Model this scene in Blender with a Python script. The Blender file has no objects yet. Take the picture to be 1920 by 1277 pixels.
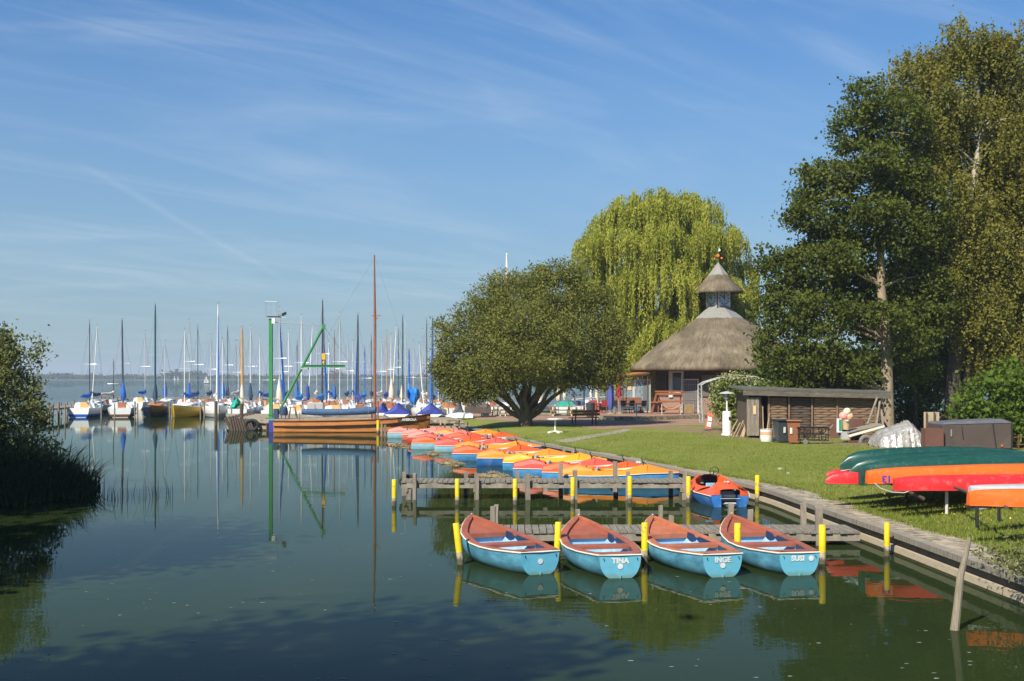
import bpy, math, random
import numpy as np
from mathutils import Vector, Matrix
random.seed(7); RNG = np.random.default_rng(11)
R = math.radians
SC = bpy.context.scene
COL = SC.collection

# ---------------------------------------------------------------- camera, sky, sun, exposure
F = 2250.0; H = 3.5; Y0 = 708.0          # focal length in photo pixels, eye height above the lake, horizon row
cd = bpy.data.cameras.new('camera'); cam = bpy.data.objects.new('camera', cd); COL.objects.link(cam)
cam.location = (0, 0, H); cam.rotation_euler = (R(90), 0, 0)
cd.sensor_width = 36; cd.lens = F/1920*36; cd.shift_y = (Y0-638.5)/1920
cd.clip_start = 0.1; cd.clip_end = 20000
SC.camera = cam
SUN_EL = R(44); SUN_DIR = Vector((-0.54*math.cos(SUN_EL), -0.84*math.cos(SUN_EL), math.sin(SUN_EL))).normalized()
world = bpy.data.worlds.new('World'); SC.world = world; world.use_nodes = True
nt = world.node_tree; nt.nodes.clear()
def N(nt, t, **k):
    n = nt.nodes.new(t)
    for a, b in k.items(): setattr(n, a, b)
    return n
def Lk(nt, a, b): nt.links.new(a, b)
wo = N(nt, 'ShaderNodeOutputWorld'); bg = N(nt, 'ShaderNodeBackground')
sky = N(nt, 'ShaderNodeTexSky'); sky.sky_type = 'NISHITA'; sky.sun_disc = False
sky.sun_elevation = SUN_EL; sky.sun_rotation = math.atan2(SUN_DIR.x, SUN_DIR.y)
sky.air_density = 1.0; sky.dust_density = 0.25; sky.ozone_density = 1.6; sky.altitude = 0
SKY_STRENGTH = 0.086
tc = N(nt, 'ShaderNodeTexCoord'); sp = N(nt, 'ShaderNodeSeparateXYZ'); Lk(nt, tc.outputs['Generated'], sp.inputs[0])
def mth(nt, op, a, b=None, c=None, clamp=False):
    n = N(nt, 'ShaderNodeMath', operation=op); n.use_clamp = clamp
    for i, x in enumerate((a, b, c)):
        if x is None: continue
        if isinstance(x, (int, float)): n.inputs[i].default_value = x
        else: Lk(nt, x, n.inputs[i])
    return n.outputs[0]
zz = mth(nt, 'MAXIMUM', mth(nt, 'ADD', sp.outputs[2], 0.16), 0.05)
cx = mth(nt, 'DIVIDE', sp.outputs[0], zz); cy = mth(nt, 'DIVIDE', sp.outputs[1], zz)
cb = N(nt, 'ShaderNodeCombineXYZ'); Lk(nt, cx, cb.inputs[0]); Lk(nt, cy, cb.inputs[1])
def cloud(rot, scale, sx, sy, detail, lo, hi, dist=0.6):
    m0 = N(nt, 'ShaderNodeMapping'); m0.inputs['Rotation'].default_value = (0, 0, R(rot)); Lk(nt, cb.outputs[0], m0.inputs[0])
    mp = N(nt, 'ShaderNodeMapping'); mp.inputs['Scale'].default_value = (sx, sy, 1); Lk(nt, m0.outputs[0], mp.inputs[0])
    n = N(nt, 'ShaderNodeTexNoise'); n.inputs['Scale'].default_value = scale; n.inputs['Detail'].default_value = detail
    n.inputs['Roughness'].default_value = 0.58; n.inputs['Distortion'].default_value = dist
    Lk(nt, mp.outputs[0], n.inputs['Vector'])
    r = N(nt, 'ShaderNodeMapRange'); r.inputs[1].default_value = lo; r.inputs[2].default_value = hi; Lk(nt, n.outputs[0], r.inputs[0])
    r.interpolation_type = 'SMOOTHSTEP'
    return r.outputs[0]
c1 = cloud(-24, 1.5, 0.42, 1.2, 10, 0.42, 0.76, 2.2)
c2 = cloud(-40, 2.4, 0.22, 1.7, 11, 0.46, 0.74, 1.6)
c3 = cloud(-20, 0.7, 0.7, 1.0, 5, 0.35, 0.68)
cm = mth(nt, 'MULTIPLY', mth(nt, 'ADD', mth(nt, 'MULTIPLY', c1, 0.36), mth(nt, 'MULTIPLY', c2, 0.24)), mth(nt, 'ADD', mth(nt, 'MULTIPLY', c3, 0.8), 0.2))
hz = mth(nt, 'MULTIPLY', mth(nt, 'SUBTRACT', 1.0, mth(nt, 'DIVIDE', sp.outputs[2], 0.36)), 1.0, clamp=True)     # summer haze band low over the lake
tint = N(nt, 'ShaderNodeMix', data_type='RGBA', blend_type='MULTIPLY'); tint.inputs[0].default_value = 1
Lk(nt, sky.outputs[0], tint.inputs[6]); tint.inputs[7].default_value = (0.35, 0.73, 1.10, 1)
hm = N(nt, 'ShaderNodeMix', data_type='RGBA'); Lk(nt, mth(nt, 'MULTIPLY', mth(nt, 'POWER', hz, 1.25), 0.9), hm.inputs[0])
Lk(nt, tint.outputs[2], hm.inputs[6]); hm.inputs[7].default_value = (2.95, 3.75, 4.05, 1)
# old contrail, low in the north west sky
yy_ = mth(nt, 'MAXIMUM', sp.outputs[1], .05); cu_ = mth(nt, 'DIVIDE', sp.outputs[0], yy_); cv_ = mth(nt, 'DIVIDE', sp.outputs[2], yy_)
cn_ = N(nt, 'ShaderNodeTexNoise'); cn_.inputs['Scale'].default_value = 14; cn_.inputs['Detail'].default_value = 6; Lk(nt, tc.outputs['Generated'], cn_.inputs['Vector'])
dl_ = mth(nt, 'ADD', mth(nt, 'ADD', mth(nt, 'SUBTRACT', cv_, .177), mth(nt, 'MULTIPLY', mth(nt, 'ADD', cu_, .36), .563)), mth(nt, 'MULTIPLY', mth(nt, 'SUBTRACT', cn_.outputs[0], .5), .014))
cl_ = mth(nt, 'SUBTRACT', 1., mth(nt, 'DIVIDE', mth(nt, 'ABSOLUTE', dl_), .0048), clamp=True)
ce_ = mth(nt, 'SUBTRACT', 1., mth(nt, 'POWER', mth(nt, 'DIVIDE', mth(nt, 'ABSOLUTE', mth(nt, 'ADD', cu_, .275)), .095), 4.), clamp=True)
cf_ = mth(nt, 'MULTIPLY', mth(nt, 'GREATER_THAN', sp.outputs[1], .05), mth(nt, 'MULTIPLY', cl_, mth(nt, 'MULTIPLY', ce_, .13)))
cm = mth(nt, 'ADD', cm, cf_, clamp=True)
mx = N(nt, 'ShaderNodeMix', data_type='RGBA'); Lk(nt, cm, mx.inputs[0])
Lk(nt, hm.outputs[2], mx.inputs[6]); mx.inputs[7].default_value = (5.6, 6.5, 7.3, 1)
Lk(nt, mx.outputs[2], bg.inputs[0]); bg.inputs[1].default_value = SKY_STRENGTH; Lk(nt, bg.outputs[0], wo.inputs[0])
sd = bpy.data.lights.new('sun', 'SUN'); sd.energy = 5.0; sd.angle = R(0.55); sd.color = (1.0, 0.93, 0.80)
so = bpy.data.objects.new('sun', sd); COL.objects.link(so); so.rotation_euler = SUN_DIR.to_track_quat('Z', 'Y').to_euler(); so.location = SUN_DIR*200
SC.view_settings.view_transform = 'Standard'; SC.view_settings.look = 'None'; SC.view_settings.exposure = 0.46; SC.view_settings.gamma = 1
SC.cycles.max_bounces = 6; SC.cycles.transparent_max_bounces = 8; SC.cycles.volume_bounces = 0; SC.cycles.caustics_reflective = False; SC.cycles.caustics_refractive = False
SC.cycles.sample_clamp_indirect = 4

# ---------------------------------------------------------------- measuring helpers: a photo pixel on a known height / distance
def W(px, py, z=0.0):
    s = (py-Y0)/(H-z); return Vector(((px-960)/s, F/s, z))
def at(px, py, Y): return Vector(((px-960)*Y/F, Y, H-(py-Y0)*Y/F))

# ---------------------------------------------------------------- objects
def setp(o, label=None, cat=None, group=None, kind=None):
    if label: o['label'] = label
    if cat: o['category'] = cat
    if group: o['group'] = group
    if kind: o['kind'] = kind
    return o
def thing(name, label, cat, loc=(0, 0, 0), rz=0, group=None):
    o = bpy.data.objects.new(name, None); o.empty_display_size = 0.2; COL.objects.link(o)
    o.location = loc; o.rotation_euler = (0, 0, rz)
    return setp(o, label, cat, group)
def kids(o): return [c for c in COL.objects if c.parent == o]
def copy_tree(o, loc=None, rz=None, label=None, group=None, par=None):
    c = o.copy(); COL.objects.link(c)
    if par is not None: c.parent = par
    if loc is not None: c.location = loc
    if rz is not None: c.rotation_euler = (0, 0, rz)
    if label: c['label'] = label
    if group: c['group'] = group
    for k in list(kids(o)): copy_tree(k, par=c)
    return c
class MB:
    def __init__(s, M=None): s.v = []; s.f = []; s.mi = []; s.sm = []; s.M = M or Matrix(); s.m = 0
    def add(s, vs, fs, smooth=False):
        n = len(s.v); M = s.M
        s.v += [tuple(M @ Vector(p)) for p in vs]
        s.f += [tuple(i+n for i in f) for f in fs]; s.mi += [s.m]*len(fs); s.sm += [smooth]*len(fs)
        return s
    def box(s, c, d, rz=0, rx=0, ry=0):
        x, y, z = d[0]/2, d[1]/2, d[2]/2
        T = Matrix.Translation(c) @ Matrix.Rotation(rz, 4, 'Z') @ Matrix.Rotation(ry, 4, 'Y') @ Matrix.Rotation(rx, 4, 'X')
        vs = [T @ Vector(p) for p in ((-x,-y,-z),(x,-y,-z),(x,y,-z),(-x,y,-z),(-x,-y,z),(x,-y,z),(x,y,z),(-x,y,z))]
        return s.add(vs, [(3,2,1,0),(4,5,6,7),(0,1,5,4),(1,2,6,5),(2,3,7,6),(3,0,4,7)])
    def bar(s, a, b, w, h, up=(0, 0, 1)):
        a = Vector(a); b = Vector(b); d = (b-a).normalized(); up = Vector(up)
        if abs(d.dot(up)) > .98: up = Vector((0, 1, 0))
        x = d.cross(up).normalized(); z = x.cross(d)
        vs = []
        for p in (a, b):
            for i, j in ((-1,-1),(1,-1),(1,1),(-1,1)): vs.append(p+x*(i*w/2)+z*(j*h/2))
        return s.add(vs, [(3,2,1,0),(4,5,6,7),(0,1,5,4),(1,2,6,5),(2,3,7,6),(3,0,4,7)])
    def tube(s, pts, r, n=8, cap=True, smooth=True, closed=False):
        pts = [Vector(p) for p in pts]; rs = r if isinstance(r, (list, tuple)) else [r]*len(pts)
        rings = []; prev = None
        for i, p in enumerate(pts):
            if closed: d = pts[(i+1) % len(pts)]-pts[i-1]
            else: d = pts[min(i+1, len(pts)-1)]-pts[max(i-1, 0)]
            d = d.normalized() if d.length > 1e-9 else Vector((0, 0, 1))
            if prev is None: x = d.orthogonal().normalized()
            else:
                x = prev-d*prev.dot(d); x = x.normalized() if x.length > 1e-6 else d.orthogonal().normalized()
            prev = x; y = d.cross(x)
            rings.append([p+(x*math.cos(2*math.pi*k/n)+y*math.sin(2*math.pi*k/n))*rs[i] for k in range(n)])
        if closed: rings.append(rings[0])
        return s.loft(rings, True, cap and not closed, cap and not closed, smooth)
    def loft(s, rings, closed=True, cap0=True, cap1=True, smooth=True):
        n = len(rings[0]); vs = [p for r_ in rings for p in r_]; fs = []
        for i in range(len(rings)-1):
            for k in range(n if closed else n-1):
                k2 = (k+1) % n; fs.append((i*n+k, i*n+k2, (i+1)*n+k2, (i+1)*n+k))
        if cap0: fs.append(tuple(range(n-1, -1, -1)))
        if cap1: fs.append(tuple((len(rings)-1)*n+k for k in range(n)))
        return s.add(vs, fs, smooth)
    def lathe(s, prof, c=(0, 0, 0), n=20, smooth=True, cap0=False, cap1=False, ph=0, sx=1, sy=1):
        rings = [[(c[0]+r*sx*math.cos(ph+2*math.pi*k/n), c[1]+r*sy*math.sin(ph+2*math.pi*k/n), c[2]+z) for k in range(n)] for r, z in prof]
        return s.loft(rings, True, cap0, cap1, smooth)
    def poly(s, pts): return s.add(pts, [tuple(range(len(pts)))])
    def prism(s, pts, z0, z1):
        n = len(pts); vs = [(p[0], p[1], z0) for p in pts]+[(p[0], p[1], z1) for p in pts]
        return s.add(vs, [tuple(range(n-1, -1, -1)), tuple(range(n, 2*n))]+[(i, (i+1) % n, n+(i+1) % n, n+i) for i in range(n)])
    def build(s, name, mat, parent=None, loc=None, ang=38, uv=None, solid=0, bevel=0):
        me = bpy.data.meshes.new(name); me.from_pydata(s.v, [], s.f)
        mats = mat if isinstance(mat, (list, tuple)) else [mat]
        for m in mats: me.materials.append(m)
        me.polygons.foreach_set('material_index', s.mi)
        me.polygons.foreach_set('use_smooth', s.sm)
        if any(s.sm): me.set_sharp_from_angle(angle=R(ang))
        if uv:
            l = me.uv_layers.new(name='UVMap')
            for lp in me.loops: l.data[lp.index].uv = uv(me.vertices[lp.vertex_index].co)
        o = bpy.data.objects.new(name, me); COL.objects.link(o)
        if parent: o.parent = parent
        if loc is not None: o.location = loc
        if solid: m = o.modifiers.new('s', 'SOLIDIFY'); m.thickness = solid; m.offset = -1
        if bevel: m = o.modifiers.new('b', 'BEVEL'); m.width = bevel; m.segments = 2; m.limit_method = 'ANGLE'
        return o
def wmb(root): return MB(Matrix.Translation(-Vector(root.location)))

# ---------------------------------------------------------------- materials
def lin(h):
    h = h.lstrip('#'); c = [int(h[i:i+2], 16)/255 for i in (0, 2, 4)]
    return tuple(x/12.92 if x <= .04045 else ((x+.055)/1.055)**2.4 for x in c)
def mat(name, col, rough=.6, var=.15, scale=3., stretch=(1, 1, 1), bump=0., bscale=None, metal=0., spec=.5, dirt=None, damt=.5, dscale=1.2, dlo=.5, dhi=.7, coat=0, alpha=1, wl=None):
    m = bpy.data.materials.new(name); m.use_nodes = True; nt = m.node_tree; b = nt.nodes['Principled BSDF']
    if isinstance(col, str): col = lin(col)
    t = N(nt, 'ShaderNodeTexCoord'); mp = N(nt, 'ShaderNodeMapping'); mp.inputs['Scale'].default_value = stretch
    oi = N(nt, 'ShaderNodeObjectInfo'); va = N(nt, 'ShaderNodeVectorMath', operation='ADD'); Lk(nt, t.outputs['Object'], va.inputs[0]); Lk(nt, mth(nt, 'MULTIPLY', oi.outputs['Random'], 37.), va.inputs[1]); Lk(nt, va.outputs[0], mp.inputs[0])
    n = N(nt, 'ShaderNodeTexNoise'); n.inputs['Scale'].default_value = scale; n.inputs['Detail'].default_value = 6; n.inputs['Roughness'].default_value = .65; Lk(nt, mp.outputs[0], n.inputs[0])
    r = N(nt, 'ShaderNodeMapRange'); r.inputs[1].default_value = .3; r.inputs[2].default_value = .7; r.inputs[3].default_value = 1-var; r.inputs[4].default_value = 1+var; Lk(nt, n.outputs[0], r.inputs[0])
    mu = N(nt, 'ShaderNodeMix', data_type='RGBA', blend_type='MULTIPLY'); mu.inputs[0].default_value = 1; mu.inputs[6].default_value = (*col, 1); Lk(nt, r.outputs[0], mu.inputs[7])
    out = mu.outputs[2]
    if dirt is not None:
        if isinstance(dirt, str): dirt = lin(dirt)
        n2 = N(nt, 'ShaderNodeTexNoise'); n2.inputs['Scale'].default_value = dscale; n2.inputs['Detail'].default_value = 8; n2.inputs['Roughness'].default_value = .7; Lk(nt, mp.outputs[0], n2.inputs[0])
        r2 = N(nt, 'ShaderNodeMapRange'); r2.inputs[1].default_value = dlo; r2.inputs[2].default_value = dhi; r2.inputs[4].default_value = damt; Lk(nt, n2.outputs[0], r2.inputs[0])
        m2 = N(nt, 'ShaderNodeMix', data_type='RGBA'); Lk(nt, r2.outputs[0], m2.inputs[0]); Lk(nt, out, m2.inputs[6]); m2.inputs[7].default_value = (*dirt, 1); out = m2.outputs[2]
    if wl:    # scum line left by the water: (height, colour)
        s3 = N(nt, 'ShaderNodeSeparateXYZ'); Lk(nt, t.outputs['Object'], s3.inputs[0])
        r3 = N(nt, 'ShaderNodeMapRange'); r3.inputs[1].default_value = wl[0]+.03; r3.inputs[2].default_value = wl[0]-.03; Lk(nt, mth(nt, 'ADD', s3.outputs[2], mth(nt, 'MULTIPLY', mth(nt, 'SUBTRACT', n.outputs[0], .5), .22)), r3.inputs[0])
        m3 = N(nt, 'ShaderNodeMix', data_type='RGBA'); Lk(nt, mth(nt, 'MULTIPLY', r3.outputs[0], wl[2]), m3.inputs[0]); Lk(nt, out, m3.inputs[6]); m3.inputs[7].default_value = (*lin(wl[1]), 1); out = m3.outputs[2]
    Lk(nt, out, b.inputs['Base Color'])
    b.inputs['Roughness'].default_value = rough; b.inputs['Metallic'].default_value = metal; b.inputs['Specular IOR Level'].default_value = spec
    if coat: b.inputs['Coat Weight'].default_value = coat; b.inputs['Coat Roughness'].default_value = .15
    if alpha < 1: b.inputs['Alpha'].default_value = alpha
    if bump:
        n3 = N(nt, 'ShaderNodeTexNoise'); n3.inputs['Scale'].default_value = bscale or scale*4; n3.inputs['Detail'].default_value = 5; Lk(nt, mp.outputs[0], n3.inputs[0])
        bp = N(nt, 'ShaderNodeBump'); bp.inputs['Strength'].default_value = 1; bp.inputs['Distance'].default_value = bump; Lk(nt, n3.outputs[0], bp.inputs['Height']); Lk(nt, bp.outputs[0], b.inputs['Normal'])
    return m
def leafmat(name, a, b_, trans=.35, rough=.5):
    m = bpy.data.materials.new(name); m.use_nodes = True; nt = m.node_tree; b = nt.nodes['Principled BSDF']; o = nt.nodes['Material Output']
    at_ = N(nt, 'ShaderNodeAttribute', attribute_name='tint')
    mu = N(nt, 'ShaderNodeMix', data_type='RGBA'); Lk(nt, at_.outputs['Fac'], mu.inputs[0]); mu.inputs[6].default_value = (*(lin(a) if isinstance(a, str) else a), 1); mu.inputs[7].default_value = (*(lin(b_) if isinstance(b_, str) else b_), 1)
    Lk(nt, mu.outputs[2], b.inputs['Base Color']); b.inputs['Roughness'].default_value = max(rough, .6); b.inputs['Specular IOR Level'].default_value = .12
    tr = N(nt, 'ShaderNodeBsdfTranslucent'); Lk(nt, mu.outputs[2], tr.inputs[0]); ms = N(nt, 'ShaderNodeMixShader'); ms.inputs[0].default_value = trans
    Lk(nt, b.outputs[0], ms.inputs[1]); Lk(nt, tr.outputs[0], ms.inputs[2]); Lk(nt, ms.outputs[0], o.inputs['Surface'])
    return m
X = {}
X['wood_grey'] = mat('weathered_grey_wood', (.25,.21,.16), .85, .35, 2.5, (6, 6, 1), .004, 14, dirt=(.07,.065,.05), damt=.6)
X['plank_grey'] = mat('weathered_planks', (.27,.235,.18), .85, .35, 3, (1.2, 9, 1), .004, 14, dirt=(.09,.08,.055), damt=.5, dscale=2)
X['plank_x'] = mat('weathered_boards', (.215,.19,.15), .85, .4, 3, (9, 1.2, 1), .004, 14, dirt=(.09,.08,.055), damt=.5, dscale=2)
X['wood_dark'] = mat('dark_old_wood', (.085,.060,.042), .85, .4, 3, (1, 1, 8), .004, 12, dirt=(.12,.10,.075), damt=.4)
X['wood_brown'] = mat('brown_wood', (.22,.10,.042), .55, .3, 3, (1, 8, 8), .002, 12)
X['varnish'] = mat('varnished_oak_planking', (.50,.19,.045), .28, .28, 1.5, (.5, 5, 5), .002, 10, dirt=(.26,.09,.025), damt=.6, dscale=2, coat=.3)
X['varnish_dark'] = mat('dark_varnished_wood', (.12,.045,.016), .3, .25, 2, (.5, 4, 4), coat=.3)
X['cabin_wood'] = mat('varnished_cabin_wood', (.50,.19,.045), .35, .2, 3)
X['door_wood'] = mat('teak_door', (.34,.12,.055), .45, .2, 4)
X['door_tan'] = mat('light_teak_door', (.66,.36,.13), .45, .15, 4)
X['yellow'] = mat('yellow_pile_paint', (.82,.58,.008), .55, .14, 5, (1, 1, 1), .002, 20, dirt=(.38,.27,.07), damt=.85, dscale=9, dlo=.57, dhi=.63)
X['pile_wood'] = mat('bleached_pile_wood', (.44,.37,.25), .85, .3, 3, (8, 8, 1.2), .004, 16, dirt=(.18,.15,.09), damt=.5, wl=(.13,'2e2a14',.8))
X['concrete'] = mat('quay_concrete', (.38,.32,.225), .95, .3, 2.2, (1, 1, 1), .006, 24, dirt=(.10,.085,.045), damt=.85, dscale=4.5, dlo=.46, dhi=.60)
X['footing'] = mat('pale_stained_footing', (.42,.35,.24), .85, .25, 2, (1, 1, 3), .004, 14, dirt=(.12,.10,.04), damt=.6, dscale=2)
X['algae'] = mat('wet_algae', (.055,.05,.015), .4, .4, 6)
X['rust'] = mat('rusty_steel', (.13,.055,.028), .8, .4, 5)
X['rubber'] = mat('black_rubber', (.018,.018,.018), .7, .2, 5)
X['black'] = mat('black', (.008,.008,.009), .7, .1, 5)
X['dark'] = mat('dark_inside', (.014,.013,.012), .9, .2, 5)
X['green_paint'] = mat('crane_green_paint', (.045,.25,.075), .4, .15, 2, (1, 1, .4), dirt=(.03,.09,.03), damt=.5, dscale=2)
X['crane_yellow'] = mat('hoist_yellow', (.75,.42,.02), .45, .15, 5)
X['steel'] = mat('galvanised_steel', (.42,.43,.42), .45, .15, 5, metal=.6)
X['cable'] = mat('steel_cable', (.22,.22,.22), .5, .1, 5, metal=.4)
X['white'] = mat('white_gelcoat', (.80,.80,.76), .25, .05, 2, dirt=(.55,.5,.4), damt=.3, dscale=2)
X['white_paint'] = mat('white_paint', (.80,.79,.74), .45, .06, 3, dirt=(.5,.45,.36), damt=.35, dscale=3)
X['cream'] = mat('cream_trim', (.78,.72,.58), .45, .1, 6)
X['alu'] = mat('anodised_aluminium', (.62,.62,.60), .35, .08, 4, metal=.3)
X['mast_tan'] = mat('tan_wooden_spar', (.56,.30,.10), .4, .15, 3)
X['mast_brown'] = mat('reddish_brown_spar', (.29,.105,.06), .45, .2, 3)
X['mast_dark'] = mat('dark_spar', (.05,.06,.075), .45, .15, 3)
X['mast_green'] = mat('petrol_spar', (.025,.09,.10), .45, .15, 3)
X['mast_white'] = mat('white_spar', (.78,.77,.72), .35, .05, 3)
X['blue_cover'] = mat('blue_sailcloth', (.015,.11,.46), .75, .2, 3, bump=.01, bscale=5)
X['royal_cover'] = mat('royal_blue_tarpaulin', (.030,.048,.29), .7, .18, 2, bump=.015, bscale=4)
X['sky_cover'] = mat('bright_blue_tarpaulin', (.012,.18,.56), .6, .15, 2, bump=.02, bscale=4)
X['navy_cover'] = mat('navy_sailcloth', (.03,.055,.125), .8, .2, 3, bump=.01, bscale=5)
X['boom_cover'] = mat('faded_blue_boom_cover', (.045,.105,.215), .75, .25, 2.5, (1, 2, 2), .03, 3)
X['grey_cover'] = mat('grey_tarpaulin', (.10,.105,.12), .8, .2, 2, bump=.02, bscale=4)
X['teal_tarp'] = mat('teal_tarpaulin', (.008,.36,.26), .5, .15, 2, bump=.02, bscale=4)
X['navy'] = mat('navy_hull_paint', (.010,.016,.035), .2, .1, 3)
X['royal_hull'] = mat('blue_hull_paint', (.015,.09,.45), .25, .1, 3)
X['yellow_hull'] = mat('ochre_yellow_hull', (.70,.42,.02), .3, .12, 3)
X['grey_hull'] = mat('light_grey_hull', (.42,.42,.40), .3, .1, 3)
X['row_blue'] = mat('worn_turquoise_hull_paint', (.12,.37,.50), .55, .28, 1.8, (1, .8, 2), .0015, 16, dirt=(.03,.13,.22), damt=.7, dscale=2.3, dlo=.42, dhi=.64, wl=(.07, '5d7568', .75))
X['row_transom'] = mat('turquoise_transom_paint', (.14,.46,.60), .45, .13, 3, dirt=(.05,.27,.38), damt=.55, dscale=3, wl=(.06, '6d8d80', .7))
X['row_in'] = mat('pale_blue_inner_shell', (.30,.49,.66), .55, .15, 5, dirt=(.15,.22,.26), damt=.35, dscale=4)
X['row_shade'] = mat('navy_inner_shade', (.012,.035,.09), .5, .2, 4)  # shade under the gunwale, painted as a navy band on the inner walls
X['row_deck'] = mat('faded_red_brown_gelcoat', (.36,.105,.055), .55, .18, 3, dirt=(.22,.075,.045), damt=.7, dscale=2.2, dlo=.44, dhi=.62)
X['row_deck2'] = mat('orange_brown_gelcoat', (.46,.15,.07), .55, .18, 3, dirt=(.30,.10,.055), damt=.7, dscale=2.2, dlo=.44, dhi=.62)
X['ped_orange'] = mat('orange_red_gelcoat', (.72,.105,.022), .36, .10, 2, dirt=(.48,.10,.03), damt=.45, dscale=2.5)
X['ped_red'] = mat('faded_red_gelcoat', (.66,.085,.055), .38, .12, 2, dirt=(.70,.20,.14), damt=.4, dscale=2)
X['ped_amber'] = mat('amber_gelcoat', (.84,.25,.022), .38, .08, 2, dirt=(.70,.24,.03), damt=.45, dscale=2.5)
X['ped_yellow'] = mat('yellow_gelcoat', (.86,.36,.014), .38, .08, 2, dirt=(.72,.32,.03), damt=.4, dscale=2.5)
X['ped_pink'] = mat('sunbleached_pink_gelcoat', (.74,.20,.15), .45, .12, 2)
X['ped_blue'] = mat('pedal_hull_blue', (.07,.30,.60), .42, .25, 2.5, (1, 1, 1.5), dirt=(.30,.34,.36), damt=.4, dscale=3)
X['ped_deep'] = mat('pedal_hull_deep_blue', (.03,.16,.46), .42, .3, 2.5, dirt=(.28,.31,.30), damt=.5, dscale=3)
X['ped_pale'] = mat('pedal_hull_pale_blue', (.32,.58,.68), .45, .15, 2.5, dirt=(.4,.42,.38), damt=.4, dscale=3)
X['seat_blue'] = mat('pale_blue_seat', (.20,.40,.50), .5, .1, 3)
X['weed'] = mat('matted_reed_debris', (.30,.24,.13), .95, .45, 10, bump=.02, bscale=30)
X['canoe_green'] = mat('dark_green_canoe_shell', (.010,.064,.047), .34, .18, 1.5, (2, 1, 1), .0008, 20, dirt=(.07,.17,.14), damt=.45, dscale=7, dlo=.54, dhi=.64)
X['canoe_red'] = mat('red_canoe_shell', (.66,.024,.026), .42, .12, 2, bump=.0008, dirt=(.60,.15,.12), damt=.5, dscale=6, dlo=.54, dhi=.64)
X['canoe_orange'] = mat('orange_canoe_shell', (.86,.135,.012), .38, .06, 2, bump=.0008, dirt=(.70,.22,.08), damt=.5, dscale=6, dlo=.54, dhi=.64)
X['purple'] = mat('purple_number_paint', (.12,.04,.30), .5, .05)
X['thatch'] = None
X['zinc'] = mat('weathered_zinc_sheet', (.27,.265,.235), .6, .15, 2, dirt=(.14,.14,.13), damt=.6, dscale=2)
X['plaster'] = mat('grey_board_cladding', (.15,.13,.115), .8, .15, 3, (1, 1, 5))
X['glass'] = mat('dark_window_glass', (.03,.045,.055), .08, .05, 2, spec=.8)
X['frame_white'] = mat('weathered_white_frame', (.62,.61,.56), .5, .08, 4)
X['dial'] = mat('pale_blue_dial', (.40,.52,.66), .5, .12, 5)
X['bench_wood'] = mat('reddish_stained_bench_wood', (.30,.105,.038), .5, .25, 3, (1, 6, 6))
X['bark'] = mat('brown_furrowed_bark', (.12,.09,.062), .95, .4, 3, (4, 4, 1), .03, 8)
X['bark_pale'] = mat('pale_alder_bark', (.33,.25,.165), .9, .25, 2.5, (3, 3, 1), .015, 10, dirt=(.14,.11,.08), damt=.6)
X['bark_birch'] = mat('white_birch_bark', (.40,.37,.30), .8, .2, 2, (1, 1, 3), .01, 10, dirt=(.06,.05,.04), damt=.8, dscale=1.5, dlo=.52, dhi=.62)
X['bark_dark'] = mat('dark_bark', (.075,.058,.042), .95, .35, 3, (4, 4, 1), .03, 8)
X['para_blue'] = mat('blue_parasol_cloth', (.075,.10,.34), .8, .15, 3, (3, 3, 1), .01, 6)
X['para_red'] = mat('red_parasol_cloth', (.40,.018,.025), .8, .2, 3, (3, 3, 1), .01, 6, dirt=(.6,.45,.4), damt=.5, dscale=4, dlo=.6, dhi=.65)
X['para_white'] = mat('cream_parasol_cloth', (.66,.58,.46), .8, .1, 3, bump=.01)
X['bin_grey'] = mat('anthracite_bin_plastic', (.045,.052,.062), .45, .1, 2)
X['bin_brown'] = mat('brown_bin_plastic', (.27,.10,.045), .45, .1, 2)
X['board'] = mat('reddish_brown_panel', (.15,.065,.045), .6, .15, 2)
X['box_brown'] = mat('dark_brown_trailer_box', (.085,.062,.052), .65, .15, 1.5, dirt=(.14,.11,.09), damt=.4)
X['foil'] = mat('silvery_plastic_sheet', (.50,.48,.44), .22, .35, 3.5, metal=.35, bump=.10, bscale=5)
X['tyre'] = mat('dusty_tyre', (.18,.165,.15), .9, .15, 4)
X['red_plastic'] = mat('red_plastic_chair', (.42,.05,.04), .5, .1)
X['black_metal'] = mat('black_metal', (.02,.022,.024), .5, .1)
X['dirt_wood'] = mat('pale_split_wood', (.34,.24,.13), .9, .3, 4)
X['ice_pink'] = mat('strawberry_pink_plastic', (.80,.36,.30), .45, .08, 4, bump=.02, bscale=14)
X['ice_cream'] = mat('vanilla_plastic', (.84,.74,.48), .45, .08, 4, bump=.02, bscale=14)
X['ice_peach'] = mat('peach_plastic', (.74,.40,.24), .45, .1, 4, bump=.02, bscale=14)
X['cone'] = mat('wafer_plastic', (.68,.48,.26), .6, .15, 6)
X['sign_red'] = mat('faded_red_sign', (.74,.16,.10), .5, .15, 5)
X['orange_plate'] = mat('orange_trim', (.75,.16,.03), .5, .1)
X['kid_green'] = mat('sign_green', (.03,.26,.12), .5, .1)
X['letter'] = mat('white_lettering', (.70,.72,.68), .5, .08, 6)
X['faded_letter'] = mat('faded_lettering', (.16,.47,.60), .5, .08, 6)
X['skin'] = mat('skin', (.55,.30,.20), .6, .05)
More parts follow.
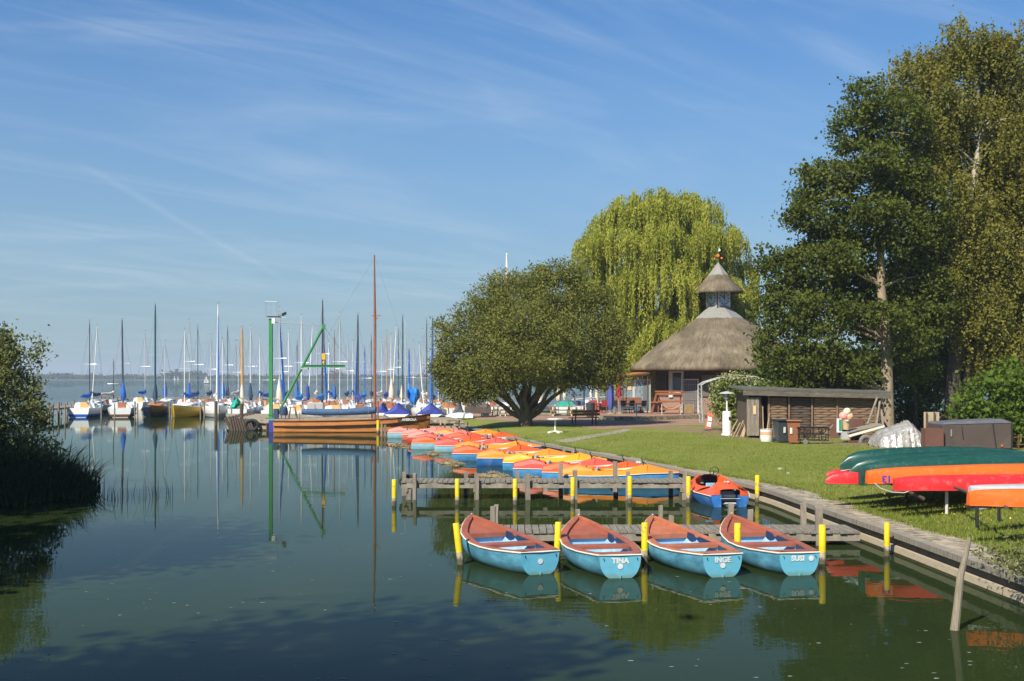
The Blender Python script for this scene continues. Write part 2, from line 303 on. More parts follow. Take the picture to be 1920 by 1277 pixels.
def brickmat():
    m = bpy.data.materials.new('red_brick_wall'); m.use_nodes = True; nt = m.node_tree; b = nt.nodes['Principled BSDF']
    t = N(nt, 'ShaderNodeTexCoord'); br = N(nt, 'ShaderNodeTexBrick'); Lk(nt, t.outputs['UV'], br.inputs[0])
    br.inputs['Scale'].default_value = 1; br.inputs['Brick Width'].default_value = .26; br.inputs['Row Height'].default_value = .085; br.inputs['Mortar Size'].default_value = .014
    br.inputs['Color1'].default_value = (.26,.085,.05,1); br.inputs['Color2'].default_value = (.19,.075,.05,1); br.inputs['Mortar'].default_value = (.42,.38,.32,1)
    Lk(nt, br.outputs[0], b.inputs['Base Color']); b.inputs['Roughness'].default_value = .9
    return m
X['brick'] = brickmat()
def thatchmat():
    m = bpy.data.materials.new('weathered_reed_thatch'); m.use_nodes = True; nt = m.node_tree; b = nt.nodes['Principled BSDF']
    t = N(nt, 'ShaderNodeTexCoord')
    mp = N(nt, 'ShaderNodeMapping'); mp.inputs['Scale'].default_value = (3.2, .55, 1); Lk(nt, t.outputs['UV'], mp.inputs[0])
    n = N(nt, 'ShaderNodeTexNoise'); n.inputs['Scale'].default_value = 2.2; n.inputs['Detail'].default_value = 10; n.inputs['Roughness'].default_value = .75; Lk(nt, mp.outputs[0], n.inputs[0])
    n2 = N(nt, 'ShaderNodeTexNoise'); n2.inputs['Scale'].default_value = .7; n2.inputs['Detail'].default_value = 6; Lk(nt, t.outputs['Object'], n2.inputs[0])
    r = N(nt, 'ShaderNodeValToRGB'); r.color_ramp.elements[0].position = .3; r.color_ramp.elements[0].color = (.088,.069,.046,1); r.color_ramp.elements[1].position = .72; r.color_ramp.elements[1].color = (.275,.225,.155,1)
    Lk(nt, n.outputs[0], r.inputs[0])
    r2 = N(nt, 'ShaderNodeMapRange'); r2.inputs[1].default_value = .35; r2.inputs[2].default_value = .65; r2.inputs[3].default_value = .68; r2.inputs[4].default_value = 1.18; Lk(nt, n2.outputs[0], r2.inputs[0])
    mu = N(nt, 'ShaderNodeMix', data_type='RGBA', blend_type='MULTIPLY'); mu.inputs[0].default_value = 1; Lk(nt, r.outputs[0], mu.inputs[6]); Lk(nt, r2.outputs[0], mu.inputs[7])
    Lk(nt, mu.outputs[2], b.inputs['Base Color']); b.inputs['Roughness'].default_value = .95; b.inputs['Specular IOR Level'].default_value = .1
    bp = N(nt, 'ShaderNodeBump'); bp.inputs['Distance'].default_value = .05; Lk(nt, n.outputs[0], bp.inputs['Height']); Lk(nt, bp.outputs[0], b.inputs['Normal'])
    return m
X['thatch'] = thatchmat()
def text_mesh(body, size, name, m, parent, M, bold=.0, extrude=.002, label=None):
    cu = bpy.data.curves.new(name, 'FONT'); cu.body = body; cu.size = size; cu.align_x = 'CENTER'; cu.align_y = 'CENTER'; cu.offset = bold; cu.extrude = extrude; cu.resolution_u = 3
    o = bpy.data.objects.new(name+'_tmp', cu); COL.objects.link(o); bpy.context.view_layer.update()
    dg = bpy.context.evaluated_depsgraph_get(); me = bpy.data.meshes.new_from_object(o.evaluated_get(dg)); me.transform(M)
    bpy.data.objects.remove(o); me.materials.clear(); me.materials.append(m); me.name = name
    ob = bpy.data.objects.new(name, me); COL.objects.link(ob); ob.parent = parent
    if label: ob['label'] = label
    return ob
# ================================================================ SETTING
# ---- water
def watermat():
    m = bpy.data.materials.new('lake_water'); m.use_nodes = True; nt = m.node_tree; b = nt.nodes['Principled BSDF']
    t = N(nt, 'ShaderNodeTexCoord'); s = N(nt, 'ShaderNodeSeparateXYZ'); Lk(nt, t.outputs['Object'], s.inputs[0])
    n0 = N(nt, 'ShaderNodeTexNoise'); n0.inputs['Scale'].default_value = .06; n0.inputs['Detail'].default_value = 3
    mp0 = N(nt, 'ShaderNodeMapping'); mp0.inputs['Scale'].default_value = (.5, 1.6, 1); Lk(nt, t.outputs['Object'], mp0.inputs[0]); Lk(nt, mp0.outputs[0], n0.inputs[0])
    mu = N(nt, 'ShaderNodeMix', data_type='RGBA'); Lk(nt, n0.outputs[0], mu.inputs[0]); mu.inputs[6].default_value = (.015,.026,.0075,1); mu.inputs[7].default_value = (.024,.038,.012,1)
    nt.nodes.remove(b); df = N(nt, 'ShaderNodeBsdfDiffuse'); Lk(nt, mu.outputs[2], df.inputs[0]); gl = N(nt, 'ShaderNodeBsdfGlossy'); gl.inputs['Roughness'].default_value = .012; gl.inputs[0].default_value = (.80,.86,.84,1)
    fr = N(nt, 'ShaderNodeFresnel'); fr.inputs[0].default_value = 1.33; msx = N(nt, 'ShaderNodeMixShader'); Lk(nt, mth(nt, 'POWER', fr.outputs[0], 1.6), msx.inputs[0]); Lk(nt, df.outputs[0], msx.inputs[1]); Lk(nt, gl.outputs[0], msx.inputs[2]); Lk(nt, msx.outputs[0], nt.nodes['Material Output'].inputs['Surface'])
    # wind ripples: sheltered in the harbour, stronger on the open lake beyond the back pier
    far = N(nt, 'ShaderNodeMapRange'); far.inputs[1].default_value = 95; far.inputs[2].default_value = 210; far.inputs[3].default_value = .0; far.inputs[4].default_value = 1.; Lk(nt, s.outputs[1], far.inputs[0])
    band = N(nt, 'ShaderNodeTexNoise'); band.inputs['Scale'].default_value = .05; band.inputs['Detail'].default_value = 4
    mpb = N(nt, 'ShaderNodeMapping'); mpb.inputs['Scale'].default_value = (.22, 1.8, 1); Lk(nt, t.outputs['Object'], mpb.inputs[0]); Lk(nt, mpb.outputs[0], band.inputs[0])
    bandr = N(nt, 'ShaderNodeMapRange'); bandr.inputs[1].default_value = .45; bandr.inputs[2].default_value = .7; bandr.inputs[3].default_value = .25; bandr.inputs[4].default_value = 1.5; Lk(nt, band.outputs[0], bandr.inputs[0])
    def wv(scale, sx, sy, det):
        mp = N(nt, 'ShaderNodeMapping'); mp.inputs['Scale'].default_value = (sx, sy, 1); mp.inputs['Rotation'].default_value = (0, 0, .25); Lk(nt, t.outputs['Object'], mp.inputs[0])
        n = N(nt, 'ShaderNodeTexNoise'); n.inputs['Scale'].default_value = scale; n.inputs['Detail'].default_value = det; Lk(nt, mp.outputs[0], n.inputs[0]); return n.outputs[0]
    w1 = wv(1.1, .8, 1.6, 3); w2 = wv(3.2, .9, 1.3, 3)
    h = mth(nt, 'ADD', mth(nt, 'MULTIPLY', w1, mth(nt, 'MULTIPLY', .0038, bandr.outputs[0])), mth(nt, 'MULTIPLY', w2, mth(nt, 'MULTIPLY', .0007, bandr.outputs[0])))
    bigw = wv(.9, 1, 1.5, 6)
    h = mth(nt, 'ADD', h, mth(nt, 'MULTIPLY', bigw, mth(nt, 'MULTIPLY', far.outputs[0], .16)))
    bp = N(nt, 'ShaderNodeBump'); bp.inputs['Strength'].default_value = 1; bp.inputs['Distance'].default_value = 1; Lk(nt, h, bp.inputs['Height']); [Lk(nt, bp.outputs[0], q_.inputs['Normal']) for q_ in (gl, fr)]
    return m
b = MB(); b.add([(-9000,-300,0),(9000,-300,0),(9000,9000,0),(-9000,9000,0)], [(0,1,2,3)])
setp(b.build('lake_water', watermat()), 'still green lake water', kind='structure')

# ---- quay line (front top edge) measured at z .42
QZ = .42
QP = [W(px, py, QZ) for px, py in ((1892,1076),(1796,1042),(1677,999),(1601,974),(1506,941),(1427,913),(1298,887),(1195,864),(1000,829),(940,817),(898,806),(831,790))]
QP = [Vector((8.7, -30, QZ)), Vector((8.15, 12, QZ))]+QP
QP[-1] = Vector((-4.84, 84.5, QZ)); QP.append(Vector((-7.0, 98, QZ)))
QY = np.array([p.y for p in QP]); QX = np.array([p.x for p in QP])
def qx(Y): return float(np.interp(Y, QY, QX))
def qw(Y): return float(np.interp(Y, [0, 33, 42, 60], [1.05, .95, .6, .45]))
def sstep(t): t = max(0., min(1., t)); return t*t*(3-2*t)
def gz(x, y):
    d = x-qx(y)-qw(y); return .405+.195*sstep(d/3.0)
def G(px, py):
    z = .6
    for _ in range(6):
        p = W(px, py, z); z = gz(p.x, p.y)
    return Vector((p.x, p.y, z))
# ---- land
ds = [0,.12,.3,.55,.8,1.1,1.5,2,2.5,3,3.6,4.2,5,6,7,8,9,10,11,12.5,14,16,18,21,25,30,36,45,60,90]
ys = list(np.arange(-30, 10, 4))+list(np.arange(10, 62, .5))+list(np.arange(62, 99.1, 1.))
vs = []; fs = []
DL = [(G(px, py), r) for px, py, r in ((1150,803,.6),(1240,802,1.6),(1330,805,2.4),(1400,817,2.2),(1450,824,1.6),(1560,830,1.5),(1680,838,1.4),(1790,848,1.2))]
def seg_d(p, a, b_):
    ab = (b_-a).to_2d(); t = max(0, min(1, (p-a).to_2d().dot(ab)/ab.length_squared)); return ((a+(b_-a)*t)-p).to_2d().length, t
dirt = []
for y in ys:
    for d in ds:
        x = qx(y)+qw(y)+d; z = gz(x, y)+(0.012*math.sin(x*2.3+y)*math.sin(y*1.7) if d > .4 else 0)
        vs.append((x, y, z)); p = Vector((x, y, 0)); v = -1
        for i in range(len(DL)-1):
            dd, t = seg_d(p, DL[i][0], DL[i+1][0]); r = DL[i][1]*(1-t)+DL[i+1][1]*t; v = max(v, 1-dd/r)
        if y > 63 and x > 14: v = max(v, .4)
        if d < .3: v = max(v, .05)
        dirt.append(v)
nc = len(ds)
for i in range(len(ys)-1):
    for k in range(nc-1): fs.append((i*nc+k, i*nc+k+1, (i+1)*nc+k+1, (i+1)*nc+k))
# skirts down into the water
b = MB(); b.add(vs, fs, True)
o_land = b.build('ground', None, ang=80) if False else None
def lawnmat():
    m = bpy.data.materials.new('mown_lawn'); m.use_nodes = True; nt = m.node_tree; b = nt.nodes['Principled BSDF']
    t = N(nt, 'ShaderNodeTexCoord')
    def nz(s, d, rr=.6):
        n = N(nt, 'ShaderNodeTexNoise'); n.inputs['Scale'].default_value = s; n.inputs['Detail'].default_value = d; n.inputs['Roughness'].default_value = rr; Lk(nt, t.outputs['Object'], n.inputs[0]); return n.outputs[0]
    def ramp(f, a, b_, ca, cb):
        r = N(nt, 'ShaderNodeValToRGB'); r.color_ramp.elements[0].position = a; r.color_ramp.elements[1].position = b_; r.color_ramp.elements[0].color = (*ca, 1); r.color_ramp.elements[1].color = (*cb, 1); Lk(nt, f, r.inputs[0]); return r.outputs[0]
    g1 = ramp(nz(9, 8, .8), .3, .7, (.085,.130,.015), (.30,.33,.065))
    g2 = ramp(nz(.5, 8, .7), .34, .68, (.15,.215,.026), (.38,.33,.11))
    mu = N(nt, 'ShaderNodeMix', data_type='RGBA'); mu.inputs[0].default_value = .5; Lk(nt, g1, mu.inputs[6]); Lk(nt, g2, mu.inputs[7])
    dt = ramp(nz(6, 8, .75), .3, .7, (.20,.135,.08), (.36,.27,.165))
    a = N(nt, 'ShaderNodeAttribute', attribute_name='dirt')
    f = N(nt, 'ShaderNodeMapRange'); f.inputs[1].default_value = .48; f.inputs[2].default_value = .78; Lk(nt, mth(nt, 'ADD', mth(nt, 'MULTIPLY', a.outputs['Fac'], .8), nz(1.3, 7, .75)), f.inputs[0])
    f2 = mth(nt, 'MULTIPLY', f.outputs[0], mth(nt, 'GREATER_THAN', a.outputs['Fac'], -.6))
    m2 = N(nt, 'ShaderNodeMix', data_type='RGBA'); Lk(nt, f2, m2.inputs[0]); Lk(nt, mu.outputs[2], m2.inputs[6]); Lk(nt, dt, m2.inputs[7])
    Lk(nt, m2.outputs[2], b.inputs['Base Color']); b.inputs['Roughness'].default_value = .95; b.inputs['Specular IOR Level'].default_value = .1
    bp = N(nt, 'ShaderNodeBump'); bp.inputs['Distance'].default_value = .05; Lk(nt, nz(30, 6, .8), bp.inputs['Height']); Lk(nt, bp.outputs[0], b.inputs['Normal'])
    return m
X['lawn'] = lawnmat()
o = b.build('lawn', X['lawn'], ang=80); a = o.data.attributes.new('dirt', 'FLOAT', 'POINT'); a.data.foreach_set('value', dirt)
setp(o, 'sunlit mown lawn behind the quay', kind='structure')

def ribbon(b, path, offs, smooth=False):
    # path of points, offs = list of (offset landward, z) profile
    rows = []
    for i, p in enumerate(path):
        t = (path[min(i+1, len(path)-1)]-path[max(i-1, 0)]); t = Vector((t.x, t.y, 0)).normalized(); n = Vector((t.y, -t.x, 0))
        if n.x < 0: n = -n
        rows.append([Vector((p.x, p.y, 0))+n*(o_(p.y) if callable(o_) else o_)+Vector((0, 0, z)) for o_, z in offs])
    b.loft(rows, False, False, False, smooth)
QF = []
for y in list(np.arange(-30, 12, 6))+list(np.arange(12, 84.5, .8))+[84.5]: QF.append(Vector((qx(y), y, 0)))
QF = [Vector((sum(qx(p.y+k*.7) for k in (-2,-1,0,1,2))/5, p.y, 0)) for p in QF]
X['wall_sheet'] = mat('dark_timber_sheet', (.14,.115,.08), .85, .35, 3, (1,1,4), .004, 12, dirt=(.06,.05,.03), damt=.6)  # dark timber sheet, set back between beam and footing
root = thing('quay_wall', 'weathered timber capped quay wall beside the rental boats', 'quay', (8, 20, 0))
b = wmb(root); ribbon(b, QF, [(0, .315), (0, .425), (.20, .43), (.20, .315), (0, .315)]); b.build('edge_beam', X['plank_grey'], root)
b = wmb(root); ribbon(b, QF, [(.12, .30), (.10, -.1)]); b.build('wall_sheet', X['wall_sheet'], root)
b = wmb(root); ribbon(b, QF, [(.10, .16), (.02, .155), (.0, .045)]); b.build('footing', X['footing'], root)
b = wmb(root); ribbon(b, QF, [(.0, .045), (-.012, -.15)]); b.build('waterline_band', X['algae'], root)
b = MB(); ribbon(b, QF, [(.20, .40), (.2, .418), (lambda y: qw(y)*.6, .42), (lambda y: qw(y)+.06, .415)]); setp(b.build('quay_walkway', X['concrete']), 'narrow worn concrete walkway along the quay edge', kind='structure')

# ---- paths
def strip(name, up, lo, dz, m, label, n=40):
    def res(pl):
        pts = [G(*p) for p in pl]; d = [0]
        for a_, b_ in zip(pts, pts[1:]): d.append(d[-1]+(b_-a_).length)
        return [Vector([float(np.interp(d[-1]*i/n, d, [p[k] for p in pts])) for k in range(3)]) for i in range(n+1)]
    A, B = res(up), res(lo); rows = []
    for p, q in zip(A, B):
        rows.append([(lambda v: Vector((v.x, v.y, gz(v.x, v.y)+dz)))(p.lerp(q, k/6)) for k in range(7)])
    b = MB(); b.loft(rows, False, False, False, True); return setp(b.build(name, m), label, kind='structure')
def pathmat():
    m = mat('red_brick_paving', (.30,.185,.12), .9, .2, 1.2, (1, 1, 1), .004, 30, dirt=(.16,.10,.065), damt=.5, dscale=2); return m
X['paving'] = pathmat(); X['stone'] = mat('grey_path_slabs', (.30,.27,.21), .9, .25, 3, bump=.004, dirt=(.15,.14,.08), damt=.5)
strip('brick_path', [(846,779),(900,778),(1000,777.5),(1100,777.5),(1200,778),(1330,779),(1440,780)], [(850,783),(900,787),(960,791),(1060,797),(1125,806),(1200,801),(1300,797),(1360,800)], .008, X['paving'], 'reddish brick paving leading past the thatched pavilion')
strip('harbour_square', [(842,775.6),(1000,775.6),(1200,775.6),(1500,775.6)], [(838,782),(900,778.6),(1000,778),(1440,780.5)], .016, X['concrete'], 'pale paved ground behind the round tree')
strip('stone_path', [(1037,827),(1090,819),(1140,811),(1172,805)], [(1062,831),(1110,821.5),(1160,813),(1186,806)], .012, X['stone'], 'narrow grey slab path crossing the lawn to the quay', 16)

# ---- concrete jetty with the crane
PZ = .70; PY = 79.2
root = thing('concrete_jetty', 'long pale concrete jetty carrying the green crane', 'jetty', (-11, 85, 0))
xl = at(430, 0, PY).x; xr = -3.2
b = wmb(root); b.prism([(xl, PY), (xr, PY), (-5.9, 93), (xl-3.5, 93)], PZ-.22, PZ); b.build('deck', X['concrete'], root)
b = wmb(root); b.prism([(xl+.2, PY+.15), (xr, PY+.15), (-5.9, 92.8), (xl-3.2, 92.8)], -.3, PZ-.22); b.build('wall', X['footing'], root)
b = wmb(root); b.box(((xl+xr)/2, PY+.13, .03), (xr-xl-.2, .06, .12)); b.build('waterline_band', X['algae'], root)
for px in (458, 471, 500, 512): 
    b = wmb(root); p = at(px, 0, PY); b.box((p.x, PY+.08, .2), (.09, .14, .75)); b.build('fender_post', X['rust'], root)
b = wmb(root)
for k in range(9):
    b = wmb(root); b.bar((xl+.1-.02*k, PY+.3+k*1.4, -.1), (xl-.35-.1*k, PY+.3+k*1.4, .86), .22, .16); b.build('fender_timber', X['wood_dark'], root)
    b = wmb(root); b.bar((xl+.25+k*.18, PY-.1, -.1), (xl+.05+k*.16, PY-.05, .9-.02*k), .13, .13); b.build('fender_timber', X['wood_dark'], root)
t = thing('tyre_fender', 'old tyre hung as a fender on the jetty wall', 'tyre', at(472, 797, PY-.12))
b = MB(); b.tube([(0.40*math.cos(a_), 0.02, .32*math.sin(a_)) for a_ in np.linspace(0, 2*math.pi, 20, False)], .11, 8, closed=True); b.build('tyre', X['rubber'], t)
t['category'] = 'tyre'

# ---- back pier of the marina
def pier(name, label, pts, z, w, sp, mdeck, mpost, post_h=.35, cat='pier', post_r=.09):
    root = thing(name, label, cat, (pts[0][0], pts[0][1], 0))
    b = wmb(root); 
    for a_, c in zip(pts, pts[1:]): b.bar((*a_, z), (*c, z), w, .16)
    b.build('deck', mdeck, root)
    n = 0
    for a_, c in zip(pts, pts[1:]):
        a_ = Vector((*a_, 0)); c = Vector((*c, 0)); L = (c-a_).length; d = (c-a_)/L; nn = Vector((d.y, -d.x, 0))
        for i in range(int(L/sp)+1):
            for s_ in (-1, 1):
                n += 1
                if n > 95: break
                p = a_+d*(i*sp+random.uniform(-.3, .3))+nn*s_*(w/2+.08); b = wmb(root); hh = post_h*random.uniform(.5, 1.4)
                b.tube([(p.x, p.y, -.3), (p.x+random.uniform(-.04, .04), p.y, z+hh)], post_r, 7); b.build('post', mpost, root)
    return root
pier('marina_pier', 'long grey timber pier closing the marina towards the open lake', [(-40.5, 92), (-39.0, 101), (-40.6, 112), (-49, 151), (-33, 155), (-10, 156), (18, 160)], .85, 1.6, 4.2, X['wood_grey'], X['wood_grey'], .45)

# ---- far shore and its trees
sh = MB(); fy = 1850
prof = lambda x: 2.4+1.6*math.sin(x*.004+1)+.8*math.sin(x*.013)
rows = []
for i in range(121):
    x = -2600+i*43; h = max(.8, prof(x)); rows.append([(x, fy+40*math.sin(x*.0031), -.3), (x, fy+30+40*math.sin(x*.0031), .8), (x, fy+160, h), (x, fy+900, h+3)])
sh.loft(rows, False, False, False, True)
X['farland'] = mat('far_meadow', (.10,.13,.05), .95, .3, .02)
setp(sh.build('far_shore', X['farland']), 'low green shore across the lake', kind='structure')
# ================================================================ FOLIAGE
def leaf_obj(name, C, size, aspect, m, parent=None, up=.3, drop=None, wid=None, tint=None, loc=None):
    """C: (n,3) leaf centres; every leaf a small pointed quad of its own direction"""
    n = len(C); C = np.asarray(C, float)
    a = RNG.normal(size=(n, 3)); 
    if drop is not None: a = a*drop[1]; a[:, 2] -= drop[0]
    a /= np.linalg.norm(a, axis=1)[:, None]
    nrm = RNG.normal(size=(n, 3)); nrm[:, 2] += up; b_ = np.cross(a, nrm); b_ /= np.linalg.norm(b_, axis=1)[:, None]+1e-9
    s = (size*RNG.uniform(.6, 1.35, n))[:, None]
    fold = np.cross(a, b_)*s*.18
    V = np.stack([C-a*s*.5, C+b_*s*.5*aspect+fold, C+a*s*.5, C-b_*s*.5*aspect+fold], 1).reshape(-1, 3)
    me = bpy.data.meshes.new(name); me.vertices.add(4*n); me.vertices.foreach_set('co', V.astype(np.float32).ravel())
    me.loops.add(4*n); me.loops.foreach_set('vertex_index', np.arange(4*n, dtype=np.int32))
    me.polygons.add(n); me.polygons.foreach_set('loop_start', np.arange(0, 4*n, 4, dtype=np.int32)); me.polygons.foreach_set('loop_total', np.full(n, 4, dtype=np.int32))
    me.update(calc_edges=True)
    at_ = me.attributes.new('tint', 'FLOAT', 'POINT'); tv = RNG.uniform(0, 1, n) if tint is None else tint
    at_.data.foreach_set('value', np.repeat(tv, 4).astype(np.float32))
    me.materials.append(m); o = bpy.data.objects.new(name, me); COL.objects.link(o)
    if parent: o.parent = parent
    if loc is not None: o.location = loc
    return o
def ell_pts(blobs, dens, rmin=.55):
    """clump centres spread in the outer part of ellipsoids (cx,cy,cz,rx,ry,rz)"""
    out = []
    for cx_, cy_, cz_, rx, ry, rz in blobs:
        n = int(dens*(rx*ry+ry*rz+rx*rz)*4.2)
        d = RNG.normal(size=(n, 3)); d /= np.linalg.norm(d, axis=1)[:, None]; r = RNG.uniform(rmin**2, 1.02, n)**.5
        out.append(np.array([cx_, cy_, cz_])+d*r[:, None]*np.array([rx, ry, rz]))
    return np.concatenate(out)
def clumps(P, k, rad, flat=.6):
    n = len(P); kk = RNG.poisson(k, n)+3; idx = np.repeat(np.arange(n), kk)
    off = RNG.normal(size=(len(idx), 3))*rad*RNG.uniform(.6, 1.3, n)[idx][:, None]; off[:, 2] *= flat
    tint = np.clip(RNG.uniform(0, 1, n)[idx]*.55+RNG.uniform(0, .45, len(idx)), 0, 1)
    return P[idx]+off, tint
def limb(b, a, c, r0, r1, n=6, sag=.0, wob=.12):
    a = Vector(a); c = Vector(c); L = (c-a).length; pts = []; rs = []
    for i in range(n+1):
        t = i/n; p = a.lerp(c, t)+Vector((0, 0, math.sin(math.pi*t)*sag*L))
        if 0 < i < n: p += Vector((random.uniform(-1, 1), random.uniform(-1, 1), random.uniform(-.6, .6)))*wob*L/n
        pts.append(p); rs.append(r0+(r1-r0)*t**.8)
    b.tube(pts, rs, 6 if r0 < .12 else 9, cap=False); return pts
def local(root, px, py, Y): return at(px, py, Y)-root.location
def pblobs(root, Y, lst, dep=.9):
    """blobs measured on the photo: (px, py, radius x px, radius y px, depth offset m)"""
    out = []
    for px, py, rx, ry, dy in lst:
        yy = Y+dy; p = local(root, px, py, yy); s = F/yy; out.append((p.x, p.y, p.z, rx/s, max(rx, ry)/s*dep, ry/s))
    return out
LM = {
 'osier': leafmat('osier_leaves', (.135,.155,.024), (.33,.335,.085), .45),
 'willow': leafmat('willow_leaves', (.25,.29,.028), (.60,.60,.11), .48),
 'alder': leafmat('alder_leaves', (.055,.082,.013), (.185,.210,.036), .42, .4),
 'birch': leafmat('birch_leaves', (.155,.160,.022), (.35,.32,.075), .48),
 'hedge': leafmat('hedge_leaves', (.065,.115,.012), (.20,.28,.038), .4),
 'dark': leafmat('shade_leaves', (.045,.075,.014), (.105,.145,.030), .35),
 'vine': leafmat('vine_leaves', (.13,.18,.025), (.34,.38,.10), .35),
 'blossom': leafmat('pale_blossom', (.34,.36,.17), (.50,.48,.30), .3),
 'bush': leafmat('bank_willow_leaves', (.11,.14,.042), (.30,.32,.13), .35),
 'reed': leafmat('reed_blades', (.020,.031,.011), (.060,.074,.028), .3),
 'weeds': leafmat('quay_weeds', (.10,.13,.035), (.28,.28,.11), .35),
 'far': leafmat('far_tree_foliage', (.030,.055,.018), (.06,.085,.03), .1),
}
LM['grass'] = leafmat('grass_blades', (.11,.165,.016), (.34,.37,.08), .35)

def tree(name, label, cat, base, blobs, trunk, lm, bark, leaf, k, rad, dens, limbs=26, flat=.6, up=.3, group=None, rmin=.55, aspect=.6, drop=None, r1=.02, lr=.35, upper=None):
    root = thing(name, label, cat, base, group=group)
    P = ell_pts(blobs, dens, rmin); C, tint = clumps(P, k, rad, flat)
    keep = C[:, 2] > .15; leaf_obj('crown', C[keep], leaf, aspect, lm, root, up, tint=tint[keep], drop=drop)
    b = MB(); pts, rs = trunk; b.tube(pts, rs, 12); pts = [Vector(p) for p in pts]
    for i in range(limbs):
        q = Vector(P[RNG.integers(len(P))]); 
        cand = [(abs((q.z-.35*(q.xy-p.xy).length)-p.z), j) for j, p in enumerate(pts[1:-1])]; j = min(cand)[1]+1
        r = rs[j]*lr; limb(b, pts[j], pts[j].lerp(q, .93), max(r, .03), r1, 7, .06)
    b.build('trunk', bark, root)
    return root, P

def trunkpath(h, r, lean=(0, 0), n=9, wob=.15, tip=.05):
    pts = []; rs = []
    for i in range(n+1):
        t = i/n; pts.append((lean[0]*t+(random.uniform(-wob, wob) if 0 < i < n else 0), lean[1]*t+(random.uniform(-wob, wob) if 0 < i < n else 0), h*t-.05)); rs.append(r*(1-t)**.8+tip+(r*.35 if i == 0 else 0))
    return pts, rs

# round osier by the harbour: many stems from one stool
base = G(985, 799); root = thing('round_osier_tree', 'broad round olive green tree with many stems between jetty and thatched pavilion', 'tree', base)
Yt = base.y
bl = pblobs(root, Yt, [(912,640,78,75,0),(990,600,105,88,.5),(1078,625,82,82,.3),(860,678,46,42,0),(930,690,70,40,-1),(1010,672,90,48,-1.5),(1100,680,70,38,0),(960,560,70,48,1),(1045,555,72,52,.6),(1134,650,38,40,1),(842,640,24,30,.5),(1000,640,110,80,-2.2),(870,720,28,22,0),(1060,700,38,22,-1),(995,640,120,70,2.5),(850,716,30,24,-.3),(832,712,20,24,0),(852,738,24,16,-.2),(884,748,22,10,-.6),(872,736,28,14,-.4),(908,738,28,12,-.8),(1112,714,38,16,-.6),(1150,706,26,16,-.2),(1040,722,34,10,-1.6),(890,724,34,20,-.6),(938,728,30,16,-1.3),(950,712,40,18,-1.5),(1020,708,40,16,-1.8),(1085,705,42,20,-1),(1135,696,34,24,0),(1158,668,20,26,0),(826,690,18,20,0),(878,590,26,22,0),(935,552,26,20,0),(1020,518,34,18,0),(1075,520,24,16,0),(1128,578,26,22,0),(1164,630,14,18,0)])
bl += [(x+random.uniform(-.8,.8)*rx, y, z+random.uniform(.7,1.0)*rz, (.4), (.4), random.uniform(.3,.7)) for x, y, z, rx, ry, rz in bl for _ in range(2)]
P = ell_pts(bl, 3.0, .5); C, tint = clumps(P, 30, .27, .8); leaf_obj('crown', C, .175, .42, LM['osier'], root, .2, tint=tint)
b = MB()
b.tube([(0, 0, -.1), (.02, 0, .5), (.05, 0, 1.0)], [.52, .40, .40], 12)
for i, (dx, dy, hh) in enumerate(((-3.6, .5, 3.3), (-2.4, -1, 4.2), (-1.2, .8, 5), (-.4, -.8, 5.5), (.5, .7, 5.6), (1.3, -.6, 5), (2.1, .6, 4.6), (2.9, -.5, 4.2), (3.8, .3, 3.6), (-3, 1.4, 4.0), (1.7, 1.8, 5.0), (0, -1.9, 4.6))):
    a0 = Vector((dx*.09, dy*.1, .55)); limb(b, a0, (dx, dy, hh), .17, .06, 7, -.03, .22)
    for j in range(4): q = Vector(P[RNG.integers(len(P))]); limb(b, (dx*.72, dy*.72, hh*.74+.1), Vector((dx, dy, hh)).lerp(q, .45), .06, .02, 5, .02)
b.build('trunk', X['bark'], root)

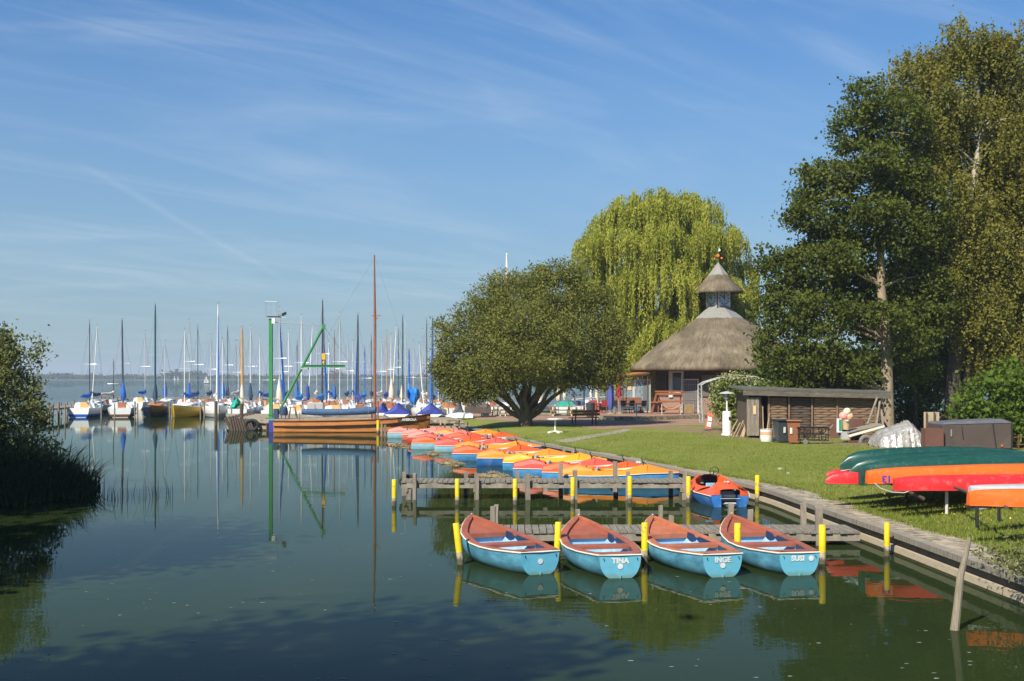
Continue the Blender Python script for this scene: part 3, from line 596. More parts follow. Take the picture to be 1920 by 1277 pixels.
# weeping willow behind the pavilion: hanging strands
base = Vector((11.6, 99.5, .6)); root = thing('weeping_willow', 'tall yellow green weeping willow rising behind the thatched pavilion', 'tree', base); Yt = base.y
cl = [(1250,372,60,22,.5),(1215,385,62,28,0),(1300,385,45,24,0),(1160,408,42,24,1),(1112,450,30,22,0),(1180,450,80,36,-2),(1270,440,80,38,-2),(1345,440,45,28,-1),(1375,500,34,26,0),(1146,520,54,36,-1),(1235,520,90,48,-3),(1320,530,70,38,-2),(1195,600,70,48,-2),(1260,610,70,48,-4),(1360,560,45,30,-1),(1330,610,55,40,0),(1100,500,30,26,1),(1170,660,38,36,-1),(1395,540,14,20,0),(1225,660,50,40,-5)]
bl = pblobs(root, Yt, cl, .85)
Cs = []; T = []
for bb in bl:
    ns = int(8.5*(bb[3]*bb[4]))+8; q = 13; n = ns*q
    th = np.repeat(RNG.uniform(0, 2*np.pi, ns), q); rr = np.repeat(RNG.uniform(.15, 1, ns)**.5, q); zf = (1-rr**2)**.5
    hz_ = np.repeat(RNG.uniform(-.5, 1, ns), q)
    st = np.stack([bb[0]+rr*np.cos(th)*bb[3], bb[1]+rr*np.sin(th)*bb[4], bb[2]+(zf*hz_)*bb[5]], 1)
    arch = RNG.uniform(0, 1, n)**.6; st[:, 0] += np.cos(th)*arch*.35; st[:, 1] += np.sin(th)*arch*.6; st[:, 2] -= arch**2*.7; st += RNG.normal(size=(n, 3))*.16
    L = np.repeat(RNG.uniform(.9, 3.4, ns), q)*RNG.uniform(.35, 1.25, n); tb = np.repeat(RNG.uniform(0, .6, ns), q)
    for i in range(n):
        k = int(L[i]/.085); t_ = np.arange(k)*.085
        if st[i, 2]-L[i] < .9: k = int(max(0, st[i, 2]-.9)/.085); t_ = np.arange(k)*.085
        if k < 3: continue
        out = np.array([math.cos(th[i]), math.sin(th[i])])*rr[i]
        sw = np.minimum(t_*.5, .35); c = np.stack([st[i, 0]+out[0]*sw, st[i, 1]+out[1]*sw, st[i, 2]-t_], 1)+RNG.normal(size=(k, 3))*.045
        Cs.append(c); T.append(np.full(k, tb[i]+RNG.uniform(0, .2))+RNG.uniform(0, .2, k))
C = np.concatenate(Cs); T = np.concatenate(T)
leaf_obj('crown', C, .24, .36, LM['willow'], root, .1, drop=(1.7, .8), tint=T)
b = MB(); pts, rs = trunkpath(13, .55, (-.5, 0)); b.tube(pts, rs, 12)
for bb in bl: limb(b, pts[3+RNG.integers(3)], (bb[0], bb[1], bb[2]), .16, .04, 7, .08)
b.build('trunk', X['bark'], root)

# tall dark alder with pale trunk
Yt = 61.5; base = Vector(((1664-960)*Yt/F, Yt, .6))
rt = Vector(base)
class _R: pass
rr_ = _R(); rr_.location = base
bl = pblobs(rr_, Yt, [(1622,190,45,48,0),(1590,250,38,45,0),(1650,260,48,50,.5),(1700,230,34,55,.5),(1560,330,50,34,0),(1625,340,62,50,0),(1520,350,36,36,.3),(1690,340,50,55,.3),(1545,400,60,40,-.4),(1620,430,60,44,.6),(1540,462,50,34,.9),(1585,470,50,36,.4),(1500,550,44,30,.8),(1500,400,32,34,0),(1690,430,55,50,0),(1470,510,46,44,0),(1535,500,60,48,-.6),(1610,520,55,40,1),(1690,520,50,45,.8),(1440,490,24,28,0),(1475,580,60,44,-.5),(1550,590,70,50,-1.2),(1630,600,48,44,1.4),(1712,600,45,50,.6),(1460,650,44,44,-.6),(1530,670,66,44,-1),(1600,690,52,34,-.8),(1720,680,34,40,1),(1500,712,44,22,-.6),(1600,560,60,60,2),(1735,470,30,60,1),(1652,300,40,34,-1.4),(1648,395,44,30,-1.6),(1655,590,40,24,-1.7),(1700,640,36,30,-.6),(1745,560,40,60,.6),(1745,400,34,70,1),(1690,440,40,40,-1),(1580,480,40,30,-1.5)])
pts = [Vector((0,0,-.1)), local(rr_,1664,740,Yt), local(rr_,1662,640,Yt), local(rr_,1652,540,Yt), local(rr_,1650,440,Yt), local(rr_,1640,340,Yt), local(rr_,1628,250,Yt), local(rr_,1615,170,Yt)]
tree('tall_alder_tree', 'tall dark green tree with bare pale lower trunk behind the trailer', 'tree', base, bl, (pts, [.36,.30,.27,.22,.17,.12,.07,.03]), LM['alder'], X['bark_pale'], .18, 30, .32, 3.1, 34, rmin=.5, aspect=.75, flat=.55)
ra = [o for o in COL.objects if o.name.startswith('tall_alder_tree')][0]
b = MB()
for px, py, qx_, qy_ in ((1660,720,1618,690),(1662,735,1625,712),(1663,750,1638,738),(1658,760,1600,740),(1660,655,1632,640),(1655,775,1632,765)):
    limb(b, local(rr_, px, py, Yt), local(rr_, qx_, qy_, Yt-.5), .07, .03, 5, .03)
b.build('dead_branch', X['bark_pale'], ra)

# big birch with white upper stem
Yb = 64.0; base = Vector(((1785-960)*Yb/F, Yb, .6)); rb = _R(); rb.location = base
bl = pblobs(rb, Yb, [(1808,78,44,36,0),(1900,85,40,34,0),(1845,100,40,34,.4),(1770,122,38,30,0),(1865,108,42,36,0),(1715,125,40,34,.3),(1905,140,40,50,0),(1690,170,24,28,.6),(1760,175,60,42,-.4),(1858,195,44,44,.9),(1730,250,56,48,-.5),(1780,275,40,50,1.2),(1890,260,50,56,-.3),(1735,340,56,50,-.8),(1850,360,60,48,.6),(1790,420,60,50,-.9),(1900,380,44,50,0),(1860,470,60,52,-.4),(1780,510,44,42,-1.2),(1915,520,44,60,0),(1850,570,56,50,-.6),(1800,590,40,34,-.4),(1900,650,50,44,-.6),(1840,650,40,36,0),(1760,440,36,50,1.2),(1870,260,40,100,2),(1780,260,30,80,2),(1890,430,50,100,2),(1960,300,60,140,0),(1822,395,34,44,-.9),(1842,455,40,36,-1),(1808,340,24,30,-.9),(1835,200,26,20,-.9),(1960,550,60,100,0)])
root = thing('silver_birch', 'very tall drooping olive green birch with white upper stem', 'tree', base)
P = ell_pts(bl, 1.9, .5); C0, tint0 = clumps(P, 12, .32, .7)
# drooping twigs under each clump
n = len(P)*7; idx = RNG.integers(0, len(P), n); L = RNG.uniform(.3, 1.3, n); k = 11
st = P[idx]+RNG.normal(size=(n, 3))*.35; tt = np.linspace(0, 1, k)
Cd = (st[:, None, :]-np.stack([np.zeros((n, k)), np.zeros((n, k)), L[:, None]*tt[None, :]], 2)+RNG.normal(size=(n, k, 3))*.06).reshape(-1, 3)
T2 = np.repeat(RNG.uniform(0, .8, n), k)+RNG.uniform(0, .2, n*k)
leaf_obj('crown', np.concatenate([C0, Cd]), .16, .75, LM['birch'], root, .1, drop=(.8, 1.), tint=np.concatenate([tint0, T2]))
b = MB(); tp = [Vector((0,0,-.1)), local(rb,1788,700,Yb), local(rb,1800,600,Yb), local(rb,1812,500,Yb)]; b.tube(tp, [.50,.36,.30,.26], 12)
limb(b, (0.1, .3, 0), local(rb, 1845, 560, Yb+.5), .26, .16, 6, -.02); b.build('trunk', X['bark_dark'], root)
b = MB(); tp = [local(rb,1812,500,Yb), local(rb,1818,440,Yb), local(rb,1824,370,Yb), local(rb,1830,310,Yb), local(rb,1842,245,Yb), local(rb,1830,150,Yb), local(rb,1815,60,Yb)]; b.tube(tp, [.26,.24,.21,.17,.13,.08,.03], 9)
limb(b, tp[2], local(rb, 1800, 290, Yb), .09, .03); limb(b, tp[2], local(rb, 1795, 345, Yb), .07, .02); limb(b, tp[4], local(rb, 1870, 160, Yb), .08, .02)
for i in range(26):
    q = Vector(P[RNG.integers(len(P))]); j = min((abs(q.z-.5-p.z), jj) for jj, p in enumerate(tp[:-1]))[1]; limb(b, tp[j], tp[j].lerp(q, .9), .07, .015, 7, .08)
b.build('upper_stem', X['bark_birch'], root)

# greenery along the back of the site
def bush(name, label, cat, Y, lst, lm, leaf=.17, dens=4.2, k=24, rad=.28, group=None, bark=None, aspect=.7, base_px=None, dep=.8):
    px, py = base_px or (lst[0][0], 0); base = Vector(((px-960)*Y/F, Y, .55)); r_ = _R(); r_.location = base
    bl = pblobs(r_, Y, lst, dep); h = max(bb[2] for bb in bl)
    return tree(name, label, cat, base, bl, ([(0,0,-.05), (.05,0,h*.4), (0,.1,h*.8)], [.14,.10,.05]), lm, bark or X['bark_dark'], leaf, k, rad, dens, 10, aspect=aspect, group=group)
bush('bright_bush', 'bright green bush behind the dark trailer box', 'bush', 50, [(1860,745,55,50,0),(1815,770,30,34,0),(1905,730,44,60,.5),(1890,790,50,40,-.3),(1840,800,40,30,0),(1940,780,50,60,0)], LM['hedge'], .18, 4.6, 24)
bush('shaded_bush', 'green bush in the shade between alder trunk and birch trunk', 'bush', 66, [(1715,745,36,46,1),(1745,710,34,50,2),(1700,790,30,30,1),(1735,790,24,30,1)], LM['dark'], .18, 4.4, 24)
bush('birch_sapling_bush', 'small sunlit bush left of the birch trunk', 'bush', 67, [(1742,765,26,36,0),(1725,785,22,24,0)], LM['hedge'], .16, 4.5, 20)
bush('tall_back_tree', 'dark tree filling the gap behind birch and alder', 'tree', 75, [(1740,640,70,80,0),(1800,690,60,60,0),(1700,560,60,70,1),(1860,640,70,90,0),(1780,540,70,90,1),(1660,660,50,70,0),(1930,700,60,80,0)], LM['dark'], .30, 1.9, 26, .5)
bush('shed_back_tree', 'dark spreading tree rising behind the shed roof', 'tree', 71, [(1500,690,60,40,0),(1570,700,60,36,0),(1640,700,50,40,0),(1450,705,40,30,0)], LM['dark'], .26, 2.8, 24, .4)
bush('ivy_bush', 'low leafy shrub between vine arch and shed roof', 'shrub', 61, [(1458,722,34,16,0),(1500,726,30,12,0),(1430,735,20,14,0)], LM['hedge'], .15, 3.0, 16, .22)

# bank willow, left, with reeds in front (left bank ground)
b = MB(); b.add([(-60,20,.0),(-17.2,26,-.05),(-16.2,33,-.05),(-15.6,37,-.05),(-16.4,43,-.05),(-30,50,-.05),(-60,55,0),(-24,34,.5),(-40,38,.6)], [(0,1,7),(1,2,7),(2,3,7),(3,4,7),(4,5,7),(5,8,7),(5,6,8),(6,0,8),(0,7,8)])
setp(b.build('left_bank', X['lawn']), 'overgrown bank at the left edge', kind='structure')
Yw = 37.0; base = Vector((-16.4, Yw, .1)); rw = _R(); rw.location = base
bl = pblobs(rw, Yw, [(20,690,38,46,0),(-20,650,50,44,0),(48,730,34,40,0),(8,640,24,30,0),(30,790,50,46,-.2),(-30,760,70,90,0),(66,660,14,24,0),(70,780,22,34,0),(0,850,70,50,0),(-60,700,60,90,.5),(60,830,30,26,-.6),(90,850,22,20,-.8),(40,860,50,26,-.9)])
tree('bank_willow_bush', 'grey green willow bush leaning over the water at the left edge', 'bush', base, bl, ([(0,0,-.2),(.3,0,1.6),(.2,.1,3.2),(0,0,4.4)], [.13,.10,.06,.02]), LM['bush'], X['bark'], .125, 20, .17, 8.0, 22, aspect=.5, flat=.9, rmin=.4)
def blades(name, n, posf, hf, wf, lm, lean=.35, seg=4, label=None, kind='stuff', droop=.5):
    V = np.zeros((n, seg+1, 2, 3)); 
    for i in range(n):
        x, y, z = posf(); h = hf(x, y); w = wf(); a = random.uniform(0, 2*math.pi); ln = random.uniform(.1, 1)*lean; ca, sa = math.cos(a), math.sin(a); wa = random.uniform(0, math.pi)
        for j in range(seg+1):
            t = j/seg; r = ln*h*t*t; zz_ = h*t*(1-droop*ln*t*t); ww = w*(1-t**1.5)*.5+.0004
            px_, py_ = x+ca*r, y+sa*r; V[i, j, 0] = (px_-math.cos(wa)*ww, py_-math.sin(wa)*ww, z+zz_); V[i, j, 1] = (px_+math.cos(wa)*ww, py_+math.sin(wa)*ww, z+zz_)
    base_i = np.arange(n)[:, None]*(seg+1)*2+np.arange(seg)[None, :]*2
    q = np.stack([base_i, base_i+1, base_i+3, base_i+2], 2).reshape(-1, 4).astype(np.int32)
    me = bpy.data.meshes.new(name); me.vertices.add(n*(seg+1)*2); me.vertices.foreach_set('co', V.reshape(-1).astype(np.float32))
    me.loops.add(q.size); me.loops.foreach_set('vertex_index', q.ravel()); me.polygons.add(len(q)); me.polygons.foreach_set('loop_start', np.arange(0, q.size, 4, dtype=np.int32)); me.polygons.foreach_set('loop_total', np.full(len(q), 4, dtype=np.int32)); me.update(calc_edges=True)
    a_ = me.attributes.new('tint', 'FLOAT', 'POINT'); a_.data.foreach_set('value', np.repeat(RNG.uniform(0, 1, n), (seg+1)*2).astype(np.float32))
    me.materials.append(lm); o = bpy.data.objects.new(name, me); COL.objects.link(o); return setp(o, label, kind=kind)
def reedpos():
    while True:
        x = random.uniform(-18.5, -12.3); y = random.uniform(32.5, 38.5)
        lim = -12.45-.22*abs(y-35.5)-(random.random()**3)*.0
        if x < lim-.9*random.random()**2: return x, y, -.1
blades('reeds', 5200, reedpos, lambda x, y: float(np.interp(x, [-16, -14.3, -13.4, -12.7], [2.4, 2.0, 1.45, .85]))*random.uniform(.65, 1.1), lambda: random.uniform(.025, .06), LM['reed'], 1.0, 5, 'dense dark reeds growing at the left bank', droop=.5)
def sparse():
    x = -12.5+random.random()**1.4*2.6; return x, random.uniform(34.2, 36.4), -.1
blades('sparse_reeds', 60, sparse, lambda x, y: random.uniform(.35, 1.0), lambda: .02, LM['reed'], .3, 4, 'thin single reed stems standing in the water beside the reed bed', droop=.5)

# shade trees on the near bank behind and beside the viewpoint (they throw the shadows on the near water)
for nm, lb, (x, y), h, r in (('bank_tree', 'leafy tree on the near left bank behind the viewpoint', (-19.8, 27.5), 10.8, 4.6), ('bank_tree', 'leafy tree on the near left bank beside the viewpoint', (-14.8, 17.0), 12, 4.4), ('bank_tree', 'second leafy tree on the near left bank by the reeds', (-28, 34), 11, 4.8), ('bank_tree', 'tall tree behind the viewpoint shading the near water', (-10.6, 1.9), 20, 3.2)):
    tree(nm, lb, 'tree', Vector((x, y, .2)), [(0,0,h*.68,r,r,min(h*.33,4)),(r*.4,.5,h*.6,r*.7,r*.7,min(h*.2,2.6)),(-r*.4,-.5,h*.6,r*.7,r*.7,min(h*.2,2.6))], trunkpath(h*.8, .3), LM['alder'], X['bark'], .42, 14, .5, 1.1, 12)

# far tree line across the lake
def fartrees():
    Cs = []; T = []
    x = -2500
    while x < 2500:
        h = random.uniform(4.5, 6.5)+2*max(0, math.sin(x*.006+.4))+(5.5 if (-560 < x < -500 or -820 < x < -790 or -290 < x < -270) else 0); w = random.uniform(9, 22); n = int(w*h*1.3)
        c = RNG.normal(size=(n, 3))*np.array([w*.36, 8, h*.30]); c[:, 0] += x; c[:, 1] += fy+90+random.uniform(-40, 60)+40*math.sin(x*.0031); c[:, 2] = np.abs(c[:, 2]+h*.45)+.8
        Cs.append(c); T.append(np.full(n, random.random()*.6)+RNG.uniform(0, .4, n)); x += w*.55
    leaf = leaf_obj('far_trees', np.concatenate(Cs), 3.8, .9, LM['far'], None, .2, tint=np.concatenate(T)); setp(leaf, 'hazy line of trees on the far shore', kind='stuff')
fartrees()

# grass blades on the near lawn
def gpos():
    while True:
        y = 16+random.random()**1.7*48; w_ = 2+y*.33; x = qx(y)+qw(y)-.04+random.random()**1.25*w_
        if abs(x) < y*.45 : return x, y, gz(x, y)-.005
blades('grass', 110000, gpos, lambda x, y: random.uniform(.03, .085)*(1+.9*math.exp(-((x-11.5)/3.5)**2-((y-25)/4.5)**2)+ (1.2*math.exp(-((y-17.5)/2.5)**2))), lambda: random.uniform(.008, .016), LM['grass'], .9, 2, 'short grass growing on the lawn near the canoes')
def edgepos():
    while True:
        y = 15+random.random()**1.3*45
        if math.sin(y*1.9)+math.sin(y*.73+1)+random.uniform(-1, 1) > .3:
            x = qx(y)+qw(y)-abs(random.gauss(0, .10))-.02; return x, y, .42
blades('edge_grass', 16000, edgepos, lambda x, y: random.uniform(.03, .11), lambda: random.uniform(.008, .016), LM['grass'], 1.1, 2, 'grass tufts creeping over the inner edge of the quay walkway')
def flowers():
    n = 420; C = []
    for i in range(n):
        y = 22+random.random()*9; x = qx(y)+qw(y)+.8+random.random()*6; C.append((x, y, gz(x, y)+.12+random.random()*.06))
    m = mat('yellow_petals', (.75,.58,.03), .6, .1, 5); return setp(leaf_obj('wild_flowers', np.array(C), .035, .8, m, None, 3), 'tiny yellow flowers scattered through the long grass by the canoe rack', kind='stuff')
flowers()
# weeds hanging over the quay, lower right
p0 = Vector((7.6, 17.7, .42)); r_ = _R(); r_.location = p0
tree('quay_shrub', 'pale leafy shrub hanging over the quay edge in the lower right corner', 'shrub', p0, [(0.25,0,.32,.6,.7,.45),(-.1,-.5,.0,.42,.7,.42),(.6,.6,.3,.7,.9,.4),(.5,-.9,.4,.7,.8,.55),(0.0,.9,.05,.38,.6,.3),(1.0,0,.5,.7,1.1,.5),(.25,1.8,.12,.3,.6,.18),(-.15,.1,-.2,.3,.8,.2)], ([(.3,0,-.2),(.3,0,.2),(.2,0,.5)], [.03,.02,.01]), LM['weeds'], X['bark'], .075, 9, .11, 14, 14, aspect=.42, flat=1, r1=.006, rmin=.2, lr=.5)
X['stake'] = mat('bleached_stake', (.27,.225,.16), .9, .35, 3, (8,8,1), .006, 12, dirt=(.12,.10,.07), damt=.6)
# ================================================================ RENTAL HARBOUR: piles, jetties, rowing boats, pedal boats
def rough_post(b, x, y, z0, z1, w, d=None, lean=(0, 0), rz=0):
    d = d or w; n = 4; rings = []
    for i in range(n+1):
        t = i/n; ox = lean[0]*t+random.uniform(-.006, .006); oy = lean[1]*t; ww = w*(1-.05*t)
        ring = []
        for sx_, sy_ in ((-1,-1),(1,-1),(1,1),(-1,1)):
            vx, vy = sx_*ww/2, sy_*d/2; ring.append((x+ox+vx*math.cos(rz)-vy*math.sin(rz), y+oy+vx*math.sin(rz)+vy*math.cos(rz), z0+(z1-z0)*t+(random.uniform(-.02, .03) if i == n else 0)))
        rings.append(ring)
    b.loft(rings, True, False, True, False)
def yellow_pile(px, pyw, pyt, label, group, r=.062, lean=(0, 0), band=.30):
    p = W(px, pyw, 0); s = (pyw-Y0)/H; zt = H-(pyt-Y0)/s
    root = thing('mooring_pile', label, 'mooring pile', p, group=group); zb = zt*band
    k = lambda z: (lean[0]*z/zt, lean[1]*z/zt, z)
    b = MB(); b.tube([k(-.4), k(zb)], [r*1.08, r*1.04], 12, cap=False); b.build('bare_foot', X['pile_wood'], root)
    b = MB(); b.tube([k(zb), k(zb+.2*(zt-zb)), k(zt-.01), k(zt)], [r*1.05, r*1.05, r, r*.9], 14); b.build('painted_top', X['yellow'], root)
    return root
g2 = 'yellow piles before the pedal boat jetty'
o2 = ['outermost yellow pile at the water end of the pedal boat jetty', 'yellow pile second from the water end of the pedal boat jetty', 'yellow pile third from the water end of the pedal boat jetty', 'yellow pile fourth from the water end of the pedal boat jetty', 'yellow pile before the amber pedal boat at the jetty', 'yellow pile just left of the docked pedal boat 13', 'yellow pile just right of the docked pedal boat 13']
for (px, w_, t_), lb in zip(((739,948,899),(857.5,946,898),(966,946,898),(1074,944,895),(1181,943,893),(1291,942,893),(1420,941,891)), o2): yellow_pile(px, w_, t_, lb, g2)
g1 = 'yellow piles between the rowing boats'
yellow_pile(864, 1058, 981, 'leaning yellow pile left of the first rowing boat', g1, .062, (-.09, 0))
yellow_pile(1044, 1052, 979, 'yellow pile between the first rowing boat and TINA', g1, .06, (.03, 0))
yellow_pile(1209, 1054, 980, 'yellow pile between the rowing boats TINA and INGE', g1)
yellow_pile(1383, 1054, 981, 'yellow pile between the rowing boats INGE and SUSI', g1)
yellow_pile(1542, 1057, 984, 'yellow pile right of the rowing boat SUSI', g1, .064)
yellow_pile(1663, 1042, 980, 'lone yellow pile standing before the quay wall', g1, .055)
yellow_pile(709, 812, 788, 'left yellow pile among the farthest pedal boats', 'yellow piles by the far pedal boats', .10)
yellow_pile(762, 806, 781, 'right yellow pile among the farthest pedal boats', 'yellow piles by the far pedal boats', .10)

def jetty(name, label, x0, x1, y0, y1, z, posts, slant=0):
    """planked jetty, boards laid across"""
    root = thing(name, label, 'jetty', ((x0+x1)/2, y0, 0)); n = int((x1-x0)/.15); b = wmb(root)
    for i in range(n):
        x = x0+(x1-x0)*i/n; w = (x1-x0)/n; dy = random.uniform(-.03, .03); zz_ = z+random.uniform(-.004, .004)
        b.box((x+w/2, (y0+y1)/2+dy, zz_-.02), (w-.018, y1-y0+.02, .04), rz=random.uniform(-.01, .01))
    b.build('deck', X['plank_x'], root)
    for yy in (y0+.06, y1-.1):
        b = wmb(root); b.box(((x0+x1)/2, yy, z-.12), (x1-x0-.04, .08, .15)); b.build('side_beam', X['plank_grey'], root)
    for i in range(int((x1-x0)/2)+1):
        x = min(x0+.15+i*2, x1-.2); b = wmb(root); b.box((x, (y0+y1)/2, z-.25), (.12, y1-y0+.2, .1)); b.build('cross_beam', X['wood_grey'], root)
    for px, y, zt, w in posts:
        x = (px-960)*y/F; b = wmb(root); rough_post(b, x, y, -.4, zt, w, lean=(random.uniform(-.03, .03), 0), rz=random.uniform(-.2, .2)); b.build('post', X['wood_grey'], root)
    return root
J2y = 35.0
def zt(py, y): return H-(py-Y0)*y/F
jetty('pedal_boat_jetty', 'long weathered timber jetty between the pedal boats and the yellow piles', (752-960)*34.6/F, (1288-960)*34.9/F, 34.45, 35.55, .52,
      [(757,35.6,zt(885,35.6),.12),(778,34.4,zt(888,34.4),.10),(766,34.45,.3,.13),(893,34.4,zt(887,34.4),.12),(990,34.4,zt(888,34.4),.13),(873,35.65,zt(885,35.65),.11),(971,35.65,zt(883,35.65),.12),(1052,35.65,zt(868,35.65),.12),(1078,34.42,zt(882,34.42),.13),(1155,35.65,zt(866,35.65),.12),(1177,34.42,zt(884,34.42),.12),(1258,35.65,zt(884,35.65),.11),(1283,34.42,zt(885,34.42),.13)])
t = thing('tyre_fender', 'dark tyre leaning on the post at the water end of the jetty', 'tyre', at(764, 903, 35.75)); b = MB()
b.tube([(.19*math.cos(a_), .02, .15*math.sin(a_)) for a_ in np.linspace(0, 2*math.pi, 20, False)], .07, 8, closed=True); b.build('tyre', X['rubber'], t)
J1 = jetty('rowing_boat_jetty', 'low plank jetty behind the bows of the blue rowing boats', (903-960)*25.3/F, (1607-960)*25.3/F, 25.0, 26.2, .29,
      [(922,25.0,zt(950,25.0),.11),(930,26.3,zt(948,26.3),.10),(1085,26.3,zt(957,26.3),.10),(1236,26.35,zt(949,26.35),.09),(1257,25.9,zt(967,25.9),.10),(1370,26.4,zt(945,26.4),.12),(1405,26.35,zt(955,26.35),.12),(1505,26.3,zt(944,26.3),.13),(1537,25.05,zt(951,25.05),.15)])
t = thing('dead_stake', 'bare crooked stake leaning in the water before the right quay wall', 'stake', W(1790, 1181, 0)); b = MB()
b.tube([(-.01,0,-.5),(0,0,0),(.04,0,.35),(.08,0,.75),(.16,0,1.05),(.205,0,1.28)], [.07,.062,.054,.05,.035,.03], 9); b.build('stake', X['stake'], t)

# ---- rowing boats
def rowboat(stern, bow, name, deckm, label, dot=(0, -.14), tm=None):
    S = W(*stern, 0); B = W(*bow, .68); d = (B-S).xy; L = 3.35; rz = math.atan2(d.y, d.x)-math.pi/2
    root = thing('rowing_boat', label, 'rowing boat', (S.x, S.y, 0), rz, 'blue rowing boats tied up stern out')
    T = [0,.06,.14,.25,.38,.5,.62,.73,.82,.9,.95,.985,1.0]
    tg = [0,.2,.45,.7,.85,.95,1.0]; gg = [.375,.56,.695,.60,.40,.19,.035]
    tz = [0,.25,.45,.7,.85,1.0]; zs = [.415,.375,.375,.455,.55,.70]
    tk = [0,.15,.7,.85,.94,1.0]; zk = [-.03,-.10,-.10,-.04,.12,.44]
    def cr(t, a, v):  # smooth interpolation
        return float(np.interp(t, a, v))*.5+float(np.interp(t-.03, a, v))*.25+float(np.interp(t+.03, a, v))*.25 if .04 < t < .96 else float(np.interp(t, a, v))
    g = lambda t: cr(t, tg, gg); zsf = lambda t: cr(t, tz, zs); zkf = lambda t: cr(t, tk, zk)
    yf = lambda t: t*L
    NA = 9
    def sec(t):
        pts = []
        for i in range(-NA, NA+1):
            a = (1-abs(i)/NA)*math.pi/2; sg = -1 if i < 0 else 1
            x = g(t)*math.cos(a)**.62 if abs(i) < NA else g(t); 
            x = g(t)*(math.cos(a) if a > 1e-6 else 1)**.62; z = zsf(t)-(zsf(t)-zkf(t))*math.sin(a)**.9
            if i == 0: x = 0
            pts.append((sg*x, yf(t), z))
        return pts
    rings = [sec(t) for t in T]
    b = MB(); b.loft(rings, False, False, False, True); b.build('hull', X['row_blue'], root, ang=60)
    b = MB(); b.poly(rings[0]); b.build('transom', tm or X['row_transom'], root)
    b = MB(); b.tube([(0, -.012, .04), (0, -.012, -.1)], .022, 6); b.build('skeg', X['row_transom'], root)
    b = MB(); dk = .125
    gi = lambda t: max(g(t)-dk*(1+.25*(1-t)), .0)
    for sg in (-1, 1):
        TT = [.0,.06,.14,.25,.38,.5,.62,.73,.82,.9,.95,.985,1]
        rows = [[(sg*(g(t)+.004), yf(t), zsf(t)+.006), (sg*max(g(t)-.03, 0), yf(t), zsf(t)+.018), (sg*gi(t), yf(t), zsf(t)+.008), (sg*gi(t), yf(t), zsf(t)-.055)] for t in TT]
        if sg < 0: rows = [r[::-1] for r in rows]
        b.loft(rows, False, False, False, False)
    b.build('gunwale', deckm, root)
    # bow deck (sunk a little, sloping up to the stem)
    b = MB(); rows = [[(-gi(t)-.01, yf(t), zsf(t)-.05), (0, yf(t), zsf(t)-.04), (gi(t)+.01, yf(t), zsf(t)-.05)] for t in (.745,.8,.86,.92,.96)]
    b.loft(rows, False, False, False, True); t = .745; b.poly([(-gi(t)-.01, yf(t), zsf(t)-.05), (0, yf(t), zsf(t)-.04), (gi(t)+.01, yf(t), zsf(t)-.05), (gi(t)+.01, yf(t), zsf(t)-.13), (-gi(t)-.01, yf(t), zsf(t)-.13)]); b.build('bow_deck', deckm, root)
    b = MB(); t0, t1 = .0, .13; rows = [[(-gi(t)-.005, yf(t)+.008, zsf(t)+.004), (gi(t)+.005, yf(t)+.008, zsf(t)+.004)] for t in (t0, .06, t1)]; b.loft(rows, False, False, False, False)
    b.add([(-gi(t1)-.005, yf(t1)+.008, zsf(t1)+.004), (gi(t1)+.005, yf(t1)+.008, zsf(t1)+.004), (gi(t1)+.005, yf(t1)+.008, zsf(t1)-.06), (-gi(t1)-.005, yf(t1)+.008, zsf(t1)-.06)], [(0,1,2,3)]); b.build('stern_seat', deckm, root)
    b = MB(); y0, y1 = yf(.395), yf(.49); z = zsf(.44); w0, w1 = gi(.395)+.04, gi(.49)+.04
    b.add([(-w0,y0,z),(w0,y0,z),(w1,y1,z),(-w1,y1,z),(-w0,y0,z-.06),(w0,y0,z-.06),(w1,y1,z-.06),(-w1,y1,z-.06)], [(0,1,2,3),(7,6,5,4),(4,5,1,0),(6,7,3,2)]); b.build('thwart', deckm, root)
    b = MB(); rows = []
    for t in (.11,.2,.3,.4,.5,.6,.7,.76):
        G_ = gi(t)+.0; z = zsf(t)-.05; rows.append([(-G_, yf(t), z), (-G_*.97, yf(t), z-.08), (-G_*.80, yf(t), .12), (-G_*.62, yf(t), .045), (0, yf(t), .035), (G_*.62, yf(t), .045), (G_*.80, yf(t), .12), (G_*.97, yf(t), z-.08), (G_, yf(t), z)])
    b.loft(rows, False, True, True, False); b.build('inner_shell', X['row_in'], root)
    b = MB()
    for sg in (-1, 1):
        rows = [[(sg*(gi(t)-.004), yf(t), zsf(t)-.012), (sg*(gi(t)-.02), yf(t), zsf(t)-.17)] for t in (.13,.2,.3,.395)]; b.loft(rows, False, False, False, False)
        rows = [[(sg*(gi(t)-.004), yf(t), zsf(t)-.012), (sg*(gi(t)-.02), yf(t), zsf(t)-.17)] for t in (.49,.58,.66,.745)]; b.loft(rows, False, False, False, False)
    b.build('inner_shade_band', X['row_shade'], root)
    b = MB(); path = [(-g(t)-.006, yf(t), zsf(t)-.012) for t in T]+[(g(t)+.006, yf(t), zsf(t)-.012) for t in T[::-1]]+[(0, -.012, zsf(0)-.012)]
    b.tube(path, .016, 6, closed=True); b.build('rubbing_strake', X['cream'], root)
    b = MB()
    for sx in (-.30, .30): b.tube([(sx, -.012, .355), (sx+.012, -.012, .31)], .007, 5)
    b.build('eyelets', X['black'], root)
    b = MB(); b.lathe([(.0, .0), (.048, .0), (.05, .006), (.0, .007)], n=18); b.M = Matrix(); o = b.build('drain_cap', X['letter'], root); o.rotation_euler = (R(90), 0, 0); o.location = (dot[0], -.004, .415+dot[1]-.03)
    b = MB(); b.tube([(0, L-.02, .70), (.05, L+.22, .56), (.06, L+.5, .50), (.02, L+.75, .38)], .010, 5); b.build('mooring_rope', X['cone'], root)
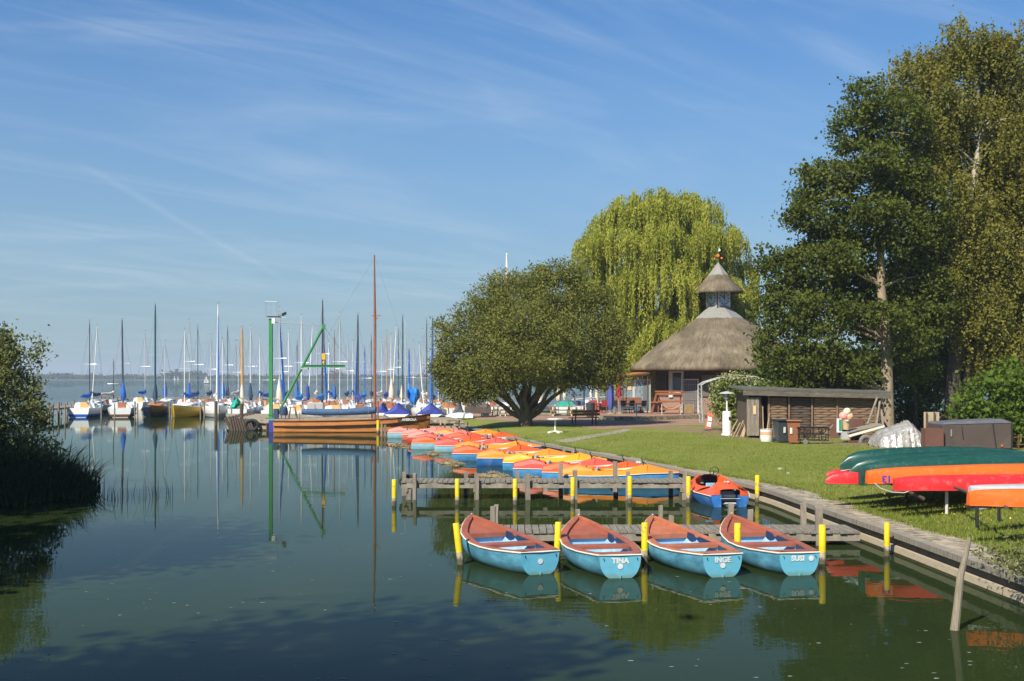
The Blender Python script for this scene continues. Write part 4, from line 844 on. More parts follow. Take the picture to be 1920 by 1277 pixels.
    b = MB(); b.tube([(0, L-.01, .66), (0, L+.02, .70), (0, L-.03, .735)], .016, 6); b.build('bow_fitting', X['alu'], root)
    if name:
        n, dx = name; text_mesh(n, .125, 'name_lettering', X['letter'] if n != 'KAI' else X['faded_letter'], root, Matrix.Translation((dx, -.007, .30)) @ Matrix.Rotation(R(90), 4, 'X') @ Matrix.Diagonal((1.05, 1, 1, 1)), bold=.006)
    return root
rowboat((1013,1077), (884,968), None, X['row_deck'], 'unnamed blue rowing boat at the outer end, by the leaning yellow pile', dot=(0, -.15))
rowboat((1163,1084), (1083,969), ('TINA', 0), X['row_deck'], 'blue rowing boat named TINA with red brown rim', dot=(0, -.18))
rowboat((1355,1082), (1219,968), ('INGE', 0), X['row_deck2'], 'blue rowing boat named INGE with orange brown rim', dot=(0, -.18))
rowboat((1499,1079), (1378,969), ('SUSI', -.03), X['row_deck'], 'blue rowing boat named SUSI, nearest to the quay', dot=(.22, -.085))

# ---- pedal boats
def pedal_boat(deckm, hullm, label, loc, rz, num=None, numpos='bow', L=3.9, scoop=None):
    root = thing('pedal_boat', label, 'pedal boat', loc, rz, 'pedal boats moored with their bows to the quay')
    T = [0,.08,.16,.22,.28,.36,.45,.55,.65,.74,.82,.9,.96,1.0]
    w = lambda t: float(np.interp(t, [0,.12,.28,.5,.7,.86,.96,1], [.52,.62,.75,.74,.64,.44,.22,.05]))
    ze = lambda t: float(np.interp(t, [0,.28,.5,.74,1], [.30,.31,.33,.40,.40]))
    c = lambda t: float(np.interp(t, [.27,.36,.5,.66,.735], [.30,.52,.56,.46,.26]))            # half width of the cockpit opening
    zc = lambda t: float(np.interp(t, [0,.16,.28,.45,.6,.7,.735,.8,.9,1], [.34,.47,.46,.46,.50,.60,.66,.60,.50,.43]))
    y = lambda t: t*L
    b = MB(); t_r = [t for t in T if t <= .28]; t_m = [.28,.36,.45,.55,.65,.735]; t_f = [.735,.82,.9,.96,1.0]
    hump = lambda t: float(np.interp(t, [0,.16,.28], [.48,.63,.51]))
    rows = []
    for t in t_r:
        W_ = w(t); hx = .27; rows.append([(-W_, y(t), ze(t)), (-(W_+hx)/2, y(t), ze(t)+.07), (-hx-.04, y(t), zc(t)-.02), (-hx, y(t), hump(t)-.03), (-hx+.06, y(t), hump(t)), (0, y(t), hump(t)+.01), (hx-.06, y(t), hump(t)), (hx, y(t), hump(t)-.03), (hx+.04, y(t), zc(t)-.02), ((W_+hx)/2, y(t), ze(t)+.07), (W_, y(t), ze(t))])
    b.loft(rows, False, False, False, False)
    for sg in (-1, 1):
        rows = []
        for t in t_m:
            C_, W_ = c(t), w(t); rows.append([(sg*W_, y(t), ze(t)), (sg*(W_*.6+C_*.4), y(t), (ze(t)+zc(t))/2+.02), (sg*(C_+.03), y(t), zc(t)+.005), (sg*C_, y(t), zc(t)), (sg*(C_-.02), y(t), zc(t)-.05), (sg*(C_-.0), y(t), .2)])
        if sg < 0: rows = [r[::-1] for r in rows]
        b.loft(rows, False, False, False, True)
    rows = []
    for t in t_f:
        W_ = w(t); k = (1-t)/.265; rows.append([(-W_, y(t), ze(t)), (-W_*.6, y(t), ze(t)+(zc(t)-ze(t))*.62), (-W_*.25, y(t), zc(t)), (0, y(t), zc(t)+.01), (W_*.25, y(t), zc(t)), (W_*.6, y(t), ze(t)+(zc(t)-ze(t))*.62), (W_, y(t), ze(t))])
    b.loft(rows, False, False, False, True)
    # stern faces left and right of the wheel tunnel
    for sg in (-1, 1): b.add([(sg*.52, 0, .30), (sg*.40, 0, .37), (sg*.31, 0, .41), (sg*.27, 0, .53), (sg*.27, 0, .30)], [(0,1,2,3,4) if sg > 0 else (4,3,2,1,0)])
    b.build('deck', deckm, root, ang=24)
    b = MB(); rows = []
    for t in T:
        W_ = w(t); zb = float(np.interp(t, [0,.8,.95,1], [-.15,-.15,.05,.3])); ww = W_*.92
        rows.append([(-W_+.01, y(t), ze(t)-.01), (-W_*.97, y(t), .15), (-ww*.9, y(t), 0), (-ww*.8, y(t), zb), (ww*.8, y(t), zb), (ww*.9, y(t), 0), (W_*.97, y(t), .15), (W_-.01, y(t), ze(t)-.01)])
    b.loft(rows, False, False, False, True)
    for sg in (-1, 1): b.add([(sg*.51, 0, .335), (sg*.50, 0, .15), (sg*.43, 0, 0), (sg*.38, 0, -.15), (sg*.24, 0, -.15), (sg*.24, 0, .335)], [(0,1,2,3,4,5) if sg > 0 else (5,4,3,2,1,0)])
    for sg in (-1, 1): b.add([(sg*.24, 0, .335), (sg*.24, 0, -.15), (sg*.24, .9, -.15), (sg*.24, .9, .335)], [(0,1,2,3)])
    b.build('hull', hullm, root, ang=50)
    b = MB(); b.add([(-.24,.88,-.1),(.24,.88,-.1),(.24,.88,.6),(-.24,.88,.6)], [(0,1,2,3)]); b.box((0, 1.9, .17), (1.0, 1.9, .02)); b.build('wheel_tunnel', X['dark'], root)
    b = MB(); b.tube([(-w(t)-.005, y(t), ze(t)-.004) for t in T]+[(w(t)+.005, y(t), ze(t)-.004) for t in T[::-1]], .014, 5, closed=False); b.build('rubbing_strake', X['cream'], root)
    b = MB()
    for k in range(6):
        a = k*math.pi/3+.3; b.box((0, .36+.2*math.cos(a), .14+.2*math.sin(a)), (.40, .13, .012), rx=a)
    b.tube([(-.25, .36, .14), (.25, .36, .14)], .02, 6); b.build('paddle_wheel', X['grey_hull'], root)
    b = MB(); b.tube([(-.27, -.03, .23), (.27, -.03, .23)], .01, 5); b.build('stern_rod', X['alu'], root)
    for sx in (-.24, .24):
        b = MB(); b.box((sx, 1.42, .30), (.36, .42, .08)); b.box((sx, 1.22, .42), (.36, .07, .26), rx=-.2); b.build('seat', X['seat_blue'], root, bevel=.02)
    b = MB(); b.tube([(.12+.13*math.cos(a_), 2.72-.04*math.sin(a_), .76+.13*math.sin(a_)) for a_ in np.linspace(0, 2*math.pi, 16, False)], .012, 5, closed=True); b.tube([(.12, 2.72, .76), (.12, 2.9, .62)], .014, 5); b.tube([(-.01, 2.72, .76), (.25, 2.72, .76)], .009, 4); b.build('steering_wheel', X['black_metal'], root)
    if num:
        if numpos == 'bow': M = Matrix.Translation((-.02, y(.83), .625)) @ Matrix.Rotation(math.pi/2 if False else -rz, 4, 'Z') @ Matrix.Rotation(R(24), 4, 'X')
        else: M = Matrix.Translation((0, .46, .645)) @ Matrix.Rotation(R(10), 4, 'X')
        text_mesh(num, .17, 'number', X['letter'], root, M, bold=.006, extrude=.004)
    return root
pb = lambda px, py, **k: W(px, py, 0)
pedal_boat(X['ped_orange'], X['ped_deep'], 'orange pedal boat number 13 moored alone stern out beside the quay', W(1369, 951, 0), R(2), '13', 'stern')
fleet = [  # px of stern, waterline py, deck, hull, label, number
 (1026, 906, 'ped_amber', 'ped_blue', 'amber pedal boat nearest to the timber jetty', None),
 (996, 899, 'ped_orange', 'ped_blue', 'orange red pedal boat number 22 behind the amber one at the jetty', '22'),
 (943, 892, 'ped_red', 'ped_blue', 'red pedal boat with bright blue stern, third from the timber jetty', None),
 (925, 880, 'ped_yellow', 'ped_blue', 'yellow pedal boat fourth from the timber jetty', None),
 (876, 871, 'ped_amber', 'ped_deep', 'amber pedal boat with deep blue stern in the middle of the row', None),
 (832, 862, 'ped_orange', 'ped_blue', 'orange pedal boat number 14 in the middle of the row', '14'),
 (836, 853, 'ped_amber', 'ped_pale', 'amber pedal boat behind orange boat 14', None),
 (800, 846, 'ped_red', 'ped_pale', 'scarlet pedal boat number 23 with pale blue stern', '23'),
 (758, 841, 'ped_orange', 'ped_pale', 'orange pedal boat with pale blue stern, fifth from the far end', None),
 (766, 834, 'ped_red', 'ped_pale', 'red pedal boat fourth from the far end', None),
 (752, 829, 'ped_pink', 'ped_red', 'sunbleached pink pedal boat third from the far end', None),
 (742, 824, 'ped_pink', 'ped_pink', 'sunbleached pink pedal boat with pink hull near the wooden ship', None),
 (716, 820, 'ped_pink', 'ped_pale', 'pinkish red pedal boat with pale hull nearest to the wooden ship', None),
 (800, 826, 'ped_amber', 'ped_pale', 'pale amber pedal boat close to the bank at the far end', None),
 (822, 833, 'ped_orange', 'ped_pale', 'small looking orange pedal boat by the bank at the far end', None),
]
for i, (px, py, dk, hl, lb, nu) in enumerate(fleet):
    p = W(px, py, 0); pedal_boat(X[dk], X[hl], lb, p+Vector((.42, -.05, 0)), R(-97 if i < 4 else -92+random.uniform(-3, 3)), nu)
# floating clumps of reed debris at the sterns
for k, (px, py, r) in enumerate(((775,840,.45),(812,852,.42),(842,868,.55),(925,892,.62),(1002,900,.5),(745,836,.5),(855,873,.3),(940,900,.35))):
    p = W(px, py, 0); b = MB()
    for j in range(70):
        a = random.uniform(0, 6.28); q = Vector((random.gauss(0, r*.55), random.gauss(0, r*.35), 0)); h = max(.01, .22*(1-q.length/r)); l = random.uniform(.1, .3)
        b.bar(q+Vector((0, 0, random.uniform(0, h))), q+Vector((math.cos(a)*l, math.sin(a)*l, random.uniform(0, h))), .02, .02)
    b.lathe([(r*.8, -.05), (r*.75, .012), (r*.4, .05), (0, .07)], n=12)
    o = b.build('reed_debris', X['weed'], None, p); setp(o, 'brown clump of drifted reeds caught at a pedal boat stern', 'reed clump', 'drifted reed clumps at the pedal boat sterns')
# finger posts between the pedal boats
cnt = 0
gp = 'short grey posts between the pedal boats'
ORD = ['first','second','third','fourth','fifth','sixth','seventh','eighth','ninth','tenth','eleventh','twelfth','thirteenth','fourteenth']
PO = ((1050,868,905),(1001,854,872),(1018,858,876),(963,850,865),(975,853,866),(932,843,862),(942,847,862),(900,835,850),(912,837,850),(869,830,842),(879,831,842),(846,819,833),(853,821,833),(823,813,826),(829,815,826),(789,808,822),(799,810,822),(912,815,832),(925,818,832),(940,822,836),(1057,841,862),(1074,843,864),(868,838,850),(716,795,812),(722,797,812),(1096,846,862),(1124,862,874),(991,824,838),(975,820,832))
PO = sorted(PO)
for k_, (px, pyt, pyb) in enumerate(PO):
    y = F*(H-.0)/(pyb+6-Y0); b = MB(); x = (px-960)*y/F; rough_post(b, 0, 0, -.4, max(.5, zt(pyt, y)), .12, rz=random.uniform(-.4, .4));
    o = b.build('mooring_post', X['wood_grey'], None, (x, y, 0)); lbl = ('short grey post, %s from the left among the pedal boats' % ORD[k_]) if k_ < 14 else ('short grey post, %s from the right among the pedal boats' % ('rightmost' if k_ == len(PO)-1 else ORD[len(PO)-1-k_])) if len(PO)-1-k_ < 14 else 'short grey post in the very middle of those among the pedal boats'
    setp(o, lbl.replace('rightmost from the right', 'rightmost one'), 'post', gp)
# posts on the bank edge at the far end, tyres between them
for px, pyt, pyb, lb_ in ((826,788,800,'pale thin post at the bank edge, leftmost and nearest to the barge bow'),(834,788,800,'pale thin post at the bank edge, second from the barge bow'),(852,789,806,'pale thin post at the bank edge, third from the barge bow'),(861,788,806,'pale thin post at the bank edge beside the thin black post'),(877,791,808,'thin black post at the bank edge left of the round tree')):
    p = W(px, pyb, .3); b = MB(); rough_post(b, 0, 0, -.6, zt(pyt, p.y)-.3, .10 if px < 877 else .07); o = b.build('bank_post', X['pile_wood' if px < 877 else 'wood_dark'], None, p)
    setp(o, lb_, 'post', 'pale posts at the bank edge' if px < 877 else None)
# drifting foam flakes and leaves on the near water
def flakes():
    b = MB()
    for i in range(170):
        px = random.uniform(0, 1920); py = random.choice([random.uniform(1070, 1277), random.uniform(1000, 1277)]); p = W(px, py, 0)
        if p.x > 5.2 and p.y > 17 or p.x > 6.5: continue
        n = random.randint(5, 8); r = abs(random.gauss(0, .011))+.005; ph = random.uniform(0, 6)
        b.poly([(p.x+r*random.uniform(.5, 1.6)*math.cos(ph+6.283*k/n)*1.6, p.y+r*random.uniform(.5, 1.3)*math.sin(ph+6.283*k/n), .004) for k in range(n)])
    setp(b.build('floating_flakes', X['faded_flake']), 'tiny pale flakes drifting on the near water', kind='stuff')
X['faded_flake'] = mat('drifting_flakes', (.26,.30,.26), .8, .2, 5)
flakes()
# ================================================================ MARINA
# ---- crane
cp = at(508, 787, 81.0); cp.z = PZ
root = thing('slewing_crane', 'tall green slewing boat crane on the concrete jetty', 'crane', cp)
Yc = cp.y; cz = lambda py: H-(py-Y0)*Yc/F-cp.z; cxx = lambda px: (px-508)*Yc/F
b = MB(); b.tube([(0,0,0),(0,0,cz(598))], .165, 4, smooth=False); b.build('post', X['green_paint'], root)
b = MB(); b.tube([(.09,-.14,0),(.09,-.14,cz(600))], .05, 6); b.box((0,0,.05), (.6,.6,.1)); b.box((0,0,.3),(.34,.34,.06)); b.build('cable_duct', X['green_paint'], root)
b = MB(); b.box((.15,0,cz(594)), (.75,.6,.05)); b.build('platform', X['black_metal'], root)
b = MB(); z1, z2 = cz(594), cz(566)
for x, y in ((-.32,-.25),(.42,-.25),(.05,-.25),(-.32,.25),(.42,.25)): b.tube([(x,y,z1),(x,y,z2)], .009, 5)
b.tube([(-.36,-.25,z2),(.46,-.25,z2),(.46,.25,z2),(-.36,.25,z2)], .011, 5, closed=True); b.build('guard_rail', X['steel'], root)
b = MB(); b.box((.22,-.2,cz(602)), (.22,.2,.36)); b.build('switch_box', X['white_paint'], root)
b = MB(); b.tube([(.2,-.1,cz(594)),(1.0,-.1,cz(596))], .025, 5); b.build('lamp_arm', X['steel'], root)
for x, z in ((.62, 591), (.85, 590), (.98, 588)):
    b = MB(); b.box((x,-.15,cz(z)), (.17,.14,.15), rz=.4, rx=-.4); b.build('floodlight', X['black_metal' if x > .7 else 'steel'], root)
tip = Vector((cxx(607), .0, cz(611)))
b = MB(); b.tube([(cxx(521), 0, .35), tip], .085, 10); b.build('jib', X['green_paint'], root)
b = MB(); b.box(tip+Vector((0,0,-.05)), (.2,.16,.3)); b.build('jib_head', X['green_paint'], root)
b = MB(); b.tube([(.15,0,cz(604)), tip], .02, 5); b.build('tie_rod', X['cable'], root)
b = MB(); b.tube([tip, (tip.x,0,cz(665))], .018, 5); b.tube([tip+Vector((.07,0,0)), (tip.x+.03,0,cz(665))], .014, 5); b.build('hoist_rope', X['cable'], root)
b = MB(); b.box((tip.x+.01,0,cz(669)), (.26,.2,.42)); b.lathe([(.08,-.2),(.1,-.1),(.09,0)], (tip.x+.01,0,cz(677)), 10); b.build('hook_block', X['crane_yellow'], root, bevel=.03)
b = MB(); x0, x1 = cxx(568), cxx(647); z = cz(688); b.box(((x0+x1)/2,0,z), (x1-x0,.16,.05)); b.box(((x0+x1)/2,0,z+.12), (x1-x0,.16,.04)); b.box(((x0+x1)/2,0,z+.06), (x1-x0-.02,.05,.1)); b.build('spreader_beam', X['green_paint'], root)
for x in (x0+.12, x1-.12):
    b = MB(); b.box((x,0,z-.12), (.5,.5,.10)); b.tube([(x-.2,0,z-.15),(x-.2,0,z-.55)], .012, 4); b.build('sling_foot', X['grey_hull'], root)
b = MB(); b.tube([tip, Vector((cxx(683), 4, cz(738)))], .011, 4); b.build('slack_rope', X['white_paint'], root)
b = MB(); b.box((cxx(517)+.02, 0, .35), (.3,.4,.7)); b.lathe([(.0,-.3),(.26,-.3),(.3,-.1),(.26,.2),(.1,.3),(0,.3)], (cxx(532),0,.55), 14, cap0=True); b.tube([(cxx(527),.1,.3),(cxx(527),.1,0)], .03, 5); b.tube([(cxx(536),-.1,.3),(cxx(536),-.1,0)], .03, 5); b.build('winch', X['navy_cover'], root)

# ---- wooden ship alongside
Ys = 77.6; sx = lambda px: (px-960)*Ys/F; x0, x1 = sx(517), sx(806); L = x1-x0
root = thing('wooden_sailing_barge', 'long flat varnished wooden sailing barge moored along the jetty', 'sailing barge', (x0, Ys, 0))
T = [0,.02,.08,.2,.4,.6,.75,.86,.94,.98,1.0]; hw = lambda t: float(np.interp(t, [0,.1,.4,.7,.9,1], [.85,1.15,1.35,1.2,.6,.03])); zz1 = lambda t: float(np.interp(t, [0,.3,.7,.9,1], [.70,.72,.82,1.0,1.15]))
b = MB(); rows = []
for t in T:
    h_ = hw(t); Z = zz1(t); k = 1-.12*(1 if t < .9 else (1-t)/.1); xs = t*L*(1 if t < .98 else 1)
    rows.append([(xs, -h_, Z), (xs, -h_-.015, Z-.28), (xs-.0, -h_*k-.0, Z-.30), (xs-(.25*t if t > .8 else 0), -h_*k, .06), (xs-.3*t, -h_*.7, -.25), (xs-.3*t, h_*.7, -.25), (xs, h_*k, .06), (xs, h_, Z-.29), (xs, h_, Z)])
b.loft(rows, False, True, False, False); b.build('hull', X['varnish'], root)
b = MB(); b.loft([[(t*L, -hw(t), zz1(t)-.05), (t*L, hw(t), zz1(t)-.05)] for t in T], False, False, False); b.build('deck', X['plank_grey'], root)
for nm, dz in (('rubbing_strake', .0), ('lower_strake', -.30)):
    b = MB(); b.tube([(t*L, -hw(t)-(.012 if dz else .03), zz1(t)+dz) for t in T], .02 if dz else .032, 6); b.build(nm, X['varnish_dark'], root)
b = MB(); b.loft([[(t*L+.002, -hw(t)-.022, zz1(t)-.03), (t*L+.002, -hw(t)-.03, zz1(t)-.28)] for t in (.80,.86,.94,.98)], False, False, False); b.build('bow_plank', X['varnish_dark'], root)
tx = text_mesh('AMEROLA', .21, 'name_lettering', X['letter'], root, Matrix.Translation((L*.872, -hw(.872)-.06, zz1(.87)-.17)) @ Matrix.Rotation(math.atan2(hw(.82)-hw(.92), .1*L), 4, 'Z') @ Matrix.Rotation(R(90), 4, 'X'), bold=.012)
b = MB(); b.tube([(L+.0,0,1.2),(L-.06,0,.3)], .05, 6); b.build('stem', X['varnish_dark'], root)
mx_ = sx(703)-x0; mt = H-(478-Y0)*Ys/F
b = MB(); b.tube([(mx_,0,.5),(mx_,0,mt*.6),(mx_-.04,0,mt)], [.10,.09,.045], 10); b.build('mast', X['mast_brown'], root)
b = MB(); zc_ = H-(592-Y0)*Ys/F; b.box((mx_+.1,0,zc_), (.6,.06,.05)); b.box((mx_+.08,0,zc_-.2), (.24,.1,.08), ry=-.5); b.build('crosstree', X['mast_brown'], root)
b = MB(); bz = .5+.75
b.tube([(sx(566)-x0,0,bz+.05),(sx(600)-x0,-.02,bz),(sx(650)-x0,0,bz+.02),(sx(692)-x0,0,bz+.12),(sx(704)-x0,0,bz+.15)], [.19,.23,.22,.26,.2], 12); b.build('boom_cover', X['boom_cover'], root)
b = MB(); 
for px in (697, 708.5): b.tube([(sx(px)-x0,.1,.6),(sx(px)-x0,.1,2.0)], .05, 6)
b.tube([(sx(562)-x0,0,.65),(sx(562)-x0,0,bz)], .03, 6); b.build('boom_crutch', X['mast_brown'], root)
b = MB(); b.loft([[(0-.02,-.25,.55),(0-.02,.25,.55)],[(-.05,-.28,.1),(-.05,.28,.1)],[(-.05,-.2,-.2),(-.05,.2,-.2)]], False, False, False); b.build('rudder', X['boom_cover'], root, solid=.05)
b = MB(); b.box((-.16,-.55,.30), (.36,.1,.95)); b.build('leeboard', X['royal_cover'], root, bevel=.05)
b = MB()
for a_, c_ in (((mx_,0,mt*.99),(L*.98,0,1.1)), ((mx_,0,mt*.99),(.1,0,.8)), ((mx_,0,zc_),(mx_-.3,-1.3,.8)), ((mx_,0,zc_),(mx_+.3,-1.3,.8)), ((mx_,0,zc_),(mx_-.1,1.3,.8))): b.tube([a_, c_], .008, 4)
b.build('rigging', X['cable'], root)
for px, h_ in ((778,.5),(798,.45)):
    b = MB(); q = sx(px)-x0; b.tube([(q-.15,-.3,zz1(q/L)-.0),(q-.3,-.3,zz1(q/L)+h_)], .03, 5); b.build('deck_spar', X['varnish_dark'], root)

# ---- sailing boats
LEAN = {182: 10, 586: 9, 743: 9, 409: 3, 786: -9, 229: -2, 605: 1}   # masts out of plumb, in photo pixels
AUTO = ['mast', 'boom', 'mast', 'boom']
def sailboat(px, Y, lb, view='stern', L=6.2, B=2.3, hull='white', bottom='navy', cabin='white', door='door_wood', pxt=None, pyt=620, mast='alu', mr=.045, cover='blue_cover', ctype='mast', stripe=None, free=.88, sail=None, rot=0, group='sailing boats berthed in the marina', spreaders=True, z=0, yard=None):
    d = 1 if view == 'stern' else -1       # view: which end faces the viewpoint
    y0 = 0 if d > 0 else -L      # local +Y = bow
    ym = y0+.58*L; az = (0 if d > 0 else math.pi)+R(rot); mxo, myo = -math.sin(az)*ym, math.cos(az)*ym   # mast foot against the origin
    pxm = pxt if pxt is not None else px; lean = LEAN.get(pxm, 0)
    x = (pxm-lean-960)*(Y+myo)/F-mxo
    root = thing('sailing_boat', lb, 'sailing boat', (x, Y, z), az, group)
    T = [0,.12,.3,.5,.7,.85,.95,1.0]; hb = lambda t: B/2*float(np.interp(t, [0,.2,.45,.7,.88,1], [.72,.93,1,.80,.42,.02])); zs = lambda t: free*float(np.interp(t, [0,.4,1], [.95,.92,1.25]))
    rows = []
    for t in T:
        h_ = hb(t); Z = zs(t); y = y0+t*L*1.0; rk = -.35*(t-.9)/.1 if t > .9 else 0
        rows.append([(-h_, y, Z), (-h_*.99, y, Z*.72), (-h_*.90, y+rk*.5, Z*.3), (-h_*.72, y+rk, .02), (-h_*.35, y+rk, -.2), (0, y+rk, -.25), (h_*.35, y+rk, -.2), (h_*.72, y+rk, .02), (h_*.90, y+rk*.5, Z*.3), (h_*.99, y, Z*.72), (h_, y, Z)])
    b = MB(); b.loft(rows, False, True, False, True); hull_o = b.build('hull', X[hull], root, ang=35)
    b = MB(); b.loft([[(-hb(t)*1.008, y0+t*L, zs(t)*.34), (-hb(t)*.86, y0+t*L-(.3*(t-.9)/.1 if t > .9 else 0), .05)] for t in T], False, False, False); b.loft([[(hb(t)*1.008, y0+t*L, zs(t)*.34), (hb(t)*.86, y0+t*L-(.3*(t-.9)/.1 if t > .9 else 0), .05)] for t in T], False, False, False)
    b.add([(-hb(0)*.92, y0-.01, zs(0)*.34), (hb(0)*.92, y0-.01, zs(0)*.34), (hb(0)*.74, y0-.01, .04), (-hb(0)*.74, y0-.01, .04)], [(0,1,2,3)])
    if bottom: b.build('bottom_paint', X[bottom], root)
    b = MB(); b.loft([[(-hb(t)*.985, y0+t*L, zs(t)-.015), (0, y0+t*L, zs(t)+.02), (hb(t)*.985, y0+t*L, zs(t)-.015)] for t in T], False, False, False); b.build('deck', X['white' if hull != 'navy' else 'cabin_wood'], root)
    b = MB(); cw = B*.34; ch = .52; fz = free*.9
    rings = []
    for t, k, hh in ((.30,1,ch),(.34,1.0,ch),(.50,.92,ch*.9),(.66,.62,ch*.5),(.74,.42,.05)):
        y = y0+t*L; c_ = cw*k; rings.append([(-c_*1.08, y, fz), (-c_*.92, y, fz+hh*.82), (-c_*.6, y, fz+hh), (c_*.6, y, fz+hh), (c_*.92, y, fz+hh*.82), (c_*1.08, y, fz)])
    b.loft(rings, True, True, True, False); cab = b.build('cabin', X[cabin], root)
    b = MB(); b.box((0, y0+.30*L-.015, fz+.22), (cw*.85, .03, .56)); b.build('cabin_door', X[door], root)
    for sg in (-1, 1):
        b = MB(); b.bar((sg*cw*1.0, y0+.38*L, fz+ch*.5), (sg*cw*.86, y0+.56*L, fz+ch*.42), .02, .13); b.build('cabin_window', X['glass'], root)
    b = MB()
    
    zm = H-(pyt-Y0)*(Y+myo)/F-z; lx = lean*(Y+myo)/F*d
    b = MB(); b.tube([(0, ym, fz+.2), (lx*.5, ym, zm*.5), (lx*.95, ym-.02, zm*.93), (lx, ym-.05, zm)], [mr, mr, mr*.8, mr*.5], 8); b.build('mast', X[mast], root)
    b = MB(); b.box((lx, ym-.1, zm+.12), (.3, .02, .02)); b.tube([(lx, ym, zm), (lx, ym, zm+.22)], .012, 4); b.build('wind_vane', X['cable'], root)
    zg = fz+ch+.35
    b = MB(); b.tube([(0, ym, zg), (0, y0+.12*L, zg+.12)], .04, 6); b.build('boom', X[mast], root)
    if cover:
        b = MB(); b.m = 0
        if ctype == 'mast' and AUTO[int(px*7+Y) % 4] != 'mast': ctype = AUTO[int(px*7+Y) % 4]
        kx = .75+.5*((px*13) % 7)/7
        if ctype == 'boom': b.tube([(0, ym+.1, zg+.5), (0, ym-.15, zg+.25), (0, ym-.9, zg+.14), (0, y0+.2*L, zg+.2), (0, y0+.13*L, zg+.15)], [.07, .20, .20, .14, .06], 10)
        else: b.tube([(.04, ym-.12, zg-.25), (.05, ym-.2, zg+.1), (.02, ym-.2, zg+.55*kx), (0, ym-.12, zg+1.1*kx), (0, ym-.08, zg+1.5*kx)], [.12, .24*kx, .20*kx, .12, .04], 10)
        b.build('sail_cover', X[cover], root)
    if sail:   # sail stowed along the forestay
        b = MB(); f_ = Vector((0, y0+.97*L, zs(1)+.2)); m_ = Vector((lx*.9, ym, zm*.9)); b.tube([f_.lerp(m_, k_) for k_ in (0,.15,.5,.85,1)], [.05,.09,.08,.05,.02], 7); b.build('furled_jib', X[sail], root)
    b = MB(); rr = .009
    b.tube([(lx, ym, zm), (0, y0+L*.99, zs(1))], rr, 3); b.tube([(lx, ym, zm), (0, y0+.02, zs(0))], rr, 3)
    for sg in (-1, 1):
        if spreaders: b.tube([(lx*.97, ym, zm*.95), (sg*.62+lx*.5, ym-.1, zm*.55), (sg*hb(.55), ym-.2, zs(.5))], rr, 3)
        else: b.tube([(lx*.97, ym, zm*.95), (sg*hb(.55), ym-.2, zs(.5))], rr, 3)
    b.build('rigging', X['cable'], root)
    if spreaders: b = MB(); b.tube([(-.62+lx*.55, ym-.1, zm*.55), (lx*.55, ym, zm*.55), (.62+lx*.55, ym-.1, zm*.55)], .018, 5); b.build('spreaders', X['alu'], root)
    b = MB()
    for sg in (-1, 1): b.tube([(sg*hb(.02)*.9, y0+.05, zs(0)), (sg*hb(.02)*.9, y0+.05, zs(0)+.5)], .014, 4)
    b.tube([(-hb(.02)*.9, y0+.05, zs(0)+.5), (hb(.02)*.9, y0+.05, zs(0)+.5)], .014, 4); b.build('stern_rail', X['steel'], root); b = MB()
    for sg in (-1, 1): b.tube([(sg*hb(.9)*.9, y0+.9*L, zs(.9)), (sg*hb(.9)*.9, y0+.9*L, zs(.9)+.5)], .014, 4)
    b.tube([(-hb(.9)*.9, y0+.9*L, zs(.9)+.5), (0, y0+L*1.02, zs(1)+.5), (hb(.9)*.9, y0+.9*L, zs(.9)+.5)], .014, 4)
    b.build('pulpit_rail', X['steel'], root)
    if yard: b = MB(); b.tube([(lx, ym-.1, zm*.15), (lx*1.0+yard, ym-.1, zm*.8)], .04, 6); b.build('stowed_spar', X['mast_white'], root)
    return root
Y1 = F*H/(783-Y0)
S = sailboat
# front row left of the crane
S(165, Y1, 'white cruiser with blue waterline and tan door, leftmost in the marina', 'stern', 6.4, 2.5, 'white', 'royal_hull', 'white', 'door_tan', 168, 603, 'mast_dark', cover='blue_cover', ctype='boom', rot=5)
S(184, Y1+9, 'white hulled sloop with leaning white mast behind the leftmost cruiser', 'bow', 6, 2.2, 'grey_hull', 'navy', 'white', 'door_wood', 182, 610, 'mast_white', cover='navy_cover', ctype='boom')
S(227, Y1, 'white sailing boat with brown door and upright blue sail cover, second from the left', 'stern', 6.2, 2.5, 'white', 'rust', 'white', 'door_wood', 229, 600, 'mast_dark', mr=.08, cover='blue_cover', rot=14)
S(270, Y1+26, 'white sailing boat with orange locker moored at the back pier', 'stern', 6, 2.3, 'white', None, 'white', 'door_tan', 272, 622, 'alu', cover='blue_cover')
S(291, Y1, 'navy blue yacht with varnished orange cabin and dark mast', 'bow', 6.2, 2.4, 'navy', 'navy', 'cabin_wood', 'door_wood', 291, 571, 'mast_green', mr=.09, cover='navy_cover', rot=8)
S(346, Y1, 'ochre yellow sailing boat with white deck and brown door', 'bow', 5.8, 2.3, 'yellow_hull', 'yellow_hull', 'white', 'door_wood', 346, 618, 'mast_white', cover='blue_cover', rot=-6)
S(355, Y1+16, 'white sailing boat with tall thin mast behind the yellow one', 'stern', 6, 2.2, 'white', None, 'white', 'door_wood', 355, 601, 'alu', cover='blue_cover')
S(376, Y1+14, 'white sailing boat with red brown door behind a grey post', 'stern', 6, 2.3, 'white', 'navy', 'white', 'door_wood', 371, 611, 'mast_green', cover='navy_cover')
S(402, Y1, 'white sailing boat with tall white mast and crumpled white sail', 'bow', 6.3, 2.4, 'white', 'grey_hull', 'white', 'door_wood', 409, 570, 'mast_white', mr=.075, cover='para_white', rot=18, sail='blue_cover')
S(426, Y1+15, 'white sailing boat with dark petrol mast left of the wooden mast', 'stern', 6, 2.3, 'white', None, 'white', 'door_wood', 427, 613, 'mast_green', cover='navy_cover')
